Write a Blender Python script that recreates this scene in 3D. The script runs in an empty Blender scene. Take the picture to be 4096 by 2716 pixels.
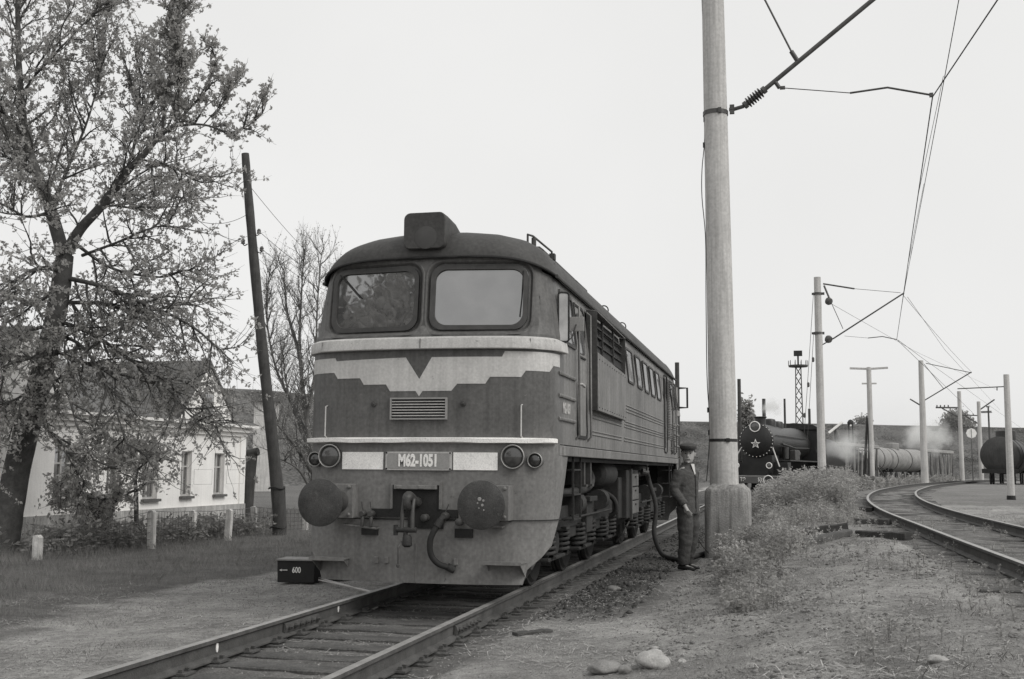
import bpy, bmesh, math, random
import numpy as np
from mathutils import Vector, Matrix, noise
random.seed(7); np.random.seed(7)
sc = bpy.context.scene
col = sc.collection
PI = math.pi
# ------------------------------------------------------------------ camera
W, H = 4096, 2716                      # photograph pixels, used only to turn picks into positions
FPX, YAW, PIT, ROL = 4466.9, -.2344, .1153, .0072
CAM = np.array([3.83, -11.9, 1.427])
_cy, _sy, _cp, _sp = math.cos(YAW), math.sin(YAW), math.cos(PIT), math.sin(PIT)
_fw = np.array([_sy*_cp, _cy*_cp, _sp]); _rt = np.array([_cy, -_sy, 0.]); _up = np.cross(_rt, _fw)
_R = math.cos(ROL)*_rt + math.sin(ROL)*_up; _U = -math.sin(ROL)*_rt + math.cos(ROL)*_up
cam_d = bpy.data.cameras.new('camera'); cam = bpy.data.objects.new('camera', cam_d); col.objects.link(cam)
cam_d.sensor_fit = 'HORIZONTAL'; cam_d.sensor_width = 36; cam_d.lens = 36*FPX/W
cam_d.clip_start = .05; cam_d.clip_end = 8000
m = Matrix.Identity(4)
for i in range(3):
    m[i][0] = _R[i]; m[i][1] = _U[i]; m[i][2] = -_fw[i]; m[i][3] = CAM[i]
cam.matrix_world = m
sc.camera = cam
# ------------------------------------------------------------------ sky, sun, exposure
SUN_EL, SUN_AZ = math.radians(43), math.radians(70)     # azimuth: degrees from -y (towards the viewer) to +x
world = bpy.data.worlds.new('World'); sc.world = world; world.use_nodes = True
wt = world.node_tree; wt.nodes.clear()
sky = wt.nodes.new('ShaderNodeTexSky'); sky.sky_type = 'NISHITA'; sky.sun_disc = False
sky.sun_elevation = SUN_EL
sund = Vector((math.sin(SUN_AZ)*math.cos(SUN_EL), -math.cos(SUN_AZ)*math.cos(SUN_EL), math.sin(SUN_EL)))
sky.sun_rotation = math.atan2(sund.x, sund.y)
sky.dust_density = 4; sky.air_density = 1.0; sky.ozone_density = 0
bw = wt.nodes.new('ShaderNodeRGBToBW')                   # a black and white photograph: the overcast sky has no hue
pw = wt.nodes.new('ShaderNodeMath'); pw.operation = 'POWER'; pw.inputs[1].default_value = .08
# faint unevenness of the cloud layer, the same in every direction
wtc = wt.nodes.new('ShaderNodeTexCoord'); wns = wt.nodes.new('ShaderNodeTexNoise'); wns.inputs['Scale'].default_value = 2.2; wns.inputs['Detail'].default_value = 5
wmr = wt.nodes.new('ShaderNodeMapRange'); wmr.inputs[1].default_value = .3; wmr.inputs[2].default_value = .7; wmr.inputs[3].default_value = .955; wmr.inputs[4].default_value = 1.025
wml = wt.nodes.new('ShaderNodeMath'); wml.operation = 'MULTIPLY'
wt.links.new(wtc.outputs['Generated'], wns.inputs['Vector']); wt.links.new(wns.outputs['Fac'], wmr.inputs[0])
tint = wt.nodes.new('ShaderNodeMix'); tint.data_type = 'RGBA'; tint.blend_type = 'MULTIPLY'; tint.inputs[0].default_value = 1
tint.inputs[7].default_value = (5.3, 5.29, 5.24, 1)   # even white overcast
bg = wt.nodes.new('ShaderNodeBackground'); bg.inputs[1].default_value = .15
out = wt.nodes.new('ShaderNodeOutputWorld')
wt.links.new(sky.outputs[0], bw.inputs[0]); wt.links.new(bw.outputs[0], pw.inputs[0])
wt.links.new(pw.outputs[0], wml.inputs[0]); wt.links.new(wmr.outputs[0], wml.inputs[1]); wt.links.new(wml.outputs[0], tint.inputs[6]); wt.links.new(tint.outputs[2], bg.inputs[0]); wt.links.new(bg.outputs[0], out.inputs[0])
sun_d = bpy.data.lights.new('sun', 'SUN'); sun_d.energy = 1.5; sun_d.angle = math.radians(32); sun_d.color = (1, .985, .95)
sun = bpy.data.objects.new('sun', sun_d); col.objects.link(sun)
sun.rotation_euler = (-sund).to_track_quat('-Z', 'Y').to_euler()
sun.location = (20, -20, 40)
vs = sc.view_settings
vs.view_transform = 'Standard'; vs.look = 'None'; vs.gamma = 1; vs.use_curve_mapping = False
vs.exposure = 0
sc.render.film_transparent = False
sc.cycles.volume_bounces = 5; sc.cycles.max_bounces = 12      # white steam needs light scattered more than once
# ------------------------------------------------------------------ picks to positions
def _ray(u, v): return _fw + _R*(u-W/2)/FPX + _U*(H/2-v)/FPX
def onz(u, v, z=0.): d = _ray(u, v); return Vector(CAM + d*((z-CAM[2])/d[2]))
def ony(u, v, y=0.): d = _ray(u, v); return Vector(CAM + d*((y-CAM[1])/d[1]))
def onx(u, v, x=0.): d = _ray(u, v); return Vector(CAM + d*((x-CAM[0])/d[0]))
def atd(u, v, D): d = _ray(u, v); return Vector(CAM + d*(D/math.hypot(d[0], d[1])))
def q(x, y): return (x*1.7319, y*1.7319)
# ------------------------------------------------------------------ materials
MATS = {}
def g(v): return (v, v*.982, v*.955, 1)
def mat(name, v, rough=.7, var=.25, scale=3., bump=0., bscale=40., metal=0., spec=.4, streak=0., fine=.0, v2=None, trans=0., coat=0., chip=0., chipv=.05):
    """grey procedural surface: broad and fine noise in the colour, optional rain streaks and bump"""
    if name in MATS: return MATS[name]
    m = bpy.data.materials.new(name); m.use_nodes = True; MATS[name] = m
    nt = m.node_tree; n = nt.nodes; L = nt.links
    b = n['Principled BSDF']; b.inputs['Roughness'].default_value = rough; b.inputs['Metallic'].default_value = metal
    b.inputs['Specular IOR Level'].default_value = spec
    if coat: b.inputs['Coat Weight'].default_value = coat; b.inputs['Coat Roughness'].default_value = .25
    tc = n.new('ShaderNodeTexCoord')
    a = n.new('ShaderNodeTexNoise'); a.inputs['Scale'].default_value = scale; a.inputs['Detail'].default_value = 8; a.inputs['Roughness'].default_value = .65
    L.new(tc.outputs['Object'], a.inputs['Vector'])
    r = n.new('ShaderNodeValToRGB'); lo = v*(1-var); hi = v2 if v2 else v*(1+var)
    r.color_ramp.elements[0].position = .3; r.color_ramp.elements[1].position = .7
    r.color_ramp.elements[0].color = g(lo); r.color_ramp.elements[1].color = g(hi)
    L.new(a.outputs['Fac'], r.inputs[0]); cur = r.outputs[0]
    if fine:
        f = n.new('ShaderNodeTexNoise'); f.inputs['Scale'].default_value = scale*18; f.inputs['Detail'].default_value = 4
        L.new(tc.outputs['Object'], f.inputs['Vector'])
        mr = n.new('ShaderNodeMapRange'); mr.inputs[1].default_value = .3; mr.inputs[2].default_value = .7; mr.inputs[3].default_value = 1-fine; mr.inputs[4].default_value = 1+fine
        L.new(f.outputs['Fac'], mr.inputs[0])
        mx = n.new('ShaderNodeMix'); mx.data_type = 'RGBA'; mx.blend_type = 'MULTIPLY'; mx.inputs[0].default_value = 1
        L.new(cur, mx.inputs[6]); L.new(mr.outputs[0], mx.inputs[7]); cur = mx.outputs[2]
    if streak:
        mp = n.new('ShaderNodeMapping'); mp.inputs['Scale'].default_value = (9, 9, .35)
        L.new(tc.outputs['Object'], mp.inputs[0])
        s = n.new('ShaderNodeTexNoise'); s.inputs['Scale'].default_value = 2.2; s.inputs['Detail'].default_value = 6
        L.new(mp.outputs[0], s.inputs['Vector'])
        mr = n.new('ShaderNodeMapRange'); mr.inputs[1].default_value = .42; mr.inputs[2].default_value = .68; mr.inputs[3].default_value = 1; mr.inputs[4].default_value = 1-streak
        L.new(s.outputs['Fac'], mr.inputs[0])
        mx = n.new('ShaderNodeMix'); mx.data_type = 'RGBA'; mx.blend_type = 'MULTIPLY'; mx.inputs[0].default_value = 1
        L.new(cur, mx.inputs[6]); L.new(mr.outputs[0], mx.inputs[7]); cur = mx.outputs[2]
    if chip:                                   # flaked and scuffed spots
        c_ = n.new('ShaderNodeTexNoise'); c_.inputs['Scale'].default_value = 11; c_.inputs['Detail'].default_value = 9; c_.inputs['Roughness'].default_value = .72
        L.new(tc.outputs['Object'], c_.inputs['Vector'])
        mr = n.new('ShaderNodeMapRange'); mr.inputs[1].default_value = .66-.12*chip; mr.inputs[2].default_value = .70-.12*chip; mr.inputs[3].default_value = 0; mr.inputs[4].default_value = .75
        L.new(c_.outputs['Fac'], mr.inputs[0])
        mx = n.new('ShaderNodeMix'); mx.data_type = 'RGBA'; L.new(mr.outputs[0], mx.inputs[0]); L.new(cur, mx.inputs[6]); mx.inputs[7].default_value = g(chipv); cur = mx.outputs[2]
    L.new(cur, b.inputs['Base Color'])
    if bump:
        t = n.new('ShaderNodeTexNoise'); t.inputs['Scale'].default_value = bscale; t.inputs['Detail'].default_value = 6
        L.new(tc.outputs['Object'], t.inputs['Vector'])
        bp = n.new('ShaderNodeBump'); bp.inputs['Strength'].default_value = bump; bp.inputs['Distance'].default_value = .02
        L.new(t.outputs['Fac'], bp.inputs['Height']); L.new(bp.outputs[0], b.inputs['Normal'])
    if trans:
        tr = n.new('ShaderNodeBsdfTranslucent'); L.new(cur, tr.inputs[0])
        mx = n.new('ShaderNodeMixShader'); mx.inputs[0].default_value = trans
        L.new(b.outputs[0], mx.inputs[1]); L.new(tr.outputs[0], mx.inputs[2]); L.new(mx.outputs[0], n['Material Output'].inputs[0])
    return m
def glassmat(name, v, refl):
    m = bpy.data.materials.new(name); m.use_nodes = True; nt = m.node_tree; n = nt.nodes
    b = n['Principled BSDF']; b.inputs['Roughness'].default_value = .5
    dt = n.new('ShaderNodeTexNoise'); dt.inputs['Scale'].default_value = 3.5; dt.inputs['Detail'].default_value = 8; dr = n.new('ShaderNodeValToRGB'); dr.color_ramp.elements[0].color = g(v*.6); dr.color_ramp.elements[1].color = g(v*1.2+.06); dr.color_ramp.elements[0].position = .4; dr.color_ramp.elements[1].position = .75
    dc = n.new('ShaderNodeTexCoord'); nt.links.new(dc.outputs['Object'], dt.inputs['Vector']); nt.links.new(dt.outputs['Fac'], dr.inputs[0]); nt.links.new(dr.outputs[0], b.inputs['Base Color'])
    gl = n.new('ShaderNodeBsdfGlossy'); gl.inputs['Roughness'].default_value = .02; gl.inputs['Color'].default_value = (1, 1, 1, 1)
    tc = n.new('ShaderNodeTexCoord'); t = n.new('ShaderNodeTexNoise'); t.inputs['Scale'].default_value = 2.5
    bp = n.new('ShaderNodeBump'); bp.inputs['Strength'].default_value = .06; bp.inputs['Distance'].default_value = .02
    nt.links.new(tc.outputs['Object'], t.inputs['Vector']); nt.links.new(t.outputs['Fac'], bp.inputs['Height']); nt.links.new(bp.outputs[0], gl.inputs['Normal'])
    mx = n.new('ShaderNodeMixShader'); mx.inputs[0].default_value = refl
    nt.links.new(b.outputs[0], mx.inputs[1]); nt.links.new(gl.outputs[0], mx.inputs[2]); nt.links.new(mx.outputs[0], n['Material Output'].inputs[0])
    return m
# ------------------------------------------------------------------ mesh building
class MB:
    def __init__(s): s.v = []; s.f = []
    def add(s, vs, fs):
        k = len(s.v); s.v.extend(tuple(p) for p in vs); s.f.extend(tuple(i+k for i in f) for f in fs); return s
    def bx(s, x0, x1, y0, y1, z0, z1, M=None):
        p = [Vector((x, y, z)) for z in (z0, z1) for y in (y0, y1) for x in (x0, x1)]
        if M is not None: p = [M @ a for a in p]
        return s.add(p, [(0,2,3,1),(4,5,7,6),(0,1,5,4),(2,6,7,3),(0,4,6,2),(1,3,7,5)])
    def box(s, c, sz, rot=(0,0,0)):
        from mathutils import Euler
        M = Matrix.Translation(c) @ Euler(rot).to_matrix().to_4x4()
        a, b, d = (t/2 for t in sz); return s.bx(-a, a, -b, b, -d, d, M)
    def tube(s, path, r, n=8, caps=True, flat=1.0):
        P = [Vector(p) for p in path]; rs = r if isinstance(r, (list, tuple)) else [r]*len(P)
        vs = []; up = None
        for i, p in enumerate(P):
            d = (P[min(i+1, len(P)-1)] - P[max(i-1, 0)]).normalized()
            if up is None:
                up = Vector((0,0,1)) if abs(d.z) < .9 else Vector((1,0,0))
            a = d.cross(up); 
            if a.length < 1e-6: a = d.orthogonal()
            a.normalize(); b = a.cross(d).normalized(); up = b
            for k in range(n):
                t = 2*PI*k/n; vs.append(p + a*(math.cos(t)*rs[i]) + b*(math.sin(t)*rs[i]*flat))
        fs = []
        for i in range(len(P)-1):
            for k in range(n):
                fs.append((i*n+k, i*n+(k+1)%n, (i+1)*n+(k+1)%n, (i+1)*n+k))
        if caps: fs.append(tuple(range(n))[::-1]); fs.append(tuple((len(P)-1)*n+k for k in range(n)))
        return s.add(vs, fs)
    def cyl(s, p, q, r, r2=None, n=14): return s.tube([p, q], [r, r if r2 is None else r2], n)
    def lathe(s, prof, o, axis, n=24):
        """prof: (radius, height along axis)"""
        o = Vector(o); ax = Vector(axis).normalized(); a = ax.orthogonal().normalized(); b = ax.cross(a)
        vs = []; 
        for r, h in prof:
            for k in range(n):
                t = 2*PI*k/n; vs.append(o + ax*h + (a*math.cos(t)+b*math.sin(t))*max(r, 1e-4))
        fs = [(i*n+k, i*n+(k+1)%n, (i+1)*n+(k+1)%n, (i+1)*n+k) for i in range(len(prof)-1) for k in range(n)]
        fs.append(tuple(range(n))[::-1]); fs.append(tuple((len(prof)-1)*n+k for k in range(n)))
        return s.add(vs, fs)
    def prism(s, poly, f, h0, h1):
        """poly 2d; f(a,b,h)->3d"""
        n = len(poly); vs = [f(a, b, h0) for a, b in poly] + [f(a, b, h1) for a, b in poly]
        fs = [tuple(range(n))[::-1], tuple(range(n, 2*n))] + [(i, (i+1)%n, n+(i+1)%n, n+i) for i in range(n)]
        return s.add(vs, fs)
    def grid(s, rows, close=False):
        n = len(rows[0]); vs = [p for r in rows for p in r]; fs = []
        for i in range(len(rows)-1):
            for k in range(n if close else n-1):
                fs.append((i*n+k, i*n+(k+1)%n, (i+1)*n+(k+1)%n, (i+1)*n+k))
        return s.add(vs, fs)
    def ring(s, outer, inner):
        n = len(outer); return s.add(list(outer)+list(inner), [(i, (i+1)%n, n+(i+1)%n, n+i) for i in range(n)])
    def mesh(s, name, smooth=None):
        me = bpy.data.meshes.new(name); me.from_pydata([tuple(p) for p in s.v], [], s.f); me.validate()
        if len(s.f) < 60000:
            bm = bmesh.new(); bm.from_mesh(me); bmesh.ops.recalc_face_normals(bm, faces=bm.faces[:]); bm.to_mesh(me); bm.free()
        if smooth is not None:
            me.shade_smooth(); me.set_sharp_from_angle(angle=math.radians(smooth))
        return me
    def build(s, name, mt, parent=None, smooth=None, bevel=0, mod=None):
        o = bpy.data.objects.new(name, s.mesh(name, smooth)); col.objects.link(o)
        o.data.materials.append(mt)
        if parent is not None: o.parent = parent
        if bevel:
            b = o.modifiers.new('bevel', 'BEVEL'); b.width = bevel; b.segments = 2; b.limit_method = 'ANGLE'; b.angle_limit = math.radians(40)
        return o
def tag(o, label=None, cat=None, group=None, kind=None):
    if label: o['label'] = label
    if cat: o['category'] = cat
    if group: o['group'] = group
    if kind: o['kind'] = kind
    return o
def thing(name, loc, label=None, cat=None, rz=0, group=None, kind=None):
    o = bpy.data.objects.new(name, None); col.objects.link(o); o.location = loc; o.rotation_euler = (0, 0, rz)
    o.empty_display_size = .2
    return tag(o, label, cat, group, kind)
def inst(src, name, parent=None, loc=(0,0,0), rot=(0,0,0), scale=(1,1,1)):
    o = bpy.data.objects.new(name, src); col.objects.link(o); o.parent = parent; o.location = loc; o.rotation_euler = rot; o.scale = scale
    return o
def copy_tree(o, parent=None):
    c = o.copy(); col.objects.link(c); c.parent = parent
    for ch in list(o.children): copy_tree(ch, c)
    return c
def text_obj(name, txt, size, mt, parent, M, sx=1., depth=.002, bold=0.):
    cu = bpy.data.curves.new(name, 'FONT'); cu.body = txt; cu.size = size; cu.align_x = 'CENTER'; cu.align_y = 'CENTER'
    cu.extrude = depth; cu.offset = bold; cu.resolution_u = 3
    t = bpy.data.objects.new(name+'_tmp', cu); col.objects.link(t)
    dg = bpy.context.evaluated_depsgraph_get(); me = bpy.data.meshes.new_from_object(t.evaluated_get(dg))
    col.objects.unlink(t); bpy.data.objects.remove(t); bpy.data.curves.remove(cu)
    me.transform(M @ Matrix.Diagonal((sx, 1, 1, 1)))
    me.materials.clear(); me.materials.append(mt); me.name = name
    o = bpy.data.objects.new(name, me); col.objects.link(o); o.parent = parent
    return o
def rrect(x0, x1, z0, z1, r, n=5):
    P = []
    for cx, cz, a0 in ((x1-r, z1-r, 0), (x0+r, z1-r, 90), (x0+r, z0+r, 180), (x1-r, z0+r, 270)):
        for k in range(n+1):
            a = math.radians(a0+90*k/n); P.append((cx+r*math.cos(a), cz+r*math.sin(a)))
    return P
def cat_rom(P, m=8):
    P = [Vector(p) for p in P]; out = []
    Q = [P[0]*2-P[1]] + P + [P[-1]*2-P[-2]]
    for i in range(1, len(Q)-2):
        p0, p1, p2, p3 = Q[i-1:i+3]
        for k in range(m):
            t = k/m
            out.append(.5*((2*p1)+(p2-p0)*t+(2*p0-5*p1+4*p2-p3)*t*t+(3*p1-p0-3*p2+p3)*t**3))
    out.append(P[-1]); return out
def fast_mesh(name, V, F, mt):
    """numpy: V (n,3), F (m,k)"""
    me = bpy.data.meshes.new(name); V = np.asarray(V, np.float32); F = np.asarray(F, np.int32)
    k = F.shape[1]; me.vertices.add(len(V)); me.vertices.foreach_set('co', V.ravel())
    me.loops.add(F.size); me.loops.foreach_set('vertex_index', F.ravel())
    me.polygons.add(len(F)); me.polygons.foreach_set('loop_start', np.arange(0, F.size, k, dtype=np.int32))
    me.update(calc_edges=True); me.validate()
    o = bpy.data.objects.new(name, me); col.objects.link(o); me.materials.append(mt)
    return o
def leaf_quads(P, size, aspect=.55, flat=0., rng=np.random):
    """diamond shaped leaves at points P with random orientation -> V,F"""
    n = len(P); P = np.asarray(P)
    d = rng.normal(size=(n, 3)); d[:, 2] *= (1-flat); d /= np.linalg.norm(d, axis=1)[:, None]
    e = rng.normal(size=(n, 3)); e -= d*(e*d).sum(1)[:, None]; e /= np.linalg.norm(e, axis=1)[:, None]
    s = (np.asarray(size)*np.ones(n))[:, None]*rng.uniform(.6, 1.3, (n, 1))
    V = np.stack([P, P+d*s*.5+e*s*aspect*.5, P+d*s, P+d*s*.5-e*s*aspect*.5], 1).reshape(-1, 3)
    F = np.arange(4*n).reshape(n, 4)
    return V, F
# materials
M_body = mat('loco_paint_dark', .125, .45, .25, 1.6, .30, 3.5, streak=.22, fine=.15, spec=.25, chip=.15, chipv=.2)
M_side = mat('loco_paint_side', .215, .55, .28, 1.3, .05, 30, streak=.38, fine=.18, spec=.25)
M_apron = mat('loco_apron_paint', .195, .6, .24, 1.4, .30, 4, streak=.12, fine=.16, spec=.2, chip=.1, chipv=.08)
M_roof = mat('loco_roof_paint', .068, .6, .25, 1.5, .05, 30, fine=.18, spec=.2)
M_stripe = mat('loco_stripe_paint', .56, .55, .10, 2, fine=.1, streak=.12, chip=.1, chipv=.18)
M_belt = mat('loco_belt_paint', .52, .55, .14, 3, .25, 4, fine=.12, streak=.15, chip=.35, chipv=.2)
M_white = mat('white_paint', .90, .55, .12, 4, fine=.15, chip=.25, chipv=.35)
M_plate = mat('number_plate_paint', .30, .5, .1, 4, fine=.1)
M_black = mat('black_grime', .022, .75, .3, 5, .2, 60, fine=.2)
M_under = mat('underframe_grime', .034, .75, .4, 4, .25, 50, fine=.25)
M_steel = mat('worn_steel', .085, .5, .35, 6, .1, 60, metal=.3)
M_brass = mat('pale_metal', .38, .45, .2, 8, metal=.3)
M_rubber = mat('rubber', .035, .7, .25, 8, .1, 60)
M_buffer = mat('buffer_steel', .055, .5, .45, 5, .2, 30, fine=.3, chip=.45, chipv=.10)
M_railtop = mat('rail_worn_top', .30, .45, .25, 5, .05, 60, metal=.1, fine=.2)
M_rail = mat('rail_rust', .085, .85, .35, 5, .3, 60, fine=.25)
M_sleeper = mat('sleeper_wood', .085, .9, .4, 3, .5, 45, fine=.35)
M_concrete = mat('mast_concrete', .54, .9, .14, 1.2, .2, 50, streak=.22, fine=.12)
M_block = mat('block_concrete', .32, .95, .3, 2.5, .35, 35, streak=.45, fine=.2)
M_wood = mat('old_wood', .07, .9, .3, 4, .35, 40, streak=.25, fine=.2)
M_bark = mat('bark', .085, .95, .4, 6, .6, 25, fine=.3)
M_plaster = mat('whitewash', .90, .9, .06, 1.5, .1, 40, streak=.06, fine=.05)
M_tin = mat('tin_roof', .12, .6, .2, 2, fine=.15, streak=.2)
M_wire = mat('wire', .06, .6, .1, 3)
M_porc = mat('insulator_porcelain', .09, .3, .15, 5)
M_leaf = mat('spring_leaf', .46, .8, .3, 2.0, trans=.6, spec=.2)
M_grass = mat('grass_blade', .25, .85, .45, .9, trans=.35, spec=.2)
M_weed = mat('weed_leaf', .36, .85, .55, 1.3, trans=.35, spec=.2)
M_stone = mat('field_stone', .38, .9, .3, 5, .6, 25, fine=.2)
M_glassR = glassmat('cab_glass', .02, .26)
M_glass = glassmat('window_glass', .03, .30)
M_skin = mat('skin', .36, .6, .08, 12)
M_cloth = mat('work_jacket_cloth', .075, .95, .25, 7, .3, 60, fine=.2)
M_cloth2 = mat('trouser_cloth', .065, .95, .25, 7, .3, 60, fine=.2)
# ================================================================== terrain
def ss(t): t = min(1., max(0., t)); return t*t*(3-2*t)
# left rail of the curved track on the right: picks on the rail, height rising from .53 to .66 m
_px = [(4096,2250,.53),(3857,2168,.53),(3665,2091,.535),(3538,2046,.545),(3477,2008,.575),(3468,1989,.60),(3487,1970,.62),(3538,1954,.64),(3665,1935,.65),(3857,1922,.66)]
_o = [onz(u, v, z) for u, v, z in _px]
_o = [Vector((_o[0].x+.02, -14, .53)), Vector((_o[0].x, -6, .53))] + _o + [_o[-1] + (_o[-1]-_o[-2])*1.0 + Vector((3, 0, 0))]
OUT = cat_rom(_o, 14)
def resample(P, step):
    L = [0]; 
    for a, b in zip(P, P[1:]): L.append(L[-1]+(b-a).length)
    n = int(L[-1]/step); R = []; j = 0
    for i in range(n+1):
        s = i*step
        while j < len(L)-2 and L[j+1] < s: j += 1
        t = (s-L[j])/max(1e-9, L[j+1]-L[j]); R.append(P[j].lerp(P[j+1], t))
    return R
def smooth_path(P, k=6):
    for _ in range(k):
        P = [P[0]] + [(P[i-1]+P[i]*2+P[i+1])/4 for i in range(1, len(P)-1)] + [P[-1]]
    return P
OUT = smooth_path(resample(OUT, .6), 40)
def offset(P, d):
    R = []
    for i, p in enumerate(P):
        t = (P[min(i+1, len(P)-1)]-P[max(i-1, 0)]); t.z = 0; t.normalize(); R.append(p+Vector((t.y, -t.x, 0))*d)
    return R
CEN = offset(OUT, .79); INN = offset(OUT, 1.58)
_ycen = np.array([p.y for p in CEN]); _xcen = np.array([p.x for p in CEN]); _zcen = np.array([p.z for p in CEN])
def xc(y): return float(np.interp(y, _ycen, _xcen))
def gz0(x, y):
    hr = float(np.interp(y, _ycen, _zcen)) - .180
    t = ss((x-(xc(y)-5.4))/3.8)
    right = -.10 + (hr+.10)*t
    if x > 1.5: return right
    if x > 1.0: return right + (-.19-right)*ss((1.5-x)/.5)
    if x > -1.5: return -.19-.014*ss((1.25-abs(x))/.2)
    return -.19 - .06*ss((-1.5-x)/1.5)
def gz(x, y):
    z = gz0(x, y)
    if -20 < x < 14 and -13 < y < 45:
        a = .012
        if x > 1.6: a = .012+.03*ss((x-1.6)/2.0)*(1-.7*ss((abs(x-xc(y))-1.6)/-.6 if abs(x-xc(y)) < 1.6 else 0))
        if x > 2.6 and abs(x-xc(y)) > 1.4 and y < 6: z += .07*noise.noise((x*.55, y*.45, 3.1)) + .03*noise.noise((x*1.3, y*1.3, 9))
        z += a*noise.noise((x*2.3, y*2.3, 0)) + .5*a*noise.noise((x*7, y*7, 5))
        if abs(x) < 1.35: z += .014*noise.noise((x*4, y*4, 8))-.004
        elif abs(x-xc(y)) < 1.5: z += .022*noise.noise((x*1.7, y*1.7, 8))
        elif x > 2.4: z += .012*noise.noise((x*5, y*5, 3))+.006*noise.noise((x*11, y*11, 3))
    return z
GRASS_EDGE = [onz(a*.8457, 2000+b*.8457, -.25) for a, b in ((-400,700),(0,640),(180,610),(450,500),(700,455),(920,400),(1300,330),(1320,300),(1700,285))]
def grassy(x, y):
    """signed: positive inside the lawn on the left"""
    if x > -2.2: return -1
    ex = np.interp(y, [p.y for p in GRASS_EDGE], [p.x for p in GRASS_EDGE]) if y < 6 else -3.2
    return ex - x + .9*noise.noise((x*.55, y*.55, 2)) + .45*noise.noise((x*2.2, y*2.2, 4))
def steps(lo, hi, d0, far, gr=1.17):
    a = list(np.arange(lo, hi, d0)); d = d0; x = hi
    while x < far: a.append(x); d *= gr; x += d
    a.append(far); d = d0; x = lo-d0; b = []
    while x > -far: b.append(x); d *= gr; x -= d
    b.append(-far); return b[::-1] + a
XS = steps(-12, 10, .085, 4000); YS = steps(-7, 13, .085, 4000, 1.05)
V = np.zeros((len(YS), len(XS), 3)); CV = np.zeros((len(YS), len(XS)))
for j, y in enumerate(YS):
    for i, x in enumerate(XS):
        V[j, i] = (x, y, gz(x, y))
        # albedo of what covers the ground here
        n1 = noise.noise((x*.5, y*.5, 7)); n2 = noise.noise((x*1.9, y*1.9, 1)); n3 = noise.noise((x*6, y*6, 2)) if abs(x) < 16 and y < 30 else 0
        if x < 1.3:
            c = .33 + .10*n1 + .11*n2 + .05*n3
            if abs(x) < 1.35: c = .20 + .05*n2 + .05*n3
            k = ss((grassy(x, y)+.3)/.6); c = c*(1-k) + (.15+.04*n2)*k
            if x > -2.2 and y > 10: c = .11+.03*n1+.02*n2
            if -2.2 < x < -.85 and y > -2.5: c += .07*ss(1-abs(y-.2)/1.6)*ss(1-abs(x+1.7)/.8)
        else:
            c = .32 + .11*n1 + .11*n2 + .05*n3
            oil = ss((3.0-x)/1.2)*ss((y+1.5)/2.5); c = c*(1-oil)+ (.075+.025*n2)*oil       # oily soil along the loco
            sand = ss(1-abs(y+1.2+.25*(x-2))/.9)*ss((3.6-x)/1.0)*ss((x-1.1)/.5); c += .14*sand*(.7+.6*n2)
            if abs(x-xc(y)) < 1.3: c = .22+.05*n2+.05*n3
            if y > 25: c = .22+.05*n1
            if x < xc(y)-3.2 and y > 6: c = .11+.03*n1+.02*n2
        CV[j, i] = max(.03, c)
nx, ny = len(XS), len(YS)
idx = np.arange(nx*ny).reshape(ny, nx)
F = np.stack([idx[:-1,:-1], idx[:-1,1:], idx[1:,1:], idx[1:,:-1]], -1).reshape(-1, 4)
M_ground = bpy.data.materials.new('soil_ground'); M_ground.use_nodes = True
nt = M_ground.node_tree; n = nt.nodes; b = n['Principled BSDF']; b.inputs['Roughness'].default_value = .95; b.inputs['Specular IOR Level'].default_value = .15
at = n.new('ShaderNodeAttribute'); at.attribute_name = 'cover'
tc = n.new('ShaderNodeTexCoord')
prev = at.outputs['Color']
for sc_, lo, hi, det in ((9, .68, 1.32, 8), (60, .62, 1.42, 5), (220, .75, 1.3, 2)):
    t = n.new('ShaderNodeTexNoise'); t.inputs['Scale'].default_value = sc_; t.inputs['Detail'].default_value = det; t.inputs['Roughness'].default_value = .7
    nt.links.new(tc.outputs['Object'], t.inputs['Vector'])
    mr = n.new('ShaderNodeMapRange'); mr.inputs[1].default_value = .3; mr.inputs[2].default_value = .7; mr.inputs[3].default_value = lo; mr.inputs[4].default_value = hi
    nt.links.new(t.outputs['Fac'], mr.inputs[0])
    mx = n.new('ShaderNodeMix'); mx.data_type = 'RGBA'; mx.blend_type = 'MULTIPLY'; mx.inputs[0].default_value = 1
    nt.links.new(prev, mx.inputs[6]); nt.links.new(mr.outputs[0], mx.inputs[7]); prev = mx.outputs[2]
    if sc_ == 60: tb = t
nt.links.new(prev, b.inputs['Base Color'])
last = None
for bs, bd, bdet in ((14, .07, 9), (70, .035, 6), (190, .012, 3)):
    t = n.new('ShaderNodeTexNoise'); t.inputs['Scale'].default_value = bs; t.inputs['Detail'].default_value = bdet; t.inputs['Roughness'].default_value = .72
    nt.links.new(tc.outputs['Object'], t.inputs['Vector'])
    bp = n.new('ShaderNodeBump'); bp.inputs['Strength'].default_value = .7; bp.inputs['Distance'].default_value = bd
    nt.links.new(t.outputs['Fac'], bp.inputs['Height'])
    if last is not None: nt.links.new(last.outputs[0], bp.inputs['Normal'])
    last = bp
nt.links.new(last.outputs[0], b.inputs['Normal'])
ground = fast_mesh('ground', V.reshape(-1, 3), F, M_ground); tag(ground, 'bare trodden soil of the depot yard', None, kind='structure')
ca = ground.data.color_attributes.new('cover', 'FLOAT_COLOR', 'POINT')
cc = np.ones((nx*ny, 4), np.float32); v = CV.ravel(); cc[:, 0] = v; cc[:, 1] = v*.982; cc[:, 2] = v*.955
ca.data.foreach_set('color', cc.ravel()); ground.data.shade_smooth()
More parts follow.
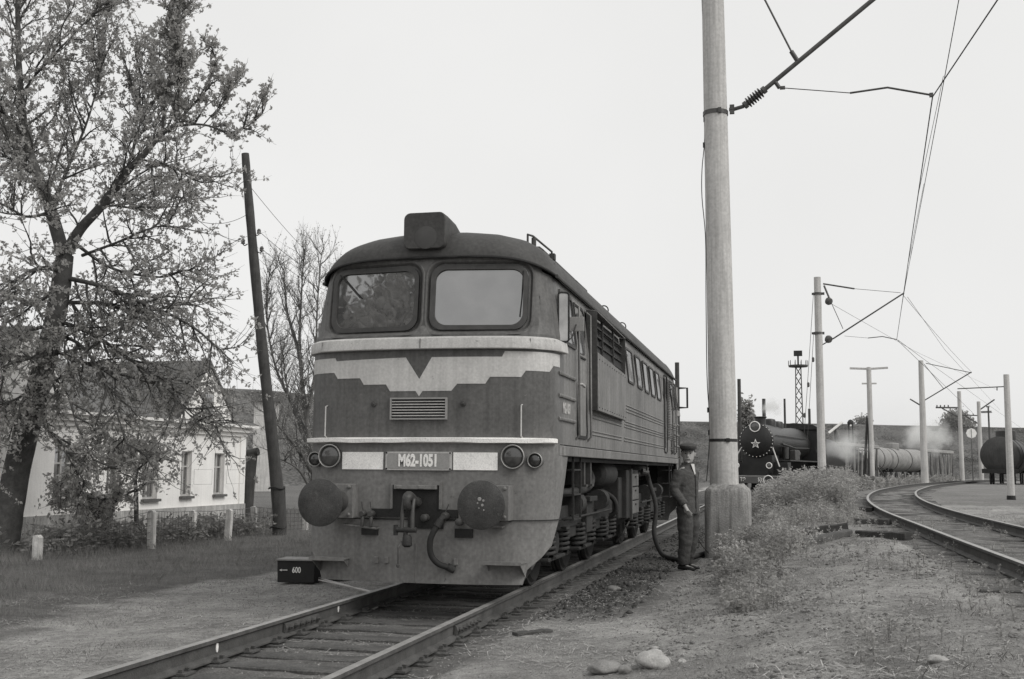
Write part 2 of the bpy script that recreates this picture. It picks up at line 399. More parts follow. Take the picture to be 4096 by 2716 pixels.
# far embankment: a long grassy bank with terraces
crest = [atd(-900, 1525, 118), atd(300, 1548, 124), atd(1100, 1569, 135), atd(2000, 1640, 165), atd(2720, 1683, 188), atd(3400, 1697, 198), atd(4096, 1712, 210), atd(5200, 1735, 230)]
crest = cat_rom(crest, 10)
prof = [(0, 1.0), (2.0, .985), (2.6, .90), (6, .80), (6.8, .76), (7.4, .70), (11, .60), (12, .57), (12.6, .49), (17, .36), (21, .30), (21.6, .24), (27, .1), (34, -.06)]
rows = []
for p in crest:
    d = Vector((CAM[0]-p.x, CAM[1]-p.y, 0)).normalized(); h = p.z
    rows.append([(p.x-d.x*60, p.y-d.y*60, -1.)] + [(p.x+d.x*a, p.y+d.y*a, h*b+.25*noise.noise((p.x*.06+a*.3, p.y*.06, a))) for a, b in prof])
mb = MB(); mb.grid(rows)
M_bank = mat('bank_grass', .088, .95, .5, .2, .5, 1.2, fine=.6)
tag(mb.build('embankment', M_bank, smooth=30), 'long terraced grassy bank behind the yard', None, kind='structure')
# ================================================================== tracks
RP = [(-.036,0),(.036,0),(.037,-.03),(.012,-.045),(.009,-.13),(.072,-.155),(.072,-.168),(-.072,-.168),(-.072,-.155),(-.009,-.13),(-.012,-.045),(-.037,-.03)]
def rail_obj(path, parent, label=None):
    rows = []
    for i, p in enumerate(path):
        t = (path[min(i+1, len(path)-1)]-path[max(i-1, 0)]); t.z = 0; t.normalize(); s = Vector((t.y, -t.x, 0))
        rows.append([p+s*a+Vector((0, 0, b)) for a, b in RP])
    mb = MB(); mb.grid(rows, close=True); mb.f.append(tuple(range(len(RP)))); k = len(mb.v)-len(RP); mb.f.append(tuple(k+i for i in range(len(RP))))
    o = mb.build('rail', M_rail, parent); o.data.materials.append(M_railtop)
    for p in o.data.polygons:
        if p.normal.z > .9 and p.center.z > min(q_.z for q_ in path)-.02 - 0 and abs(p.area) > 0:
            zz = min(o.data.vertices[i].co.z for i in p.vertices)
            top = max(o.data.vertices[i].co.z for i in p.vertices)
            pth = min(path, key=lambda q_: (q_.x-p.center.x)**2+(q_.y-p.center.y)**2).z if len(path) > 2 else path[0].z
            if top > pth-.02: p.material_index = 1
    return o
def sleeper_mesh(L, seed):
    r = random.Random(seed); mb = MB(); n = 7
    rows = []
    for i in range(n):
        y = -L/2+L*i/(n-1); w = .12+r.uniform(-.012, .012); h = r.uniform(-.008, .004)
        rows.append([(y, -w, -.15), (y, -w, h-.012), (y, -w+.02, h), (y, -w*.3, h-r.uniform(0, .01)), (y, w*.3, h-r.uniform(0, .01)), (y, w-.02, h), (y, w, h-.012), (y, w, -.15)])
    mb.grid(rows, close=True); mb.f.append(tuple(range(8))); mb.f.append(tuple(len(mb.v)-8+i for i in range(8)))
    me = mb.mesh('sleeper'); me.materials.append(M_sleeper); return me
SLEEP = [sleeper_mesh(2.65, k) for k in range(6)]
def plate_mesh():
    mb = MB(); mb.bx(-.15, .15, -.085, .085, 0, .018)
    for sx in (-1, 1):
        for sy in (-1, 1): mb.bx(sx*.095-.018, sx*.095+.018, sy*.05-.012, sy*.05+.012, .015, .045)
    me = mb.mesh('base_plate'); me.materials.append(M_rail); return me
PLATE = plate_mesh()
# straight track under the diesel
track = tag(bpy.data.objects.new('railway_track', None), 'straight running track under the diesel locomotive', None, kind='structure'); col.objects.link(track)
GH = .80
for s in (-1, 1):
    path = [Vector((s*GH, y, 0)) for y in (-15, -8, -2, 6, 20, 45)]
    ro = rail_obj(path, track)
    # bolted joint
    y0, y1 = ((-1.85, -1.05) if s < 0 else (-1.55, -.75))
    for side in (-1, 1):
        mb = MB(); x = s*GH+side*.03; mb.prism([(0, -.14), (.02*side, -.135), (.034*side, -.09), (.02*side, -.05), (0, -.045)], lambda a, b, h: (x+a-side*.012, h, b), y0, y1)
        fp = mb.build('fishplate', M_rail, ro)
        for k in range(6):
            y = y0+.07+(y1-y0-.14)*k/5
            mb = MB(); mb.lathe([(.026, 0), (.026, .018), (.014, .022), (.014, .045)], (x+side*.016, y, -.09), (side, 0, 0), 6); mb.build('bolt', M_steel, fp)
r_ = random.Random(4); k = 0; y = -11.6
while y < 24:
    o = inst(SLEEP[k % 6], 'sleeper', track, (r_.uniform(-.06, .06), y, -.176+r_.uniform(-.008, .005)), (0, 0, r_.uniform(-.025, .025)+(PI if k % 2 else 0)))
    if y < 9:
        for s in (-1, 1):
            inst(PLATE, 'base_plate', o, ((s*GH-o.location.x)*(1 if not k % 2 else -1), 0, .002), (0, 0, 0))
    k += 1; y += .56+r_.uniform(-.03, .03)
# chalk marks on the web of the near rail: white paint dabs
for (u, v_) in ((1353, 2432), (868, 2588)):
    p = onx(u, v_, -GH+.012); mb = MB(); mb.prism([(.02*math.cos(a), .045*math.sin(a)) for a in np.linspace(0, 2*PI, 10)[:-1]], lambda a, b, h: (p.x+h, p.y+a, p.z+b), -.004, .004)
    mb.build('paint_dab', M_white, track)
# curved track on the right
track2 = tag(bpy.data.objects.new('railway_track', None), 'sharply curving side track on the raised ground', None, kind='structure'); col.objects.link(track2)
rail_obj(OUT, track2); rail_obj(INN, track2)
CS = resample(CEN, .58)
for k, p in enumerate(CS):
    if p.y < -4: continue
    t = CS[min(k+1, len(CS)-1)]-CS[k-1]; a = math.atan2(t.y, t.x)-PI/2
    inst(SLEEP[k % 6], 'sleeper', track2, (p.x+r_.uniform(-.08, .08), p.y, p.z-.176+r_.uniform(-.01, .008)), (0, 0, a+r_.uniform(-.04, .04)))
    if p.y > 62: break
# ================================================================== diesel locomotive
loco = thing('diesel_locomotive', (0, 0, 0), 'dark diesel locomotive with pale zigzag stripe across its nose, numbered M62-1051', 'locomotive')
YL = 15.9                                    # length of the body between the two end corners
PLAN = [(0,-.23),(.3,-.224),(.6,-.203),(.9,-.158),(1.08,-.115),(1.2,-.06),(1.29,.0),(1.365,.08),(1.415,.17),(1.44,.26),(1.45,.36),(1.45,.6),(1.45,.95)]
def _arc():
    S = [0]
    for a, b in zip(PLAN, PLAN[1:]): S.append(S[-1]+math.hypot(b[0]-a[0], b[1]-a[1]))
    return S
PS = _arc()
def plan(s):
    a = abs(s); x = float(np.interp(a, PS, [p[0] for p in PLAN])); y = float(np.interp(a, PS, [p[1] for p in PLAN])); return (x if s >= 0 else -x, y)
def plan_y(x): return float(np.interp(abs(x), [p[0] for p in PLAN[:11]], [p[1] for p in PLAN[:11]]))
def rake(z): return .10*ss((z-2.86)/.10) + .075*max(0, z-2.9)/.85
def inset(z): return .085*(max(0, z-2.9)/.7)**1.6
def P3(s, z):
    x, y = plan(s); return Vector((x*(1-inset(z)/1.45), y+rake(z), z))
def front(x, z): return plan_y(x*(1+inset(z)/1.45))+rake(z)
SMAX = PS[-1]; S60 = PS[11]
def lerp_tab(z, T): return float(np.interp(z, [t[0] for t in T], [t[1] for t in T]))
CUT = [(.2,1.19),(.36,1.24),(.6,1.58),(1.0,1.92),(1.58,2.27)]          # how far round the apron reaches at each height
SEC = [(1.0,1.385,3.60),(.955,1.365,3.71),(.9,1.31,3.83),(.82,1.2,3.97),(.7,1.0,4.085),(.5,.7,4.16),(.25,.35,4.195),(0,0,4.205)]
def sec(t):
    a = abs(t); ts = [s_[0] for s_ in SEC][::-1]
    x = float(np.interp(a, ts, [s_[1] for s_ in SEC][::-1])); z = float(np.interp(a, ts, [s_[2] for s_ in SEC][::-1])); return (math.copysign(x, t), z)
def zl(x): return 3.785-.17*(abs(x)/1.40)**5
WIN = [rrect(-1.125, -.10, 2.985, 3.665, .14, 7), rrect(.10, 1.125, 2.985, 3.665, .14, 7)]
def wclip(poly):                              # the outer upper corner follows the roof
    return [(x, min(z, zl(x)-.085)) for x, z in poly]
WIN = [wclip(w) for w in WIN]
def grow(poly, d):
    cx = sum(p[0] for p in poly)/len(poly); cz = sum(p[1] for p in poly)/len(poly)
    hx = max(abs(p[0]-cx) for p in poly); hz = max(abs(p[1]-cz) for p in poly)
    return [(cx+(x-cx)*(1+d/hx), cz+(z-cz)*(1+d/hz)) for x, z in poly]
def build_end(end, parent, detail):
    T = (lambda p: Vector(p)) if end == 0 else (lambda p: Vector((-p[0], YL-p[1], p[2])))
    def B(mb, *a, **k):
        mb.v = [tuple(T(p)) for p in mb.v]; return mb.build(*a, **k)
    # apron (lower front sheet with snow plough)
    mb = MB(); rows = []
    for z in (.2, .28, .36, .48, .6, .875, 1.0, 1.3, 1.58, 1.705):
        e = lerp_tab(z, CUT); fac = .975+.025*min(1, z/1.4)
        rows.append([Vector((P3(s, z).x*fac, P3(s, z).y-.02*(1 if z < .87 else 0), z)) for s in np.linspace(-e, e, 33)])
    mb.grid(rows); rows2 = [[p+Vector((-p.x*.012, .03, 0)) for p in r] for r in rows]; mb.grid(rows2)
    ap = B(mb, 'apron', M_apron, parent, smooth=30)
    mb = MB(); mb.grid([[P3(s, z)*1.0+Vector((0, -.012, 0)) for s in np.linspace(-1.9, 1.9, 41)] for z in (.868, .882)]); B(mb, 'apron_seam', M_black, ap)
    # nose
    mb = MB(); mb.grid([[P3(s, z) for s in np.linspace(-S60, S60, 61)] for z in (1.705, 1.9, 2.2, 2.5, 2.73, 2.9)])
    nose = B(mb, 'nose', M_body, parent, smooth=35)
    # windscreen panel with two openings
    bm = bmesh.new(); XE = 1.27
    def loop(pts):
        vs_ = [bm.verts.new((x, 0, z)) for x, z in pts]; [bm.edges.new((vs_[i], vs_[(i+1) % len(vs_)])) for i in range(len(vs_))]; return vs_
    bot = [(x, 2.9) for x in np.linspace(-XE, XE, 31)]; top = [(x, zl(x)) for x in np.linspace(XE, -XE, 31)]
    sdz = [2.9+(zl(XE)-2.9)*f for f in np.linspace(0, 1, 8)[1:-1]]; loop(bot+[(XE, z) for z in sdz]+top+[(-XE, z) for z in sdz[::-1]])
    for w in WIN: loop(grow(w, .075))
    bmesh.ops.triangle_fill(bm, use_beauty=True, edges=bm.edges[:])
    kill = []
    for f in bm.faces:
        c = f.calc_center_median()
        for w in WIN:
            gw = grow(w, .07)
            if min(p[0] for p in gw)+.001 < c.x < max(p[0] for p in gw)-.001 and min(p[1] for p in gw)+.001 < c.z < max(p[1] for p in gw)-.001:
                inside = False; j = len(gw)-1
                for i in range(len(gw)):
                    if (gw[i][1] > c.z) != (gw[j][1] > c.z) and c.x < (gw[j][0]-gw[i][0])*(c.z-gw[i][1])/(gw[j][1]-gw[i][1])+gw[i][0]: inside = not inside
                    j = i
                if inside: kill.append(f)
    bmesh.ops.delete(bm, geom=list(set(kill)), context='FACES')
    for v_ in bm.verts: v_.co = T((v_.co.x, front(v_.co.x, v_.co.z), v_.co.z))
    bmesh.ops.recalc_face_normals(bm, faces=bm.faces[:])
    me = bpy.data.meshes.new('windscreen_panel'); bm.to_mesh(me); bm.free(); me.shade_smooth(); me.set_sharp_from_angle(angle=math.radians(30)); me.materials.append(M_body)
    wp = bpy.data.objects.new('windscreen_panel', me); col.objects.link(wp); wp.parent = parent
    # corner pieces of the upper nose
    for sg in (-1, 1):
        s0 = next(s for s in np.linspace(.9, 2, 400) if P3(s, 2.9).x >= XE)
        mb = MB(); rows = []
        for f in np.linspace(0, 1, 8):
            row = []
            for s in np.linspace(s0, S60, 20):
                x_, y_ = plan(s); z = 2.9+(min(zl(min(x_, 1.4)), 3.775)-2.9)*f
                if s == s0: z = 2.9+(zl(XE)-2.9)*f
                if s > PS[9]: z = 2.9+(3.60-2.9)*f
                p = P3(s, z); 
                if s == s0: p.x = XE; p.y = front(XE, z)
                row.append(Vector((sg*p.x, p.y, p.z)))
            rows.append(row)
        mb.grid(rows); B(mb, 'cab_corner', M_body, parent, smooth=40)
    # window frames and glass
    for w in WIN:
        mb = MB()
        def lp(d, dep): return [Vector((x, front(x, z)+dep, z)) for x, z in grow(w, d)]
        for (a, b), (c, d) in (((.095, -.003), (.085, -.010)), ((.085, -.010), (.07, -.004)), ((.07, -.004), (.045, .035)), ((.045, .035), (.025, .038)), ((.025, .038), (0, .06))):
            mb.ring(lp(a, b), lp(c, d))
        fr = B(mb, 'windscreen_frame', M_body, parent, smooth=50)
        mb = MB()
        def lq(d, dep):
            G_ = grow(w, d); cx = sum(p[0] for p in G_)/len(G_); y0 = front(cx, 3.0); y1 = front(cx, 3.6)
            sl = (front(1.1, 3.3)-front(.12, 3.3))/.98 * (1 if cx > 0 else -1)
            return [Vector((x, y0+(y1-y0)*(z-3.0)/.6+(x-cx)*sl+dep, z)) for x, z in G_]
        mb.ring(lq(.03, .028), lq(-.022, .026)); mb.ring(lq(-.022, .026), lq(-.026, .06)); B(mb, 'seal', mat('window_seal', .065, .7, .25, 8), fr)
        L_ = lq(.03, .052); mb = MB(); mb.add(L_, [tuple(range(len(L_)))]); B(mb, 'windscreen_glass', M_glassR, fr)
        if detail:
            sg = 1 if w[0][0] > 0 else -1
            mb = MB()
            if sg < 0: pts = [(-1.07, 3.64, -.03), (-.86, 3.42, .02), (-.80, 3.36, .02)]
            else: pts = [(1.10, 3.62, -.03), (1.085, 3.3, .02), (1.07, 3.1, .02)]
            mb.tube([Vector((x, front(x, z)+d, z)) for x, z, d in pts], .008, 6); B(mb, 'wiper', M_black, fr)
    # roof dome
    mb = MB(); rows = []
    ts = np.linspace(-1, 1, 49)
    for f in [0, .06, .14, .24, .36, .5, .65, .8, 1.0]:
        a = f*PI/2; row = []
        for t in ts:
            sxx, szz = sec(t)
            s = t*PS[10]; x0, y0 = plan(s); xl = x0*(1.40/1.45); zl0 = zl(xl) if abs(t) < .999 else 3.6
            yl = y0+rake(3.75)-.03
            x = xl+(sxx-xl)*math.sin(a)**.8 if a > 0 else xl
            z = zl0+(szz-zl0)*math.sin(a)**.82; y = yl+(.8-yl)*(1-math.cos(a))
            row.append(Vector((x, y, z)))
        rows.append(row)
    mb.grid(rows); B(mb, 'cab_roof', M_roof, parent, smooth=60)
    mb = MB(); mb.tube([p+Vector((0, -.008, -.002)) for p in rows[0]], .016, 6); B(mb, 'drip_moulding', M_black, parent, smooth=60)
    # headlight housing
    mb = MB(); sh = rrect(-.245, .245, 3.875, 4.29, .075)
    def hl(sc_, y, dz): return [Vector((x*sc_, y, 4.08+(z-4.08)*sc_+dz)) for x, z in sh]
    for A, B_ in ((hl(.97, -.145, 0), hl(1, -.13, 0)), (hl(1, -.13, 0), hl(1, .05, .0)), (hl(1, .05, 0), hl(.97, .35, -.01)), (hl(.97, .35, -.01), hl(.9, .8, -.10)), (hl(.9, .8, -.10), hl(.8, 1.15, -.25))): mb.ring(A, B_)
    hb = B(mb, 'headlight_box', M_roof, parent, smooth=40)
    L_ = hl(.97, -.145, 0); mb = MB(); mb.add(L_, [tuple(range(len(L_)))]); B(mb, 'headlight_cover', M_roof, hb)
    mb = MB(); mb.lathe([(.13, -.01), (.13, .002), (.10, .005), (.03, .007)], (0.02, -.146, 4.0), (0, -1, 0), 28); B(mb, 'headlight_lens', mat('lens_dark', .068, .42, .2, 3, spec=.3), hb, smooth=60)
    # belt moulding (pale, bulging)
    bp_ = [(.0, 2.726), (.058, 2.728), (.062, 2.735), (.055, 2.80), (.046, 2.845), (.0, 2.868)]
    mb = MB(); mb.grid([[P3(s, 2.75)+Vector((math.copysign(o_*max(0, (abs(s)-1.0))/.8, s) if abs(s) > 1.0 else 0, -o_*(1 if abs(s) < 1.3 else .3), z-2.75)) for s in np.linspace(-1.93, 1.93, 51)] for o_, z in bp_])
    mb.f.append(tuple(i*51 for i in range(6))); mb.f.append(tuple(i*51+50 for i in range(6)))
    bo = B(mb, 'belt_moulding', M_belt, parent, smooth=30)
    for xx in (-1.2, .02, 1.22):
        mb = MB(); mb.bx(xx-.005, xx+.005, plan_y(xx)-.064, plan_y(xx)-.03, 2.735, 2.84); B(mb, 'belt_joint', mat('joint_dark_paint', .22, .7), bo)  # narrow joints in a darker grey than the belt
    # zigzag stripe: thin painted sheet lying on the nose
    upper = [(-1.75,2.655),(-1.04,2.655),(-1.02,2.62),(-.16,2.64),(0,2.40),(.14,2.64),(.92,2.64),(.95,2.70),(1.75,2.70)]
    lower = [(-1.75,2.49),(-1.05,2.49),(-1.0,2.42),(-.71,2.42),(-.66,2.345),(-.39,2.345),(-.34,2.268),(-.04,2.268),(0,2.21),(.04,2.268),(.365,2.268),(.43,2.345),(.74,2.345),(.79,2.42),(1.13,2.42),(1.18,2.49),(1.48,2.49),(1.55,2.56),(1.75,2.56)]
    ss_ = sorted(set([a[0] for a in upper+lower]+list(np.linspace(-1.75, 1.75, 71))))
    r0 = []; r1 = []
    for s in ss_:
        n_ = P3(s, 2.5); t_ = P3(s+.01, 2.5)-P3(s-.01, 2.5); nn = Vector((t_.y, -t_.x, 0)).normalized()*.004
        zu = float(np.interp(s, [a[0] for a in upper], [a[1] for a in upper])); zd = float(np.interp(s, [a[0] for a in lower], [a[1] for a in lower]))
        r0.append(P3(s, zd)+nn); r1.append(P3(s, zu)+nn)
    mb = MB(); mb.grid([r0, [(a+b)/2 for a, b in zip(r0, r1)], r1]); B(mb, 'zigzag_stripe', M_stripe, parent)
    # lower ledge strip
    mb = MB(); rng = np.linspace(-1.62, 1.62, 47); pr = [(.0, 1.70), (.07, 1.708), (.075, 1.75), (.0, 1.762)]
    wav = [.005*math.sin(i*.3)+.003*math.sin(i*.9) for i in range(47)]
    mb.grid([[P3(s, 1.72)+Vector((math.copysign(o_*.5, s) if abs(s) > 1.2 else 0, -o_, z-1.72+wav[i]*(o_ > .01))) for i, s in enumerate(rng)] for o_, z in pr])
    B(mb, 'ledge_strip', M_white, parent, smooth=30)
    # lamps
    for x, r, z in ((-1.05, .125, 1.556), (1.05, .125, 1.556), (-1.27, .078, 1.52), (1.27, .078, 1.52)):
        y = plan_y(x); mb = MB(); mb.lathe([(r*.98, .12), (r*1.05, -.06), (r*1.05, -.075), (r*.93, -.08), (r*.9, -.05)], (x, y, z), (0, 1, 0), 28)
        lamp = B(mb, 'lamp', M_body, parent, smooth=40)
        mb = MB(); mb.tube([Vector((x+r*math.cos(a), y-.075, z+r*math.sin(a))) for a in np.linspace(0, 2*PI, 29)], .0065, 6); B(mb, 'rim', M_brass, lamp, smooth=60)
        mb = MB(); mb.lathe([(r*.93, -.052), (r*.8, -.066), (r*.5, -.08), (r*.05, -.086)], (x, y, z), (0, 1, 0), 24)
        B(mb, 'lens', mat('lamp_lens' if r > .1 else 'lamp_lens_red', .07 if r > .1 else .04, .12, .2, 6, spec=.9), lamp, smooth=60)
    # number plate and white panels
    yp = plan_y(.45)
    for x0, x1 in ((-.905, -.40), (.40, .88)):
        mb = MB(); rows = [[Vector((x, plan_y(x)-.012-d, z)) for x in np.linspace(x0, x1, 8)] for z, d in ((1.41, 0), (1.6, 0))]; mb.grid(rows)
        rows2 = [[p+Vector((0, .02, 0)) for p in r] for r in rows]; mb.grid(rows2); mb.grid([rows[0], rows2[0]]); mb.grid([rows[1], rows2[1]]); B(mb, 'white_panel', M_white, parent)
    pl = MB(); poly = rrect(-.365, .385, 1.405, 1.605, .02); pl.prism(poly, lambda a, b, h: (a, h, b), -.255, -.215); pt = B(pl, 'number_plate', M_belt, parent)
    pl = MB(); pl.prism(rrect(-.345, .365, 1.42, 1.59, .035), lambda a, b, h: (a, h, b), -.259, -.25); pf = B(pl, 'plate_field', M_plate, pt)
    for sx, sz in ((-.352, 1.42), (.372, 1.42), (-.352, 1.592), (.372, 1.592)):
        mb = MB(); mb.lathe([(.010, 0), (.008, .008)], (sx, -.258, sz), (0, -1, 0), 8); B(mb, 'screw', M_black, pt)
    M = Matrix.Translation(T((.01, -.262, 1.505))) @ (Matrix.Rotation(PI, 4, 'Z') if end else Matrix.Identity(4)) @ Matrix.Rotation(PI/2, 4, 'X')
    text_obj('lettering', 'M62-1051', .178, M_white, pf, M, .62, .003, .008)
    # grille
    mb = MB(); 
    for a in ((-.325, .325, 1.955, 1.972), (-.325, .325, 2.178, 2.195), (-.325, -.308, 1.972, 2.178), (.308, .325, 1.972, 2.178)): mb.bx(a[0], a[1], -.262, -.20, a[2], a[3])
    gr = B(mb, 'grille', M_plate, parent)
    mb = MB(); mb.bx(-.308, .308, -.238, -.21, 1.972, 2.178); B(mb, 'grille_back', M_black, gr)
    for k in range(6):
        z = 1.997+.031*k; mb = MB(); mb.box((0, -.25, z), (.61, .016, .007), (math.radians(25), 0, 0)); B(mb, 'slat', M_stripe, gr)
    # hand rails, hinge knobs
    for x in (-1.13, 1.13):
        y = plan_y(x); mb = MB(); mb.tube([(x, y+.01, 2.12), (x, y-.05, 2.11), (x, y-.05, 1.78), (x, y+.01, 1.765)], .008, 6); B(mb, 'handrail', M_stripe, parent)
    for x in (-.53, .50):
        mb = MB(); mb.lathe([(.035, 0), (.03, .03), (.012, .035), (.012, .06)], (x, plan_y(x)+.005, 2.13), (0, -1, 0), 10); B(mb, 'knob', M_roof, parent)
    # buffers
    for s in (-1, 1):
        x = s*.875; mb = MB(); mb.lathe([(.11, .02), (.245, .03), (.25, .04), (.25, .06), (.22, .072), (.12, .082), (.02, .084)], (x, -.77, 1.06), (0, -1, 0), 40)
        bf = B(mb, 'buffer', M_buffer, parent, smooth=35)
        if end == 0 and s > 0:
            for (a, b_, w_) in ((-.01, .06, .022), (.03, .045, .014), (-.03, .02, .010), (.02, .0, .016), (.035, -.05, .009), (-.015, -.03, .008)):
                mb = MB(); mb.lathe([(w_, 0), (w_*.8, .004)], (x+a, -.852, 1.06+b_), (0, -1, 0), 7); B(mb, 'paint_dab', M_plate, bf)
        mb = MB(); mb.lathe([(.085, 0), (.085, .3), (.115, .3), (.125, .56), (.14, .6), (.14, .64)], (x, -.76, 1.06), (0, 1, 0), 20); B(mb, 'shank', M_steel if s < 0 else M_apron, bf, smooth=35)
        mb = MB(); mb.bx(x-.17, x+.17, -.33, -.10, .88, 1.25)
        for a in (-.15, .15):
            for b_ in (.92, 1.22): mb.lathe([(.022, 0), (.022, .02), (.012, .03)], (x+a*.85, -.33, b_), (0, -1, 0), 6)
        B(mb, 'base_plate', M_apron, bf, bevel=.008)
    # coupler pocket with hook and screw link
    mb = MB()
    for a in ((-.30, .28, 1.245, 1.285), (-.30, -.275, .99, 1.245), (.255, .28, .99, 1.245)): mb.bx(a[0], a[1], -.262, -.20, a[2], a[3])
    cp = B(mb, 'coupler_pocket', M_apron, parent)
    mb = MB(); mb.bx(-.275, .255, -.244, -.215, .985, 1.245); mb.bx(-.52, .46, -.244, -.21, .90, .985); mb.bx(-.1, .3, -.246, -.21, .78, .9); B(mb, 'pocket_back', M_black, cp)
    mb = MB(); mb.bx(-.25, .23, -.30, -.235, 1.20, 1.245); mb.bx(.03, .10, -.305, -.29, 1.205, 1.24); mb.bx(-.22, -.16, -.305, -.29, 1.205, 1.24); B(mb, 'guide_bar', M_apron, cp, bevel=.004)
    mb = MB(); mb.tube(cat_rom([(0, -.24, 1.06), (0, -.38, 1.07), (0, -.47, 1.12), (0, -.54, 1.13), (0, -.58, 1.09), (0, -.57, 1.03), (0, -.51, 1.01)], 4), [.06]*8+[.055]*8+[.046]*8+[.03], 10); hk = B(mb, 'hook', M_buffer, cp, smooth=50)
    mb = MB()
    for a in (-.055, .05): mb.tube(cat_rom([(a, -.50, 1.10), (a, -.53, 1.02), (a*1.1, -.55, .90), (a*1.1, -.55, .78)], 4), .024, 8)
    mb.cyl((-.07, -.50, 1.10), (.065, -.50, 1.10), .02); B(mb, 'shackle', M_steel, hk, smooth=50)
    mb = MB(); mb.cyl((-.12, -.55, .78), (.10, -.55, .78), .03, n=10); mb.cyl((-.13, -.55, .83), (-.13, -.55, .72), .025, n=8); mb.cyl((-.02, -.55, .80), (-.02, -.55, .62), .024, n=10); mb.lathe([(.03, 0), (.055, .02), (.05, .1), (.03, .13)], (.0, -.55, .60), (0, 0, 1), 10); B(mb, 'screw', M_under, hk, smooth=50)
    mb = MB(); mb.tube([(-.06, -.56, .66), (-.08, -.60, .6), (-.08, -.60, .42)], .009, 6); mb.lathe([(.004, 0), (.02, .01), (.02, .03), (.004, .045)], (-.08, -.60, .39), (0, 0, 1), 8); B(mb, 'tommy_bar', M_steel, hk)
    # cocks and hoses
    for x in (-.60, -.50):
        mb = MB(); y = plan_y(x); mb.lathe([(.028, 0), (.036, .02), (.036, .09), (.026, .11)], (x, y-.03, .93), (0, -1, 0), 10); mb.tube([(x, y-.10, .93), (x+.01, y-.12, .86), (x, y-.11, .80)], .022, 8); mb.tube([(x, y-.08, .96), (x-.012, y-.08, 1.0), (x-.02, y-.08, 1.06)], .006, 5); B(mb, 'brake_cock', M_steel, parent, smooth=50)
    x = .36; y = plan_y(x); mb = MB(); mb.lathe([(.03, 0), (.04, .02), (.042, .1), (.028, .13)], (x-.02, y-.02, .92), (0, -1, 0), 10); mb.tube([(x-.02, y-.09, .95), (x+.02, y-.09, 1.05)], .006, 5); ck = B(mb, 'brake_cock', M_steel, parent, smooth=50)
    mb = MB(); mb.tube(cat_rom([(x-.03, y-.12, .92), (x-.08, y-.17, .82), (x-.15, y-.18, .68), (x-.15, y-.16, .52), (x-.08, y-.12, .42), (x+.03, y-.06, .375)], 6), .032, 10); hs = B(mb, 'brake_hose', M_rubber, parent, smooth=60)
    for pa, pb in (((x+.01, y-.07, .385), (x+.07, y-.03, .35)), ((x-.05, y-.145, .88), (x-.085, y-.175, .81))):
        mb = MB(); mb.cyl(pa, pb, .041); B(mb, 'hose_clamp', M_under, hs)
    for xx in (.12, .5):
        mb = MB(); mb.lathe([(.03, 0), (.04, .03), (.04, .12), (.02, .13)], (xx, plan_y(xx)-.02, .90 if xx < .3 else .86), (0, -1, 0), 10); B(mb, 'pipe_end', M_steel, parent, smooth=50)
    for x0, x1, z in ((-.85, -.44, .795), (.62, .95, .83)):
        mb = MB(); mb.tube([(x0, plan_y(x0)-.0, z+.012), (x0, plan_y(x0)-.08, z+.01), (x1, plan_y(x1)-.10, z-.02), (x1, plan_y(x1), z-.02)], .013, 6); B(mb, 'grab_bar', M_apron, parent)
    for a in ((-.625, -.44, .70, .79), (.43, .625, .69, .785)):
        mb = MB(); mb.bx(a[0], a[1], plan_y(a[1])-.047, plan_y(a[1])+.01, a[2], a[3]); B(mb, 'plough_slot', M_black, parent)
    for xx in (-.45, -.33, .45):
        mb = MB(); mb.bx(xx-.022, xx+.022, plan_y(xx)-.05, plan_y(xx)-.015, .40, .47); B(mb, 'lug', M_apron, parent, bevel=.006)
    for s in (-1, 1):
        x0, x1 = (s*.78, s*1.19); x0, x1 = min(x0, x1), max(x0, x1); z = .44
        mb = MB(); mb.bx(x0, x1, -.36, -.06, z-.006, z+.006); mb.bx(x0, x1, -.366, -.352, z-.018, z+.018)
        for xx in (x0+.02, x1-.02): mb.prism([(-.34, z-.008), (-.06, z-.008), (-.06, z-.17)], lambda a, b, h: (xx+h, a, b), -.004, .004)
        B(mb, 'step', M_apron, parent)
    # raised vertical weld on the plough and its lower lip
    mb = MB(); mb.prism([(-.012, 0), (0, -.014), (.012, 0)], lambda a, b, h: (a, -.25+b, h), .21, .62); B(mb, 'plough_edge', M_apron, parent)
    return nose
build_end(0, loco, True)
build_end(1, loco, False)
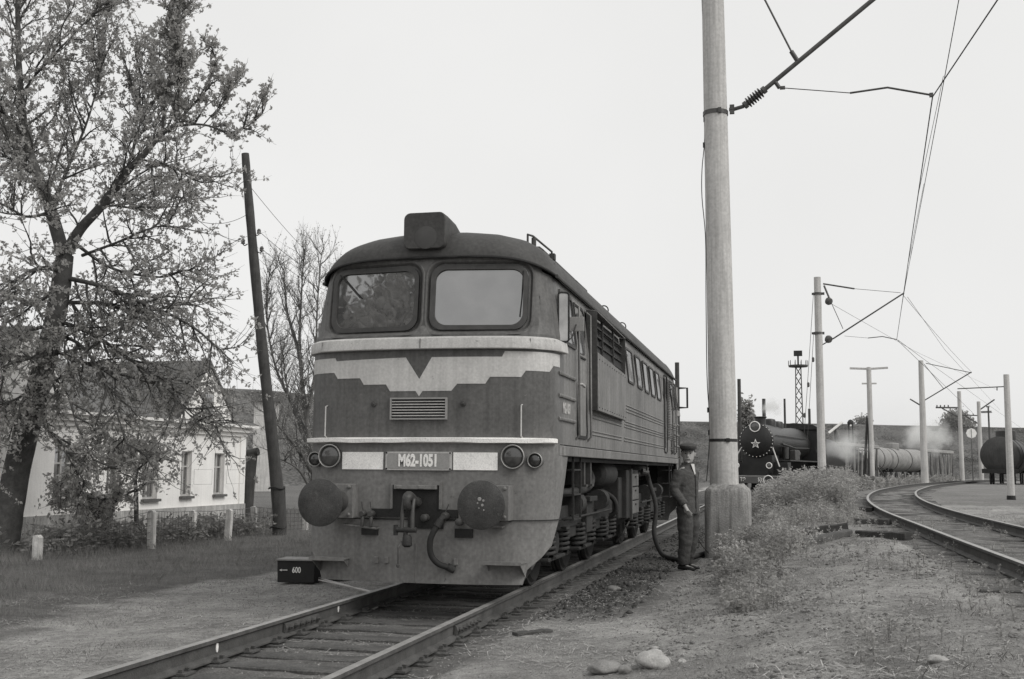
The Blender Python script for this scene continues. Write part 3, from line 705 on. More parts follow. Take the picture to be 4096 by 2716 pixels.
# body sides
SX = 1.45
for s in (-1, 1):
    mb = MB(); zs_ = [1.58, 1.70, 2.2, 2.9, 3.60]; rows = []
    for y in list(np.linspace(.6, YL-.6, 26)):
        rows.append([Vector((s*(SX-inset(z)), y, z)) for z in zs_])
    mb.grid(rows); sd = mb.build('body_side', M_side, loco)
    for y0, y1 in ((.36, .66), (YL-.66, YL-.36)):
        mb = MB(); mb.grid([[Vector((s*(SX+.002-inset(z)), y, z)) for z in (1.58, 1.71)] for y in (y0, y1)]); mb.build('sill_end', M_side, sd)
    mb = MB(); mb.bx(min(s*1.44, s*1.468), max(s*1.44, s*1.468), .55, YL-.55, 1.575, 1.69); mb.build('sill', M_side, sd, bevel=.01)
    mb = MB(); mb.tube([(s*1.452, y, 1.70) for y in (.4, YL-.4)], .006, 4); mb.build('seam', M_black, sd)
    mb = MB(); mb.tube([(s*1.415, y, 3.605+.0*y) for y in np.linspace(.38, YL-.38, 12)], .022, 6); mb.build('gutter', M_roof, sd, smooth=60)
    # pressed beads
    bead = [(1.46, y1) for y1 in ()]
    for z in (2.455, 2.405, 2.355, 2.19, 2.145, 2.10, 1.925, 1.88):
        for y0, y1 in ((5.75, 11.95), (13.35, 15.4)) + (((2.45, 5.4),) if z < 2.15 else ()):
            mb = MB(); mb.tube([(s*SX, y, z) for y in (y0, y1)], .013, 5); mb.build('bead', M_side, sd, smooth=60)
    for z in (2.50, 2.25, 1.99):
        for y0, y1 in ((.34, 1.33), (YL-1.33, YL-.34)):
            mb = MB(); mb.tube([(s*(SX-.004), y0, z), (s*(SX+.012), y0+.05, z), (s*(SX+.012), y1-.03, z), (s*(SX-.004), y1, z)], .022, 6); mb.build('bead', M_side, sd, smooth=60)
    def sidewin(y0, y1, z0, z1, name='side_window', glass=M_glass, fr=.035):
        mb = MB(); po = rrect(y0-fr, y1+fr, z0-fr, z1+fr, .08); pi = rrect(y0, y1, z0, z1, .055)
        def f3(p, o): return [Vector((s*(SX-inset(b)+o), a, b)) for a, b in p]
        mb.ring(f3(po, .0), f3(po, .02)); mb.ring(f3(po, .02), f3(pi, .02)); mb.ring(f3(pi, .02), f3(pi, .004)); w = mb.build(name, M_roof, sd)
        L_ = f3(pi, .006); mb = MB(); mb.add(L_, [tuple(range(len(L_)))]); mb.build('pane', glass, w); return w
    M_pale = MATS.setdefault('bright_glass', None) or MATS.update(bright_glass=glassmat('bright_glass', .07, .28)) or MATS['bright_glass']
    for y0, y1 in ((6.25, 7.0), (7.5, 8.2), (8.6, 9.3), (9.68, 10.38), (10.76, 11.45)): sidewin(y0, y1, 2.88, 3.40, glass=M_pale)
    sidewin(13.9, 14.8, 2.88, 3.40, glass=M_pale)
    # louvred shutter by the far door
    mb = MB(); mb.bx(min(s*1.44, s*1.462), max(s*1.44, s*1.462), 12.78, 13.2, 2.1, 3.42); lv = mb.build('shutter', M_roof, sd)
    for k in range(22):
        mb = MB(); mb.box((s*1.468, 12.99, 2.15+.057*k), (.02, .40, .03), (0, s*.6, 0)); mb.build('louvre', M_side, lv)
    # cab side window, open, and deflector
    for e in (0, 1):
        Y = (lambda y: y) if e == 0 else (lambda y: YL-y)
        y0, y1 = sorted((Y(.62), Y(1.36)))
        w = sidewin(y0, y1, 2.90, 3.46, 'cab_window', M_glass, .04)
        if s > 0 and e == 0:
            mb = MB(); y_ = Y(.42); po = rrect(0, .0+.11, 2.86, 3.42, .03)
            mb.tube([Vector((s*(1.43+a), Y(.40+.5*a), b)) for a, b in po+[po[0]]], .011, 6); df = mb.build('wind_deflector', M_black, sd)
            mb = MB(); L_ = [Vector((s*(1.43+a), Y(.40+.5*a), b)) for a, b in po]; mb.add(L_, [tuple(range(len(L_)))]); mb.build('deflector_glass', MATS.get('defl') or MATS.setdefault('defl', glassmat('deflector_glass', .30, .12)), df)
        mb = MB(); mb.bx(min(s*1.42, s*1.455), max(s*1.42, s*1.455), *sorted((Y(.50), Y(.59))), 2.9, 3.42); mb.build('window_post', M_belt, w)
        # mirror
        if e == 0:
            mb = MB(); mb.bx(min(s*1.475, s*1.655), max(s*1.475, s*1.655), *sorted((Y(.80), Y(.815))), 3.02, 3.19); mi = mb.build('mirror', M_plate, sd, bevel=.004)
            mb = MB(); mb.tube([(s*1.44, Y(.72), 2.86), (s*1.52, Y(.775), 2.95), (s*1.565, Y(.79), 3.10)], .008, 6); mb.build('mirror_arm', M_steel, mi)
        # cab door
        a, b_ = sorted((Y(1.50), Y(2.17)))
        mb = MB(); po = rrect(a-.03, b_+.03, 1.80, 3.48, .1); pi = rrect(a+.01, b_-.01, 1.84, 3.44, .08)
        def d3(p, o): return [Vector((s*(SX-inset(z)+o), y, z)) for y, z in p]
        mb.ring(d3(po, 0), d3(po, .018)); mb.ring(d3(po, .018), d3(pi, .018)); mb.ring(d3(pi, .018), d3(pi, .003)); dr = mb.build('door_frame', M_black, sd)
        mb = MB(); L_ = d3(pi, .005); mb.add(L_, [tuple(range(len(L_)))]); mb.build('door', M_side, dr)
        for yy in (Y(1.40), Y(2.26)):
            mb = MB(); mb.tube([(s*1.44, yy, 3.44), (s*1.49, yy, 3.40), (s*1.50, yy, 1.84), (s*1.45, yy, 1.78)], .014, 6); mb.build('door_handrail', M_steel if yy > 3 else M_side, dr, smooth=60)
        mb = MB(); mb.tube([(s*1.45, Y(1.58), 2.46), (s*1.50, Y(1.58), 2.46), (s*1.51, Y(1.70), 2.44)], .018, 8); mb.build('handle', M_brass, dr, smooth=60)
        mb = MB(); mb.bx(min(s*1.452, s*1.47), max(s*1.452, s*1.47), *sorted((Y(1.62), Y(2.05))), 2.80, 2.82); mb.build('door_window_sill', M_black, dr)
        mb = MB(); L_ = d3(rrect(*sorted((Y(1.62), Y(2.05))), 2.86, 3.36, .05), .009); mb.add(L_, [tuple(range(len(L_)))]); mb.build('door_glass', M_glass, dr)
        # cab steps below the door
        for z in (1.42, 1.12, .82):
            mb = MB(); mb.bx(min(s*1.2, s*1.40), max(s*1.2, s*1.40), *sorted((Y(1.55), Y(2.1))), z-.01, z+.01)
            for yy in (Y(1.57), Y(2.08)): mb.bx(min(s*1.375, s*1.40), max(s*1.375, s*1.40), yy-.015, yy+.015, z, z+.30 if z < 1.4 else 1.58)
            mb.build('cab_step', M_under, sd)
    # middle door
    mb = MB(); po = rrect(12.1, 12.7, 1.80, 3.46, .1); mb.tube([Vector((s*1.455, a, b)) for a, b in po+[po[0]]], .018, 5); dr = mb.build('door_frame', M_black, sd)
    mb = MB(); mb.tube([(s*1.45, 11.98, 3.4), (s*1.49, 11.98, 3.36), (s*1.49, 11.98, 1.9), (s*1.45, 11.98, 1.86)], .014, 6); mb.build('door_handrail', M_steel, dr)
    # air intake casing standing off the side, open at the top
    xo = lambda y: s*(1.555-.05*(y-2.4)/3.1)
    def slab(pts4, t, name, mt, par):
        mb = MB(); a = [Vector(p) for p in pts4]; nrm = (a[1]-a[0]).cross(a[2]-a[0]).normalized()*t
        mb.add(a+[p+nrm for p in a], [(0,1,2,3),(4,5,6,7),(0,1,5,4),(1,2,6,5),(2,3,7,6),(3,0,4,7)]); return mb.build(name, mt, par)
    ca_ = slab([(xo(2.42), 2.42, 2.19), (xo(5.5), 5.5, 2.19), (xo(5.5), 5.5, 2.90), (xo(2.42), 2.42, 2.94)], .008, 'intake_casing', M_side, sd)
    slab([(s*1.448, 2.40, 2.19), (xo(2.4), 2.40, 2.19), (xo(2.4), 2.40, 3.47), (s*1.41, 2.40, 3.49)], .012, 'casing_end', M_roof, ca_)
    slab([(s*1.448, 5.52, 2.19), (xo(5.5), 5.52, 2.19), (xo(5.5), 5.52, 3.47), (s*1.41, 5.52, 3.49)], .012, 'casing_end', M_roof, ca_)
    slab([(s*1.40, 2.40, 3.50), (xo(2.4), 2.40, 3.475), (xo(5.5), 5.52, 3.475), (s*1.40, 5.52, 3.50)], .012, 'casing_top', M_side, ca_)
    slab([(s*1.448, 2.42, 2.24), (s*1.448, 5.5, 2.24), (xo(5.5), 5.5, 2.185), (xo(2.4), 2.42, 2.185)], .006, 'casing_bottom', M_side, ca_)
    mb = MB(); mb.grid([[Vector((s*(1.462-inset(z)), y, z)) for z in (2.9, 3.47)] for y in (2.42, 5.5)]); mb.build('intake_mesh', M_black, ca_)
    for z in (2.98, 3.1, 3.22, 3.34):
        mb = MB(); mb.box((s*1.45, 3.95, z), (.03, 3.06, .02)); mb.build('intake_slat', M_under, ca_)
    for y in (3.4, 4.45):
        mb = MB(); mb.box((s*1.462, y, 3.18), (.03, .05, .58)); mb.build('intake_post', M_under, ca_)
    mb = MB()
    for y in np.linspace(2.55, 5.4, 12):
        for z in (2.23, 2.86): mb.lathe([(.012, 0), (.009, .008)], (xo(y)+s*.006, y, z), (s, 0, 0), 6)
    tag(mb.build('rivets', M_black, ca_), kind='stuff')
    # stencilled number on the cab side
    M = Matrix.Translation((s*1.455, .80 if s > 0 else .80, 2.115)) @ Matrix.Rotation(s*PI/2, 4, 'Z') @ Matrix.Rotation(PI/2, 4, 'X')
    text_obj('side_number', 'M62-1051', .165, M_belt, sd, M, .70, .002, .006)
# long roof
mb = MB(); ts = np.linspace(-1, 1, 41)
mb.grid([[Vector((sec(t)[0], y, sec(t)[1]-.004)) for t in ts] for y in np.linspace(.79, YL-.79, 20)])
rf = mb.build('roof', M_roof, loco, smooth=60)
def roof_hatch(x0, x1, y0, y1, z):
    mb = MB(); mb.prism([(x0, 3.95), (x0, z-.05), (x0+.06, z), (x1-.06, z), (x1, z-.05), (x1, 3.95)], lambda a, b, h: (a, h, b), y0, y1); return mb.build('roof_hatch', M_roof, rf, bevel=.015)
roof_hatch(-.95, .98, 1.75, 4.0, 4.24); roof_hatch(-.9, .95, 4.35, 5.25, 4.27); roof_hatch(-.9, .9, 5.7, 8.6, 4.235); roof_hatch(-.85, .9, 9.0, 10.9, 4.25); roof_hatch(-.9, .8, 11.6, 13.6, 4.20)
for y in (6.62, 8.85):
    for x in (-1.0, 1.0):
        mb = MB(); mb.tube([Vector((x, y+.0+.06*math.cos(a)*.3, 4.10+.075*math.sin(a)))+Vector((.07*math.cos(a), 0, 0)) for a in np.linspace(-.4, PI+.4, 15)], .012, 6); mb.build('lifting_ring', M_roof, rf, smooth=60)
mb = MB(); mb.tube([(.98, .80, 4.03), (.98, .80, 4.19), (1.0, 1.0, 4.21), (1.0, 2.15, 4.24), (1.0, 2.15, 4.05)], .014, 6); mb.cyl((1.0, 1.05, 4.0), (1.0, 1.05, 4.20), .03, n=8); mb.box((1.0, 2.2, 4.18), (.07, .10, .08)); mb.build('roof_grab_rail', M_roof, rf)
for x0, z0 in ((-1.18, 3.95), (1.16, 3.965)):
    mb = MB(); mb.tube([(x0, y, z0) for y in np.linspace(.7, 9.5, 10)], .017, 6); mb.build('roof_pipe', M_roof, rf, smooth=60)
mb = MB(); mb.lathe([(.05, 0), (.05, .06), (.1, .07), (.1, .1), (.03, .13)], (.85, 13.9, 4.05), (0, 0, 1), 10); mb.build('roof_vent', M_roof, rf)
# floor closing the body and the main frame
mb = MB(); mb.bx(-1.38, 1.38, .45, YL-.45, 1.52, 1.575); fl = mb.build('frame_floor', M_black, loco)
mb = MB(); mb.bx(-.55, -.35, .1, YL-.1, 1.18, 1.53); mb.bx(.35, .55, .1, YL-.1, 1.18, 1.53); mb.bx(-.9, .9, .02, .12, .9, 1.53); mb.bx(-.9, .9, YL-.12, YL-.02, .9, 1.53); mb.build('frame_beam', M_black, loco)
# bogies
def bogie(yc):
    bg_ = MB()
    for s in (-1, 1):
        bg_.bx(min(s*.98, s*1.12), max(s*.98, s*1.12), yc-2.75, yc+2.75, .66, .96)
        for y in (yc-1.05, yc+1.05): bg_.bx(min(s*.96, s*1.10), max(s*.96, s*1.10), y-.5, y+.5, .52, .70)
    for y in (yc-2.7, yc, yc+2.7): bg_.bx(-1.0, 1.0, y-.12, y+.12, .66, .90)
    bo = bg_.build('bogie', M_under, loco, bevel=.02)
    for dy in (-2.1, 0, 2.1):
        y = yc+dy
        for s in (-1, 1):
            mb = MB(); mb.lathe([(.2, -.065), (.46, -.06), (.49, -.03), (.525, -.03), (.53, .03), (.505, .05), (.555, .055), (.555, .085), (.2, .08), (.1, .1)], (s*.80, y, .525), (-s, 0, 0), 36); w = mb.build('wheel', M_under, bo, smooth=35)
            mb = MB(); mb.lathe([(.17, 0), (.17, .10), (.13, .14), (.05, .15)], (s*1.0, y, .525), (s, 0, 0), 16); mb.bx(min(s*.95, s*1.1), max(s*.95, s*1.1), y-.17, y+.17, .40, .66); ax = mb.build('axle_box', M_under, bo, smooth=35)
            mb = MB(); mb.bx(min(s*1.0, s*1.16), max(s*1.0, s*1.16), y-.62, y+.62, .33, .375); mb.build('equaliser', M_under, ax, bevel=.01)
            for dd in (-.45, .45):
                mb = MB(); n_ = 5*10
                mb.tube([(s*1.09+.105*math.cos(2*PI*k/10), y+dd+.105*math.sin(2*PI*k/10), .375+.30*k/n_) for k in range(n_+1)], .023, 6); mb.build('coil_spring', M_under, ax, smooth=60)
                mb = MB(); mb.cyl((s*1.08, y+dd, .36), (s*1.08, y+dd, .7), .05, n=10); mb.bx(min(s*.99, s*1.19), max(s*.99, s*1.19), y+dd-.11, y+dd+.11, .67, .70); mb.build('spring_seat', M_under, ax)
        mb = MB(); mb.cyl((-.8, y, .525), (.8, y, .525), .09, n=12); mb.build('axle', M_under, bo)
        mb = MB(); mb.lathe([(.28, -.35), (.34, -.3), (.34, .3), (.28, .35)], (0, y+.55*(1 if dy < 1 else -1), .6), (1, 0, 0), 18); mb.build('traction_motor', M_black, bo, smooth=40)
    for s in (-1, 1):
        for dy in (-1.05, 1.05):
            mb = MB(); mb.lathe([(.15, 0), (.15, .30), (.09, .33), (.04, .5)], (s*1.17, yc+dy-.2, .98), (0, 1, 0), 14); mb.build('brake_cylinder', M_under, bo, smooth=35)
            for e in (-.62, .62):
                mb = MB(); mb.tube([(s*.98, yc+dy+e, 1.0), (s*1.0, yc+dy+e*.95, .6), (s*.9, yc+dy+e*.85, .35)], .022, 6); mb.box((s*.80, yc+dy+e*.78, .5), (.12, .06, .34)); mb.build('brake_hanger', M_under, bo)
        mb = MB(); mb.bx(min(s*1.12, s*1.2), max(s*1.12, s*1.2), yc-.25, yc+.25, .55, 1.0); mb.bx(min(s*1.1, s*1.26), max(s*1.1, s*1.26), yc-.32, yc+.32, .98, 1.05); mb.build('side_bearer', M_under, bo, bevel=.01)
        mb = MB(); mb.tube([(s*1.15, yc-2.5, 1.2), (s*1.18, yc-2.55, .7), (s*.95, yc-2.75, .25), (s*.82, yc-2.72, .08)], .018, 6); mb.build('sand_pipe', M_steel, bo)
        mb = MB(); mb.cyl((s*1.21, yc-2.0, .80), (s*1.21, yc+2.0, .80), .018, n=6); mb.build('brake_rod', M_under, bo)
    return bo
bogie(3.95); bogie(YL-3.95)
# underframe equipment
for s in (-1, 1):
    mb = MB(); mb.tube(cat_rom([(s*1.05, .9, 1.12), (s*1.18, 1.8, 1.13), (s*1.25, 2.9, 1.15), (s*1.26, 3.6, 1.22), (s*1.2, 3.95, 1.36), (s*1.05, 4.0, 1.5)], 6), .055, 12); mb.build('air_duct', M_under, loco, smooth=60)
    for y, r in ((2.7, .03), (3.2, .03)):
        mb = MB(); mb.bx(min(s*1.22, s*1.34), max(s*1.22, s*1.34), y-.05, y+.05, 1.22, 1.55); mb.bx(min(s*1.20, s*1.37), max(s*1.20, s*1.37), y-.08, y+.08, 1.20, 1.23); mb.build('bracket', M_steel, loco)
    mb = MB(); mb.lathe([(.12, 0), (.19, .05), (.2, .1), (.2, 1.2), (.19, 1.25), (.12, 1.3)], (s*1.1, 4.9, 1.36), (0, 1, 0), 20); mb.build('air_reservoir', M_under, loco, smooth=35)
    mb = MB(); mb.tube(cat_rom([(s*1.0, 6.2, 1.1), (s*1.2, 6.3, .95), (s*1.22, 6.35, .75), (s*1.0, 6.4, .6)], 5), .04, 10); mb.build('cooling_pipe', M_under, loco, smooth=60)
    mb = MB(); mb.bx(min(s*.75, s*1.30), max(s*.75, s*1.30), 7.15, 8.75, .60, 1.42); bb = mb.build('battery_box', M_under, loco, bevel=.015)
    for k in range(3):
        mb = MB(); mb.bx(min(s*1.298, s*1.318), max(s*1.298, s*1.318), 7.72, 8.66, .66+.24*k, .66+.24*k+.215); lid = mb.build('battery_lid', M_side, bb, bevel=.006)
        mb = MB(); mb.box((s*1.325, 8.2, .66+.24*k+.16), (.02, .12, .03)); mb.build('latch', M_steel, lid)
    mb = MB(); mb.bx(min(s*1.295, s*1.335), max(s*1.295, s*1.335), 7.56, 7.66, .58, 1.44); mb.build('corner_post', M_steel, bb)
mb = MB(); mb.prism([(-1.22, 1.3), (-1.22, .62), (-.85, .38), (.85, .38), (1.22, .62), (1.22, 1.3)], lambda a, b, h: (a, h, b), 6.75, 9.15); mb.build('fuel_tank', M_under, loco, bevel=.02)
for s in (-1, 1):
    mb = MB(); mb.tube(cat_rom([(s*1.18, 8.95, 1.32), (s*1.35, 9.0, 1.36), (s*1.46, 9.05, 1.38)], 4), .05, 10); mb.box((s*1.30, 9.05, 1.46), (.3, .22, .08), (0, s*.2, 0)); mb.build('filler_neck', M_steel, loco, smooth=50)
mb = MB(); mb.tube([(1.45, YL-.15, 3.1+.33), (1.66, YL-.13, 3.43), (1.66, YL-.13, 2.95), (1.45, YL-.15, 2.95)], .03, 6); mb.build('rear_mirror', M_black, loco)
# ================================================================== concrete mast beside the man
def insulator(mb, p, q_, n=7, r=.085, core=.04):
    p, q_ = Vector(p), Vector(q_); d = q_-p; L = d.length
    pr = [(core, 0), (core*1.5, .01), (core*1.5, L*.14), (core, L*.15)]
    for k in range(n):
        a = L*(.17+.66*k/n); w = L*.66/n
        pr += [(core, a), (r, a+w*.35), (r, a+w*.5), (core, a+w*.8)]
    pr += [(core, L*.85), (core*1.5, L*.86), (core*1.5, L*.99), (core, L)]
    mb.lathe(pr, p, d, 16)
MX, MY = 2.98, 7.4
mast = thing('catenary_mast', (MX, MY, gz(MX, MY)), 'thick round concrete mast rising from a tall stained block beside the man', 'mast')
def loc(p, o=mast): return Vector(p)-Vector(o.location)
def rel(P, o): return [Vector(p)-Vector(o.location) for p in P]
r1 = random.Random(3)
mb = MB(); rows = []
for h, w in ((-.3, .385), (.0, .382), (.3, .378), (.6, .376), (.9, .374), (1.02, .37), (1.07, .35), (1.12, .29), (1.15, .26)):
    rows.append([Vector((x*w/.38+r1.uniform(-.006, .006), y*w/.38+r1.uniform(-.006, .006), h+(r1.uniform(-.012, .012) if h > .9 else 0))) for x, y in rrect(-.38, .38, -.38, .38, .13, 5)])
mb.grid(rows, close=True); mb.f.append(tuple(range(len(mb.v)-24, len(mb.v)))); mb.build('footing_block', M_block, mast, smooth=40)
mb = MB(); mb.tube([(-.05-.009*h, 0, h) for h in (.9, 3, 6, 9, 12)], [.24, .228, .212, .196, .18], 28); pole = mb.build('pole', M_concrete, mast, smooth=50)
def band(h, w=.05, t=.02, mt=M_steel, name='clamp_band'):
    r = .245-.0054*h; mb = MB(); mb.lathe([(r*.97, -w/2), (r+t, -w/2), (r+t, w/2), (r*.97, w/2)], (-.05-.009*h, 0, h), (0, 0, 1), 28)
    for a in (-1.2, 2.2): mb.box((-.05-.009*h+(r+t)*math.cos(a), (r+t)*math.sin(a), h), (.06, .05, w*1.3))
    return mb.build(name, mt, mast, smooth=40)
zc = ony(2870, 455, MY).z-mast.location.z
band(zc, .07, .015); band(1.12+.76, .05, .004, M_under, 'tar_band')
pA = loc(ony(2935, 437, MY)); pB = loc(ony(2975, 425, MY)); pC = loc(ony(3062, 355, MY)); pD = loc(ony(3490, 0, MY)); tip = pC+(pD-pC)*1.9
mb = MB(); mb.tube([pA-Vector((.08, 0, 0)), pA, pB], .035, 8); mb.box(pA-Vector((.03, 0, 0)), (.08, .06, .16)); mb.build('bracket_hinge', M_steel, mast)
mb = MB(); insulator(mb, pB, pC, 6, .1, .045); mb.build('insulator', M_porc, mast, smooth=35)
mb = MB(); mb.tube([pC-(pD-pC).normalized()*.05, pD, tip], [.04, .04, .038], 10); arm = mb.build('bracket_arm', M_steel, mast, smooth=50)
jA = loc(ony(3190, 245, MY)); jd = (pD-pC).normalized(); jA = pC+jd*((jA-pC).dot(jd))
sA = loc(ony(3165, 205, MY)); sB = loc(ony(3060, 0, MY)); sB = sA+(sB-sA)*1.9
mb = MB(); mb.tube([jA, sA], .04, 8); mb.tube([sA, sB], .017, 8); mb.build('strut', M_steel, mast, smooth=50)
kA = loc(ony(3095, 320, MY)); kA = pC+jd*((kA-pC).dot(jd)); kB = loc(ony(3118, 352, MY))
mb = MB(); mb.tube([kA, kB], .035, 8); mb.box(kB+Vector((.05, 0, -.0)), (.09, .05, .05)); mb.build('registration_lug', M_steel, mast)
rg = [loc(ony(a, b, MY)) for a, b in ((3133, 352), (3268, 362), (3400, 372))]
mb = MB(); mb.tube(rg, .009, 5); mb.build('registration_chain', M_wire, mast)
rg2 = [loc(ony(a, b, MY)) for a, b in ((3400, 372), (3550, 350), (3725, 380))]
mb = MB(); mb.tube(rg2, .018, 8); mb.box(rg2[-1], (.06, .04, .07)); mb.build('registration_arm', M_steel, mast, smooth=30)
# earthing cable down the left of the mast
ec = [loc(ony(a, b, MY-.05)) for a, b in ((2812, -300), (2808, 0), (2818, 160), (2816, 330), (2819, 480), (2817, 580), (2808, 680), (2808, 790), (2822, 950), (2824, 1200), (2828, 1500), (2836, 1640), (2838, 1750), (2832, 1850), (2826, 1925))]
mb = MB(); mb.tube(cat_rom(ec, 4), .008, 5); mb.build('earth_cable', M_wire, mast)
for (u, v_) in ((2819, 478), (2817, 580), (2834, 1640), (2838, 1730)):
    p = loc(ony(u, v_, MY-.05)); mb = MB(); mb.box(p, (.045, .045, .085)); mb.build('cable_clip', M_black, mast)
# ---- second mast and others beyond
def mast_at(u, vtop, D, r0, r1, label, zb, name='catenary_mast', group=None, mt=M_concrete, lean=None):
    t = atd(u, vtop, D); b_ = Vector((t.x if lean is None else lean.x, t.y if lean is None else lean.y, zb))
    o = thing(name, b_, label, 'mast' if name == 'catenary_mast' else 'pole', group=group)
    mb = MB(); n_ = 7; mb.tube([Vector((0, 0, -.3)).lerp(t-b_, k/(n_-1)) for k in range(n_)], [r0+(r1-r0)*k/(n_-1) for k in range(n_)], 14); mb.build('pole', mt, o, smooth=50)
    return o, t-b_
m2, t2 = mast_at(3269, 1109, 55, .20, .165, 'concrete catenary mast with pulleys and slanted bracket standing next to the steam engine', 0.0)
def L2(u, v_, o=m2, D=None):
    y = o.location.y; return ony(u, v_, y)-o.location
for v_ in (1175, 1333):
    p = L2(3270, v_); mb = MB(); mb.lathe([(.17, -.05), (.22, -.05), (.22, .05), (.17, .05)], (p.x, 0, p.z), (0, 0, 1), 16); mb.box((p.x+.27, 0, p.z), (.1, .08, .12)); mb.box((p.x-.24, 0, p.z), (.06, .08, .1)); mb.build('clamp_band', M_steel, m2)
a0 = L2(3292, 1135); a1 = L2(3418, 1155); a2 = L2(3602, 1171); mb = MB(); mb.tube([a0, a1], .04, 6); mb.build('stay_insulator', M_porc, m2); mb = MB(); mb.tube([a1, a2], .012, 5); mb.build('stay_wire', M_wire, m2)
b0 = L2(3291, 1378); b1 = L2(3332, 1355); b2 = L2(3608, 1177); mb = MB(); mb.tube([b0, b1], .03, 6); mb.build('bracket_hinge', M_steel, m2); mb = MB(); mb.tube([b1, b2, b2+(b2-b1)*.03], .035, 8); mb.build('bracket_arm', M_steel, m2)
c0 = L2(3296, 1142); c1 = L2(3318, 1195); c2 = L2(3372, 1315); mb = MB(); mb.tube([c0, c1], .05, 6); mb.build('strut_insulator', M_porc, m2); mb = MB(); mb.tube([c1, c2], .018, 6); mb.build('strut', M_steel, m2)
for (u, v_) in ((3316, 1205), (3315, 1357)):
    p = L2(u, v_); mb = MB(); mb.lathe([(.1, -.12), (.17, -.1), (.19, 0), (.15, .1), (.05, .12)], p, (.7, -.6, -.3), 14); mb.build('pulley', M_porc, m2, smooth=40)
d0 = L2(3378, 1344); d1 = L2(3472, 1352); d2 = L2(3530, 1346); d3_ = L2(3587, 1358); mb = MB(); mb.tube([d0, d1], .008, 4); mb.build('registration_chain', M_wire, m2); mb = MB(); mb.tube([d1, d2, d3_], .022, 6); mb.build('registration_arm', M_steel, m2)
for dx, (u0, v0), (u1, v1) in ((0, (3253, 1180), (3215, 1760)), (1, (3254, 1338), (3228, 1780))):
    mb = MB(); mb.tube([L2(u0, v0)+Vector((0, -.2, 0)), L2(u1, v1)+Vector((0, -.2, 0))], .012, 5); mb.build('tension_cable', M_wire, m2)
for (u, v_) in ((3233, 1540), (3252, 1440), (3218, 1662)):
    p = L2(u, v_)+Vector((0, -.2, 0)); mb = MB(); mb.lathe([(.02, -.12), (.06, -.08), (.06, .08), (.02, .12)], p, (0, 0, 1), 8); mb.build('cable_insulator', M_porc, m2)
m3, t3 = mast_at(3683, 1442, 95, .30, .19, 'tall concrete catenary mast rising out of white steam above the tank cars', .5)
L3 = lambda u, v_: L2(u, v_, m3)
mb = MB(); mb.tube([L3(3703, 1453), L3(3880, 1490), L3(3886, 1492)], .03, 5); mb.build('stay_wire', M_wire, m3)
mb = MB(); mb.tube([L3(3697, 1602), L3(3886, 1488)], .05, 6); mb.build('bracket_arm', M_steel, m3)
mb = MB(); mb.tube([L3(3695, 1455), L3(3775, 1555)], .025, 5); mb.build('strut', M_steel, m3)
mb = MB(); mb.tube([L3(3640, 1596), L3(3678, 1619)], .06, 6); mb.build('back_bracket', M_steel, m3)
mr_, tr = mast_at(4025, 1498, 45, .135, .10, 'short slender concrete post in the grass inside the curving track', .36, lean=atd(4045, 1995, 45))
LR = lambda u, v_: L2(u, v_, mr_)
mb = MB(); mb.tube([LR(3830, 1555), LR(4026, 1546)], .022, 6); mb.build('cross_rod', M_steel, mr_); mb = MB(); mb.tube([LR(3988, 1548), LR(3988, 1562)], .02, 5); mb.build('clamp', M_steel, mr_)
mb = MB(); mb.lathe([(.17, -.1), (.15, .22), (.12, .24)], (0, 0, 0), (0, 0, 1), 12); mb.build('foot_sleeve', M_black, mr_)
m5, t5 = mast_at(3836, 1565, 130, .24, .2, 'distant concrete mast with a telegraph crossarm and insulators on its left', .5)
L5 = lambda u, v_: L2(u, v_, m5)
mb = MB(); mb.tube([L5(3743, 1630), L5(3830, 1631)], .09, 5); mb.tube([L5(3768, 1633), L5(3830, 1667)], .07, 5)
for u in (3748, 3762, 3778, 3793): mb.tube([L5(u, 1630), L5(u, 1620)], .07, 5)
mb.build('crossarm', M_wood, m5)
m6, t6 = mast_at(3914, 1606, 140, .26, .2, 'distant concrete mast behind the round white signal disc', .5)
L6 = lambda u, v_: L2(u, v_, m6)
mb = MB(); mb.tube([L6(3838, 1660), L6(3910, 1662)], .07, 5); mb.tube([L6(3858, 1662), L6(3912, 1694)], .07, 5); mb.tube([L6(3918, 1640), L6(3978, 1598)], .08, 5); mb.build('crossarm', M_wood, m6)
m7, t7 = mast_at(3953, 1630, 170, .14, .11, 'thin dark far telegraph pole with a small double crossarm', .5, 'telegraph_pole', mt=M_wood)
L7 = lambda u, v_: L2(u, v_, m7)
mb = MB(); mb.tube([L7(3922, 1647), L7(3966, 1645)], .08, 5); mb.tube([L7(3925, 1651), L7(3968, 1650)], .06, 5); mb.tube([L7(3945, 1627), L7(3958, 1627)], .1, 5); mb.build('crossarm', M_wood, m7)
# twin pole with T-shaped head
tw, tt = mast_at(3475, 1475, 75, .19, .15, 'pale twin concrete pole with a wide T-shaped crosshead', .1, 'lamp_pole')
mb = MB(); hw = t2.x*0+2.0*.5
tx = tt.x; tz = tt.z
mb.box((tx-.62, 0, tz+.02), (1.1, .18, .12), (0, .05, 0)); mb.box((tx+.62, 0, tz+.02), (1.1, .18, .12), (0, -.05, 0)); mb.cyl((tx, 0, tz-.2), (tx, 0, tz+.1), .14); mb.build('crosshead', M_concrete, tw); mb = MB(); mb.box((tx, 0, tz-.95), (.9, .12, .09)); mb.build('lower_crosspiece', M_concrete, tw)
mb = MB(); mb.tube([(-.55, .15, -.3), (-.16, .1, tz*.62)], [.09, .075], 10); mb.build('raking_strut', M_wood, tw)
mb = MB(); mb.tube([(-.2, -.12, -.3), (-.1, -.05, tz*.60)], [.07, .06], 8); mb.build('raking_strut', M_wood, tw)
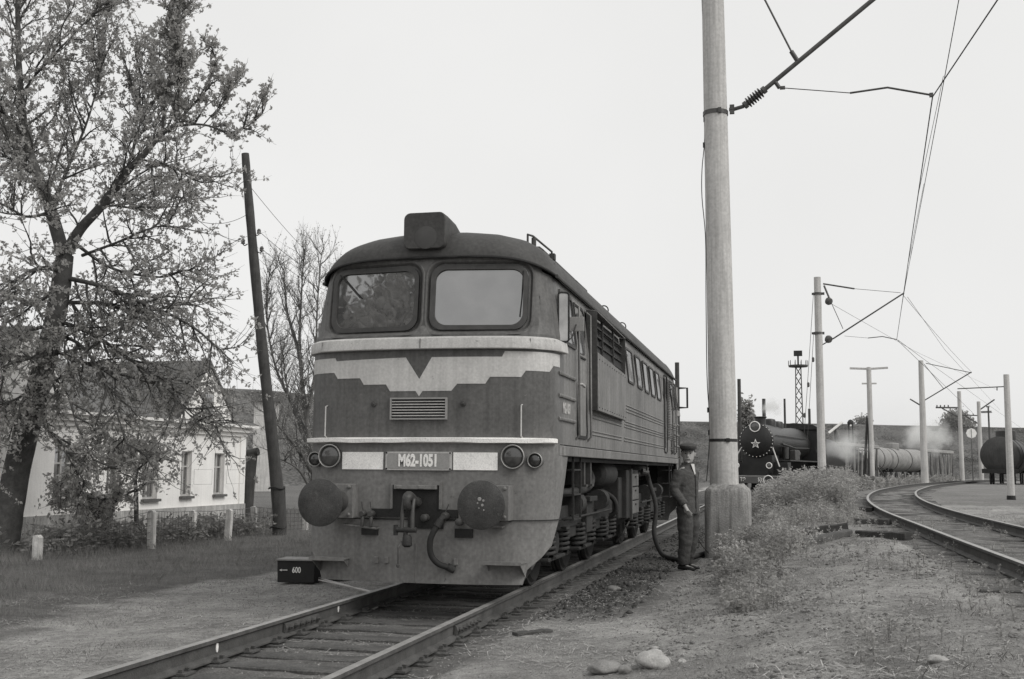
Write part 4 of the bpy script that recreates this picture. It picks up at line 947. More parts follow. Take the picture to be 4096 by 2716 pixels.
# lattice floodlight tower
tp = atd(3192, 1430, 160); tower = thing('floodlight_tower', (tp.x, tp.y, -.2), 'far lattice floodlight tower with a round platform above the steam engine', 'tower')
mb = MB(); ht = atd(3192, 1468, 160).z+.2
def leg(k, h): a = PI/4+k*PI/2; w = .85-.35*h/ht; return Vector((w*math.cos(a), w*math.sin(a), h))
for k in range(4): mb.tube([leg(k, 0), leg(k, ht)], .07, 5)
nn = 12
for i in range(nn):
    h0, h1 = ht*i/nn, ht*(i+1)/nn
    for k in range(4): mb.tube([leg(k, h0), leg((k+1) % 4, h1)], .045, 4); mb.tube([leg((k+1) % 4, h0), leg(k, h1)], .045, 4)
mb.build('lattice', M_steel, tower)
mb = MB(); mb.lathe([(.3, -.1), (1.3, 0), (1.35, .25), (.4, .3)], (0, 0, ht), (0, 0, 1), 14)
for k in range(10): a = 2*PI*k/10; mb.cyl((1.3*math.cos(a), 1.3*math.sin(a), ht+.2), (1.3*math.cos(a), 1.3*math.sin(a), ht+.9), .05, n=5)
mb.build('platform', M_steel, tower)
mb = MB(); mb.cyl((0, 0, ht+.2), (0, 0, ht+1.7), .12); mb.box((0, -.1, ht+1.9), (1.15, .4, .75)); mb.build('lamp_bank', M_under, tower)
# overhead wires (sagging tubes)
def wire(name, P, r, label, sag=0.):
    P = [Vector(p) for p in P]; out = []
    for a, b in zip(P, P[1:]):
        for k in range(16):
            t = k/16; p = a.lerp(b, t); p.z -= sag*4*t*(1-t); out.append(p)
    out.append(P[-1]); mb = MB(); mb.tube(out, r, 5); o = mb.build(name, M_wire, smooth=60)
    c = out[0]; o.data.transform(Matrix.Translation(-c)); o.location = c
    return tag(o, label, 'wire')
c1 = ony(3730, 388, MY); c2w = ony(3587, 1358, m2.location.y); c3w = ony(3890, 1650, m3.location.y)
wire('contact_wire', [ony(3990, 0, 3.2)+(ony(3990, 0, 3.2)-c1)*2.2, c1, c2w, c3w], .011, 'taut lower overhead wire clamped to the registration arms above the curving track')
mtop = tip+mast.location
ms2 = ony(3612, 1180, m2.location.y); ms3 = ony(3886, 1488, m3.location.y)
mo = wire('messenger_wire', [mtop+Vector((1.2, -14, .4)), mtop+Vector((.05, 0, .05)), ms2, ms3], .010, 'upper messenger wire sagging between the slanted brackets of the catenary masts', .12)
def drop(f, a, b_):  # droppers between the two wires
    p = mtop.lerp(ms2, f); p.z -= .12*4*f*(1-f); q_ = c1.lerp(c2w, f)
    mb = MB(); mb.tube([p-mo.location, q_-mo.location], .006, 4); mb.build('dropper', M_wire, mo)
for f in (.2, .45, .7, .88): drop(f, 0, 0)
wire('contact_wire', [ony(3592, 1360, m2.location.y), atd(3700, 1440, 75), atd(4096, 1720, 170)], .011, 'thin wire running down to the right beyond the second catenary mast')
wire('messenger_wire', [ony(3630, 1188, m2.location.y), atd(3780, 1400, 78), atd(4000, 1640, 170)], .010, 'thin upper wire falling away beyond the pulley bracket')
wire('feeder_wire', [ony(3325, 1215, m2.location.y), atd(3660, 1405, 92), atd(3990, 1560, 170)], .009, 'faint wire leaving the pulley towards the mast in the steam')
# ================================================================== leaning wooden pole on the left
pb = onz(1116, 2140, -.25); wp_ = thing('utility_pole', pb, 'dark leaning wooden utility pole standing in the grass left of the diesel', 'pole')
dy = pb.y-1.2
def LW(u, v_, dd=0): return ony(u, v_, pb.y+dd)-pb
cl = [LW(1118, 2150), LW(1112, 2000), LW(1083, 1700), LW(1050, 1400), LW(1017, 1050), LW(995, 800), LW(981, 615)]
mb = MB(); P_ = cat_rom(cl, 4); mb.tube(P_, [.175-.075*i/(len(P_)-1)+.005*math.sin(i*1.7) for i in range(len(P_))], 14); mb.build('pole', M_wood, wp_, smooth=50)
mb = MB(); f0 = LW(1095, 2120, -.12); f1 = LW(1078, 1930, -.12); mb.tube([LW(1132, 2110, .1), LW(1128, 1945, .1)], [.09, .085], 8); mb.build('footing_post', M_wood, wp_, smooth=50)
for (u, v_) in ((1112, 2110), (1107, 1952)):
    p = LW(u, v_); mb = MB(); mb.tube([p+Vector((.2*math.cos(a), .2*math.sin(a), .02*math.sin(a*3))) for a in np.linspace(0, 2*PI, 21)], .018, 6); mb.build('wire_wrap', M_black, wp_)
for (u, v_, s) in ((972, 968, -1), (1036, 928, 1), (1047, 998, 1), (985, 1000, -1)):
    if (u, v_) == (985, 1000): continue
    e = LW(u, v_); c_ = LW(u+(-s)*18, v_+8); mb = MB(); mb.tube(cat_rom([c_, c_.lerp(e, .6)+Vector((0, 0, -.07)), e+Vector((0, 0, -.05)), e], 4), .014, 6); hk_ = mb.build('hook', M_steel, wp_)
    mb = MB(); mb.lathe([(.03, -.05), (.06, -.04), (.045, .0), (.055, .03), (.03, .08)], e, (0, 0, 1), 12); mb.build('insulator', M_porc, hk_, smooth=40)
for (u0, v0, D0), (u1, v1, D1), lb in (((1036, 925, 0), (1330, 1130, 30), 'thin line wire running from the leaning wooden pole behind the diesel cab'), ((1047, 996, 0), (1330, 1170, 30), 'lower thin line wire from the leaning wooden pole behind the diesel'), ((1000, 745, 0), (1320, 1090, 30), 'topmost thin line wire from the leaning wooden pole to the right'), ((972, 966, 0), (760, 850, 24), 'thin wire from the leaning wooden pole up into the big tree'), ((985, 860, 0), (780, 880, 24), 'slack wire between the leaning wooden pole and the tree crown')):
    a = LW(u0, v0)+pb; b_ = atd(u1, v1, 27.9 if D1 is None else (45 if D1 == 30 else 26)); wire('line_wire', [a, b_], .007, lb, .15)
# leaning thick log prop behind the house corner
lb_ = onz(985, 2070, -.25); lp_ = thing('prop_log', lb_, 'short thick leaning log by the right corner of the white house', 'log')
mb = MB(); tp_ = ony(1010, 1815, lb_.y)-lb_; mb.tube([(0, 0, -.2), tp_*.5, tp_], [.2, .18, .17], 10); mb.build('log', M_wood, lp_, smooth=50)
mb = MB(); mb.tube([tp_+Vector((-.25, 0, -.02)), tp_+Vector((.2, 0, .08))], .14, 9); mb.build('crosspiece', M_wood, lp_, smooth=50)
# ================================================================== white house
HX = -12.4
hy = lambda a, b: onx(a*.5739, 1400+b*.5739, HX)
yR = hy(1692, 900).y; zG = -.25; zE = hy(1700, 605).z; zC = hy(1720, 560).z
yL_ = hy(-350, 900).y
house = thing('house', (HX, yR, zG), 'low whitewashed house with cornice, tall windows and a gabled dormer behind the tree', 'house')
h = lambda x, y, z: Vector((x-HX, y-yR, z-zG))
DEP = 7.5
wins = [(1497, 1568, 720, 1005), (1268, 1340, 706, 1018), (1004, 1108, 712, 1038), (752, 845, 690, 1010), (385, 535, 660, 1040)]
WY = []
for (a0, a1, b0, b1) in wins:
    y0 = hy(a0, b0).y; y1 = hy(a1, b0).y; z1 = hy((a0+a1)/2, b0).z; z0 = hy((a0+a1)/2, b1).z; WY.append((y0, y1, z0, z1))
# wall with true openings: vertical strips
mb = MB(); ys = sorted([yL_, yR]+[w[0] for w in WY]+[w[1] for w in WY])
def wallquad(ya, yb, za, zb): mb.add([h(HX, ya, za), h(HX, yb, za), h(HX, yb, zb), h(HX, ya, zb)], [(0, 1, 2, 3)])
for a, b_ in zip(ys, ys[1:]):
    w = next((w for w in WY if abs(w[0]-a) < 1e-6), None)
    if w: wallquad(a, b_, zG-.3, w[2]); wallquad(a, b_, w[3], zE+.15)
    else: wallquad(a, b_, zG-.3, zE+.15)
mb.add([h(HX, yR, zG-.3), h(HX-DEP, yR, zG-.3), h(HX-DEP, yR, zE+.15), h(HX, yR, zE+.15)], [(0, 1, 2, 3)])
mb.add([h(HX, yL_, zG-.3), h(HX-DEP, yL_, zG-.3), h(HX-DEP, yL_, zE+.15), h(HX, yL_, zE+.15)], [(0, 1, 2, 3)])
mb.add([h(HX-DEP, yL_, zG-.3), h(HX-DEP, yR, zG-.3), h(HX-DEP, yR, zE+.15), h(HX-DEP, yL_, zE+.15)], [(0, 1, 2, 3)])
mb.build('wall', M_plaster, house)
mb = MB(); mb.bx(*(lambda a, b: (a.x, b.x, a.y, b.y, a.z, b.z))(h(HX-.02, yR-.28, zG-.3), h(HX+.05, yR+.05, zE))); mb.build('corner_pilaster', M_plaster, house)
for z0, z1, o_ in ((zE, zE+.12, .08), (zE+.12, zE+.26, .20), (zE+.26, zE+.36, .34)):
    mb = MB(); mb.bx(*(lambda a, b: (a.x, b.x, a.y, b.y, a.z, b.z))(h(HX-DEP, yL_, z0), h(HX+o_, yR+o_, z1-.003))); mb.build('cornice', M_plaster, house)
mb = MB(); mb.bx(*(lambda a, b: (a.x, b.x, a.y, b.y, a.z, b.z))(h(HX-.01, yL_, zG-.3), h(HX+.08, yR+.07, zG+.55))); mb.build('plinth', mat('plinth_plaster', .42, .9, .3, 2, .3, 30, streak=.3, fine=.2), house)
for y0, y1, z0, z1 in WY:
    mb = MB(); d_ = .16
    for (ya, yb, za, zb) in ((y0, y1, z0, z0+.05), (y0, y1, z1-.05, z1), (y0, y0+.05, z0+.05, z1-.05), (y1-.05, y1, z0+.05, z1-.05), ((y0+y1)/2-.03, (y0+y1)/2+.03, z0+.05, z1-.05)):
        a = h(HX-d_, ya, za); b_ = h(HX-d_+.05, yb, zb); mb.bx(a.x, b_.x, a.y, b_.y, a.z, b_.z)
    zt = z0+(z1-z0)*.66; a = h(HX-d_+.002, y0+.05, zt-.02); b_ = h(HX-d_+.048, y1-.05, zt+.02); mb.bx(a.x, b_.x, a.y, b_.y, a.z, b_.z)
    wn = mb.build('window', M_belt, house)
    mb = MB(); a = h(HX-d_-.01, y0, z0); b_ = h(HX-d_+.01, y1, z1); mb.bx(a.x, b_.x, a.y, b_.y, a.z, b_.z); mb.build('pane', M_glass, wn)
    mb = MB()
    for ya, yb, za, zb in ((y0-.002, y0, z0, z1), (y1, y1+.002, z0, z1), (y0, y1, z1, z1+.002), (y0, y1, z0-.002, z0)):
        a = h(HX-d_-.02, ya, za); b_ = h(HX-.001, yb, zb); mb.bx(a.x, b_.x, a.y, b_.y, a.z, b_.z)
    mb.build('reveal', M_plaster, wn)
    mb = MB(); a = h(HX-.1, y0-.06, z0-.07); b_ = h(HX+.10, y1+.06, z0); mb.bx(a.x, b_.x, a.y, b_.y, a.z, b_.z); mb.build('sill', M_tin, wn)
for w in WY[:2]:   # light wire window guards folded open
    y1 = w[1]; zm = (w[2]+w[3])/2; mb = MB(); A = [h(HX+.06, y1+.05, zm-.3), h(HX+.35, y1+.55, zm-.3), h(HX+.35, y1+.55, zm+.12), h(HX+.06, y1+.05, zm+.12)]; mb.tube(A+[A[0]], .007, 5); mb.build('window_guard', M_concrete, house)
# hipped tin roof, ridge parallel to the front
zr = hy(900, 150).z+.6; mb = MB(); e = .36
A = [h(HX+e, yL_, zE+.355), h(HX+e, yR+e, zE+.355), h(HX-DEP-e, yR+e, zE+.355), h(HX-DEP-e, yL_, zE+.355), h(HX-DEP/2, yL_, zr), h(HX-DEP/2, yR-4.2, zr)]
mb.add(A, [(0, 1, 5, 4), (1, 2, 5), (2, 3, 4, 5), (0, 4, 3)]); rfh = mb.build('roof', M_tin, house)
# gabled dormer facing the tracks
ap = hy(1380, 160); g0 = hy(1235, 430); g1 = hy(1500, 430); zb_ = hy(1380, 440).z
gy0, gy1 = g0.y-.3, g1.y+.45; gm = (gy0+gy1)/2; za = ap.z+.25
mb = MB(); F_ = [h(HX+.30, gy0, zE+.3), h(HX+.30, gy1, zE+.3), h(HX+.30, gy1, zb_), h(HX+.30, gm, za), h(HX+.30, gy0, zb_)]; Bk = [p+Vector((-DEP*.55, 0, 0)) for p in F_]
mb.add(F_+Bk, [(0, 1, 2, 3, 4), (0, 4, 9, 5), (1, 2, 7, 6)]); dm = mb.build('dormer', M_plaster, house)
mb = MB()
for ya in (gy0, gy1):
    sgn = -1 if ya == gy0 else 1
    a = h(HX+.36, ya+sgn*.16, zb_-.10); b_ = h(HX+.36, gm, za+.12); c_ = b_+Vector((-DEP*.55, 0, 0)); d_ = a+Vector((-DEP*.55, 0, 0))
    mb.add([a, b_, c_, d_]+[p+Vector((0, 0, -.1)) for p in (a, b_, c_, d_)], [(0, 1, 2, 3), (4, 5, 6, 7), (0, 1, 5, 4), (3, 2, 6, 7), (0, 3, 7, 4)])
mb.build('dormer_roof', M_tin, dm)
mb = MB(); yw = hy(1330, 360).y; yw = gm; a = h(HX+.28, yw-.3, zb_-.1); b_ = h(HX+.33, yw+.3, zb_+.6); mb.bx(a.x, b_.x, a.y, b_.y, a.z, b_.z); dw = mb.build('dormer_window', M_belt, dm)
mb = MB(); mb.bx(a.x+.02, b_.x+.01, a.y+.07, b_.y-.07, a.z+.07, b_.z-.07); mb.build('pane', M_glass, dw)
# tall gable wing at the left end of the house
wy0, wy1 = hy(-150, 500).y, hy(440, 500).y; wz = hy(380, 330).z; mb = MB(); wm = (wy0+wy1)/2
F_ = [h(HX+.12, wy0, zE+.3), h(HX+.12, wy1, zE+.3), h(HX+.12, wy1, wz), h(HX+.12, wm, wz+1.5), h(HX+.12, wy0, wz)]; Bk = [p+Vector((-DEP*.6, 0, 0)) for p in F_]
mb.add(F_+Bk, [(0, 1, 2, 3, 4), (0, 4, 9, 5), (1, 2, 7, 6)]); gwg = mb.build('gable_wing', M_plaster, house); mb = MB(); mb.add([p+Vector((0, 0, .03)) for p in F_+Bk], [(3, 2, 7, 8), (3, 4, 9, 8)]); mb.build('wing_roof', M_tin, gwg)
# pale shed and its roof far behind
sp = atd(1055, 1800, 80); shed = thing('shed', (sp.x, sp.y, -.2), 'pale plastered shed half hidden behind the leaning pole', 'shed', rz=.447)
mb = MB(); sw = 2.6; shh = atd(1055, 1606, 80).z+.2; mb.bx(-.75, .95, 0, 2.5, -.3, shh); mb.build('wall', mat('shed_plaster', .55, .9, .2, 1.5, streak=.3, fine=.2), shed)
mb = MB(); mb.prism([(-.95, shh), (1.15, shh), (1.15, shh+.12), (.1, shh+.4), (-.95, shh+.12)], lambda a, b, h_: (a, h_, b), -.3, 2.8); mb.build('roof', M_tin, shed)
mb = MB(); mb.bx(.3, .65, -.03, .02, shh-2.0, shh-1.2); mb.build('window', M_glass, shed)
# fence: stubby white posts with wire mesh between, along the lawn
posts = [(148, 2240, 95), (605, 2195, 150), (774, 2165, 118), (909, 2161, 120), (1019, 2135, 104), (1220, 2120, 75)]
fence = thing('garden_fence', onz(605, 2195, -.25), 'low garden fence of white concrete posts and wire mesh in front of the house', 'fence')
PB = []
r5 = random.Random(9)
for (u, v_, hp) in posts:
    b_ = onz(u, v_, -.25); top = atd(u+6, v_-hp-6, math.hypot(b_.x-CAM[0], b_.y-CAM[1])).z; PB.append((b_, top))
    l = b_-fence.location; mb = MB(); w = .07; a = r5.uniform(-.05, .05); hh = top-b_.z
    mb.prism([(-w, -.2), (w, -.2), (w+a, hh-.05), (a+w*.3, hh), (a-w, hh-.02)], lambda p, q__, t: (l.x+p, l.y+t, l.z+q__), -.06, .06); mb.build('post', mat('whitewashed_post', .62, .9, .25, 5, .3, 40, streak=.3, fine=.2), fence, bevel=.008)
for (a, ta), (b_, tb_) in zip(PB, PB[1:]):
    if (b_-a).length > 14: continue
    mb = MB(); A = a-fence.location; B2 = b_-fence.location
    hA = min(.95, ta-a.z); hB = min(.95, tb_-b_.z)
    for k in range(6):
        f = k/5; mb.tube([A+Vector((0, 0, .05+hA*.9*f)), A.lerp(B2, .5)+Vector((0, 0, .03+(hA+hB)/2*.9*f)), B2+Vector((0, 0, .05+hB*.9*f))], .0055, 4)
    nn_ = int((b_-a).length/.16)
    for k in range(1, nn_):
        t = k/nn_; p = A.lerp(B2, t); mb.tube([p+Vector((0, 0, .04)), p+Vector((0, 0, .04+(hA*(1-t)+hB*t)*.9))], .0045, 4)
    mb.build('wire_mesh', M_steel, fence)
# two dark gate pillars with a sagging chain in front of the door
for (u0, u1, vt, vb, lb) in ((358, 430, 1990, 2150, 'dark square gate pillar in front of the house door'), (135, 235, 1995, 2150, 'weathered gate pillar beside the big tree trunk')):
    b_ = onz((u0+u1)/2, vb, -.25); D = math.hypot(b_.x-CAM[0], b_.y-CAM[1]); w = (u1-u0)/FPX*D/2; hh = atd((u0+u1)/2, vt, D).z-b_.z
    o = thing('gate_pillar', b_, lb, 'pillar'); mb = MB(); mb.bx(-w, w, -w, w, -.2, hh); mb.build('shaft', M_wood if u0 > 300 else M_block, o, bevel=.02); mb = MB(); mb.bx(-w-.06, w+.06, -w-.06, w+.06, hh, hh+.08); mb.build('cap', M_tin, o, bevel=.01)
# ================================================================== trackside box and point lever
bx_ = onz(1190, 2325, -.2); box600 = thing('trackside_box', (bx_.x-.02, bx_.y, -.22), 'low black metal box with white 600 and an arrow beside the track', 'box', rz=.12)
mb = MB(); mb.prism([(-.28, 0), (.26, 0), (.27, .30), (-.29, .31)], lambda a, b, h_: (a, h_, b), -.0, .42); cs = mb.build('case', M_black, box600, bevel=.006)
mb = MB(); mb.bx(-.30, .29, -.02, .44, .308, .332); mb.build('lid', mat('grey_lid', .26, .7, .3, 6, fine=.2), box600, bevel=.006)  # lid in a lighter grey than the black case
for y_ in (.02, .3): mb = MB(); mb.bx(.18, .24, y_, y_+.04, .33, .36); mb.build('hinge', M_black, box600)
text_obj('lettering', '600', .115, M_white, cs, Matrix.Translation((0.0, -.004, .175)) @ Matrix.Rotation(PI/2, 4, 'X'), .75, .002, .002)
mb = MB(); mb.prism([(-.255, .175), (-.215, .193), (-.225, .179), (-.135, .182), (-.135, .170), (-.225, .171), (-.215, .157)], lambda a, b, h_: (a, h_, b), -.006, -.002); mb.build('arrow', M_white, cs)
lp0 = onz(1335, 2318, -.22); lv_ = thing('point_lever', (lp0.x, lp0.y, -.22), 'black point lever with weighted arm and pale counterweight behind the box', 'lever', rz=.1)
mb = MB(); mb.bx(-.35, .3, -.12, .12, 0, .05); mb.prism([(-.1, .05), (.2, .05), (.08, .22), (0, .22)], lambda a, b, h_: (a, h_, b), -.08, .08); mb.build('base', M_under, lv_)
mb = MB(); mb.tube([(-.02, 0, .2), (-.16, 0, .42), (-.24, 0, .66)], .022, 6); mb.build('arm', M_black, lv_)
mb = MB(); mb.box((-.27, 0, .74), (.09, .05, .2)); mb.build('handle', M_black, lv_)
mb = MB(); mb.lathe([(.05, -.04), (.085, -.03), (.085, .03), (.05, .04)], (.04, -.1, .15), (.3, -1, .1), 14); mb.build('counterweight', M_concrete, lv_, smooth=40)
for (ua, va), (ub, vb), rr, lb in (((1275, 2312), (1545, 2327), .013, 'thin pale operating rod from the point lever to the rail'), ((1275, 2320), (1560, 2332), .011, 'second operating rod just in front of the pale one')):
    A_ = onz(ua, va, -.17); B_ = onx(ub, vb, -.86); B_.z = -.13; rod = MB(); rod.tube([A_, B_], rr, 6); tag(rod.build('point_rod', M_brass), lb, 'rod')
# ================================================================== fuelling hose
hp = [onx(2050+a*.957, 900+b*.957, x) for a, b, x in ((540, 1030, 1.42), (560, 1036, 1.50), (572, 1075, 1.54))]
ph = [hp[0], hp[1], hp[2]]
E1 = ony(2050+600*.957, 900+1180*.957, 8.3); E2 = ony(2050+592*.957, 900+1290*.957, 8.1)
E3 = onz(2050+625*.957, 900+1362*.957, .03); E4 = onz(2050+680*.957, 900+1384*.957, .02)
hb_ = [hp[0], hp[1], hp[2], E1, E2, Vector((E3.x, E3.y, gz(E3.x, E3.y)+.07)), Vector((E4.x, E4.y, gz(E4.x, E4.y)+.045))]
fx, fy = MX-.45, MY-.1; hb_ += [Vector((2.3, 6.6, gz(2.3, 6.6)+.05)), Vector((fx, fy, gz(fx, fy)+.06)), Vector((fx+.1, fy+.6, gz(fx, fy+.6)+.05)), Vector((fx+.3, fy+1.6, gz(fx, fy+1.6)+.0))]
mb = MB(); mb.tube(cat_rom(hb_, 8), .042, 10); ho = mb.build('fuel_hose', M_rubber, smooth=60); tag(ho, 'thick black fuelling hose hanging from the diesel and lying on the ground', 'hose')
mb = MB(); mb.cyl(hp[0], hp[1], .06, n=12); mb.tube([hp[1], hp[1]+Vector((.02, -.1, .12)), hp[1]+Vector((.05, -.22, .14))], .015, 6); mb.build('nozzle', M_steel, ho)
c0_ = Vector((2.52, 6.2, gz(2.5, 6.2)+.45)); mb = MB(); mb.tube(cat_rom([c0_, Vector((2.58, 6.5, .25)), Vector((2.68, 6.85, .08))], 5), .008, 5); tag(mb.build('thin_cable', M_wire), 'thin dark cable slanting to the ground beside the concrete block', 'cable')
# ================================================================== steam locomotive
s0 = atd(3026, 1761, 58); s1 = atd(3212, 1790, 70); rz = -math.atan2(s1.x-s0.x, s1.y-s0.y)
ZS = s0.z-3.05
steam = thing('steam_locomotive', (s0.x, s0.y, ZS), 'black steam locomotive with a star on its smokebox and white-ringed lamps', 'locomotive', rz=rz)
M_sblk = mat('steam_black', .016, .42, .4, 3, fine=.2, spec=.5)
M_sgrey = mat('steam_sooty_steel', .06, .5, .4, 3, fine=.2, metal=.2)
mb = MB(); mb.lathe([(.80, -.06), (.87, 0), (.87, .05), (.86, .1), (.86, 2.4), (.84, 2.45), (.84, 6.5), (.92, 8.6), (.92, 9.8)], (0, 0, 3.05), (0, 1, 0), 40); bl = mb.build('boiler', M_sblk, steam, smooth=35)
mb = MB(); mb.lathe([(.78, -.062), (.70, -.12), (.4, -.19), (.1, -.22)], (0, 0, 3.05), (0, 1, 0), 36); mb.build('smokebox_door', M_sblk, bl, smooth=40)
for k in range(28):
    a = 2*PI*k/28; mb = MB(); mb.lathe([(.026, 0), (.02, .03)], (.83*math.cos(a), -.06, 3.05+.83*math.sin(a)), (0, -1, 0), 6); mb.build('bolt', M_white, bl)
st = []
for k in range(10): r = .25 if k % 2 == 0 else .105; a = PI/2+2*PI*k/10; st.append((r*math.cos(a), r*math.sin(a)))
mb = MB(); mb.prism(st, lambda a, b, h: (a, h, 2.86+b), -.26, -.2); sr = mb.build('star', M_white, bl)
mb = MB(); mb.prism([(a*.68, b*.68) for a, b in st], lambda a, b, h: (a, h, 2.86+b), -.275, -.255); mb.build('star_field', M_plate, sr)
def slamp(x, y, z, r):
    mb = MB(); mb.lathe([(r*.8, .25), (r, .15), (r, -.02), (r*.88, -.03), (r*.85, .02)], (x, y, z), (0, 1, 0), 24); l = mb.build('lamp', M_sblk, steam, smooth=35)
    mb = MB(); mb.tube([Vector((x+r*math.cos(a), y-.03, z+r*math.sin(a))) for a in np.linspace(0, 2*PI, 25)], .028 if r > .2 else .024, 6); mb.build('rim', M_white, l, smooth=60)
    mb = MB(); mb.lathe([(r*.86, 0), (r*.5, -.02), (.01, -.03)], (x, y, z), (0, 1, 0), 20); mb.build('lens', mat('steam_lens', .10, .1, .2, 5, spec=.9), l, smooth=60)
slamp(-.02, -.2, 3.73, .25); slamp(.78, -.75, 1.78, .135); slamp(-.86, -.75, 1.78, .135)
mb = MB(); mb.lathe([(.30, -.15), (.27, 0), (.27, .32), (.33, .36), (.33, .40), (.27, .41)], (0, .95, 3.88), (0, 0, 1), 24); mb.build('chimney', M_sblk, steam, smooth=35)
for y, r, hh in ((3.0, .36, .42), (4.8, .38, .36)):
    mb = MB(); mb.lathe([(r, -.2), (r, hh*.6), (r*.85, hh*.9), (r*.4, hh)], (0, y, 3.85), (0, 0, 1), 20); mb.build('dome', M_sblk, steam, smooth=40)
for s in (-1, 1):
    mb = MB(); mb.bx(min(s*.8, s*1.5), max(s*.8, s*1.5), .9, 10.2, 2.02, 2.08); mb.build('running_board', M_sgrey, steam)
    mb = MB(); mb.tube([(s*.78, .1, 2.7), (s*1.25, -.55, 1.72)], .035, 6); mb.build('front_stay', M_stripe, steam)
    mb = MB(); mb.lathe([(.3, 0), (.36, .05), (.36, 1.0), (.3, 1.05)], (s*1.15, .35, 1.0), (0, 1, 0), 20); mb.bx(min(s*.6, s*1.45), max(s*.6, s*1.45), .45, 1.25, 1.2, 1.95); mb.build('cylinder', M_sblk, steam, smooth=35)
    mb = MB(); mb.bx(min(s*1.12, s*1.42), max(s*1.12, s*1.42), 2.6, 3.8, 2.08, 2.6); mb.build('side_tank', M_sgrey, steam, bevel=.03)
    mb = MB(); mb.lathe([(.15, 0), (.15, 1.4)], (s*.98, 4.2, 2.45), (0, 1, 0), 12); mb.cyl((s*1.0, 2.2, 2.15), (s*1.0, 2.2, 2.75), .16); mb.build('air_pump', M_sgrey, steam, smooth=35)
    mb = MB(); mb.tube([(s*.86, .5, 3.3), (s*.9, .6, 3.32), (s*.9, 9, 3.32)], .025, 6); mb.build('handrail', M_sgrey, steam)
    mb = MB(); mb.tube([(s*.9, 2, 2.9), (s*.95, 5, 2.75), (s*.95, 9, 2.8)], .04, 6); mb.build('pipe', M_sgrey, steam)
    for k, y in enumerate((2.9, 4.55, 6.2, 7.85, 9.5)):
        mb = MB(); mb.lathe([(.25, -.06), (.62, -.06), (.7, -.04), (.7, .07), (.25, .07)], (s*.78, y, .7), (1, 0, 0), 28); mb.build('driving_wheel', M_sblk, steam, smooth=35)
    mb = MB(); mb.lathe([(.2, -.05), (.42, -.05), (.42, .07)], (s*.78, .1, .425), (1, 0, 0), 20); mb.build('leading_wheel', M_sblk, steam, smooth=35)
    mb = MB(); mb.bx(min(s*.9, s*.98), max(s*.9, s*.98), 2.7, 9.7, .52, .66); mb.build('coupling_rod', M_sgrey, steam)
    mb = MB(); mb.lathe([(.1, .45), (.1, .12), (.22, .1), (.23, .02), (.05, 0)], (s*.875, -1.45, 1.06), (0, 1, 0), 24); bf = mb.build('buffer', M_sblk, steam, smooth=35)
    mb = MB(); mb.tube([Vector((s*.875+.225*math.cos(a), -1.44, 1.06+.225*math.sin(a))) for a in np.linspace(0, 2*PI, 25)], .025, 6); mb.build('white_ring', M_white, bf, smooth=60)
mb = MB(); mb.bx(-1.32, 1.32, -1.02, -.9, .90, 1.27); bb = mb.build('buffer_beam', mat('beam_red_paint', .11, .6, .2, 3), steam, bevel=.01)
mb = MB(); mb.bx(-1.32, 1.32, -1.03, -1.015, 1.25, 1.275); mb.build('beam_edge', M_stripe, bb)
for t_, x in (('ТЭ', -.48), ('531', .42)):
    text_obj('lettering', t_, .26, M_white, bb, Matrix.Translation((x, -1.03, 1.08)) @ Matrix.Rotation(PI/2, 4, 'X'), .8, .003, .006)
mb = MB(); mb.bx(-1.2, 1.2, -.9, .6, 1.27, 1.32); mb.bx(-.6, .6, -.3, 10, .9, 1.5); mb.bx(-.75, .75, .1, 1.7, 1.3, 2.3); mb.build('front_deck', M_sblk, steam)
mb = MB(); mb.bx(-1.5, 1.5, 9.7, 11.6, 1.6, 4.0); mb.prism([(-1.6, 3.9), (-1.1, 4.2), (0, 4.3), (1.1, 4.2), (1.6, 3.9)], lambda a, b, h: (a, h, b), 9.5, 12); cabs = mb.build('cab', M_sblk, steam, bevel=.02)
for s in (-1, 1):
    mb = MB(); mb.bx(min(s*1.495, s*1.51), max(s*1.495, s*1.51), 10.2, 10.9, 2.9, 3.5); mb.build('cab_window', M_glass, cabs)
mb = MB(); mb.lathe([(1.2, 0), (1.35, .1), (1.35, 6.9), (1.2, 7)], (0, 12.6, 2.3), (0, 1, 0), 28); mb.bx(-1.35, 1.35, 12.5, 19.8, 1.0, 1.4); tn = mb.build('tender', M_sblk, steam, smooth=35)
for y in (13.5, 15, 17.3, 18.8):
    for s in (-1, 1):
        mb = MB(); mb.lathe([(.2, -.05), (.45, -.05), (.45, .07)], (s*.78, y, .47), (1, 0, 0), 20); mb.build('wheel', M_sblk, tn, smooth=35)
# track under the steam engine
stt = tag(bpy.data.objects.new('railway_track', None), 'track below the steam locomotive', None, kind='structure'); col.objects.link(stt)
dS = Vector((-math.sin(rz), math.cos(rz), 0)); sS = Vector((math.cos(rz), math.sin(rz), 0)); o_ = Vector((s0.x, s0.y, ZS))
for s in (-1, 1): rail_obj([o_+sS*(s*.79)+dS*t for t in (-14, 0, 12, 24)], stt)
for k in range(26): p = o_+dS*(-6+k*.9); inst(SLEEP[k % 6], 'sleeper', stt, (p.x, p.y, ZS-.176), (0, 0, rz))
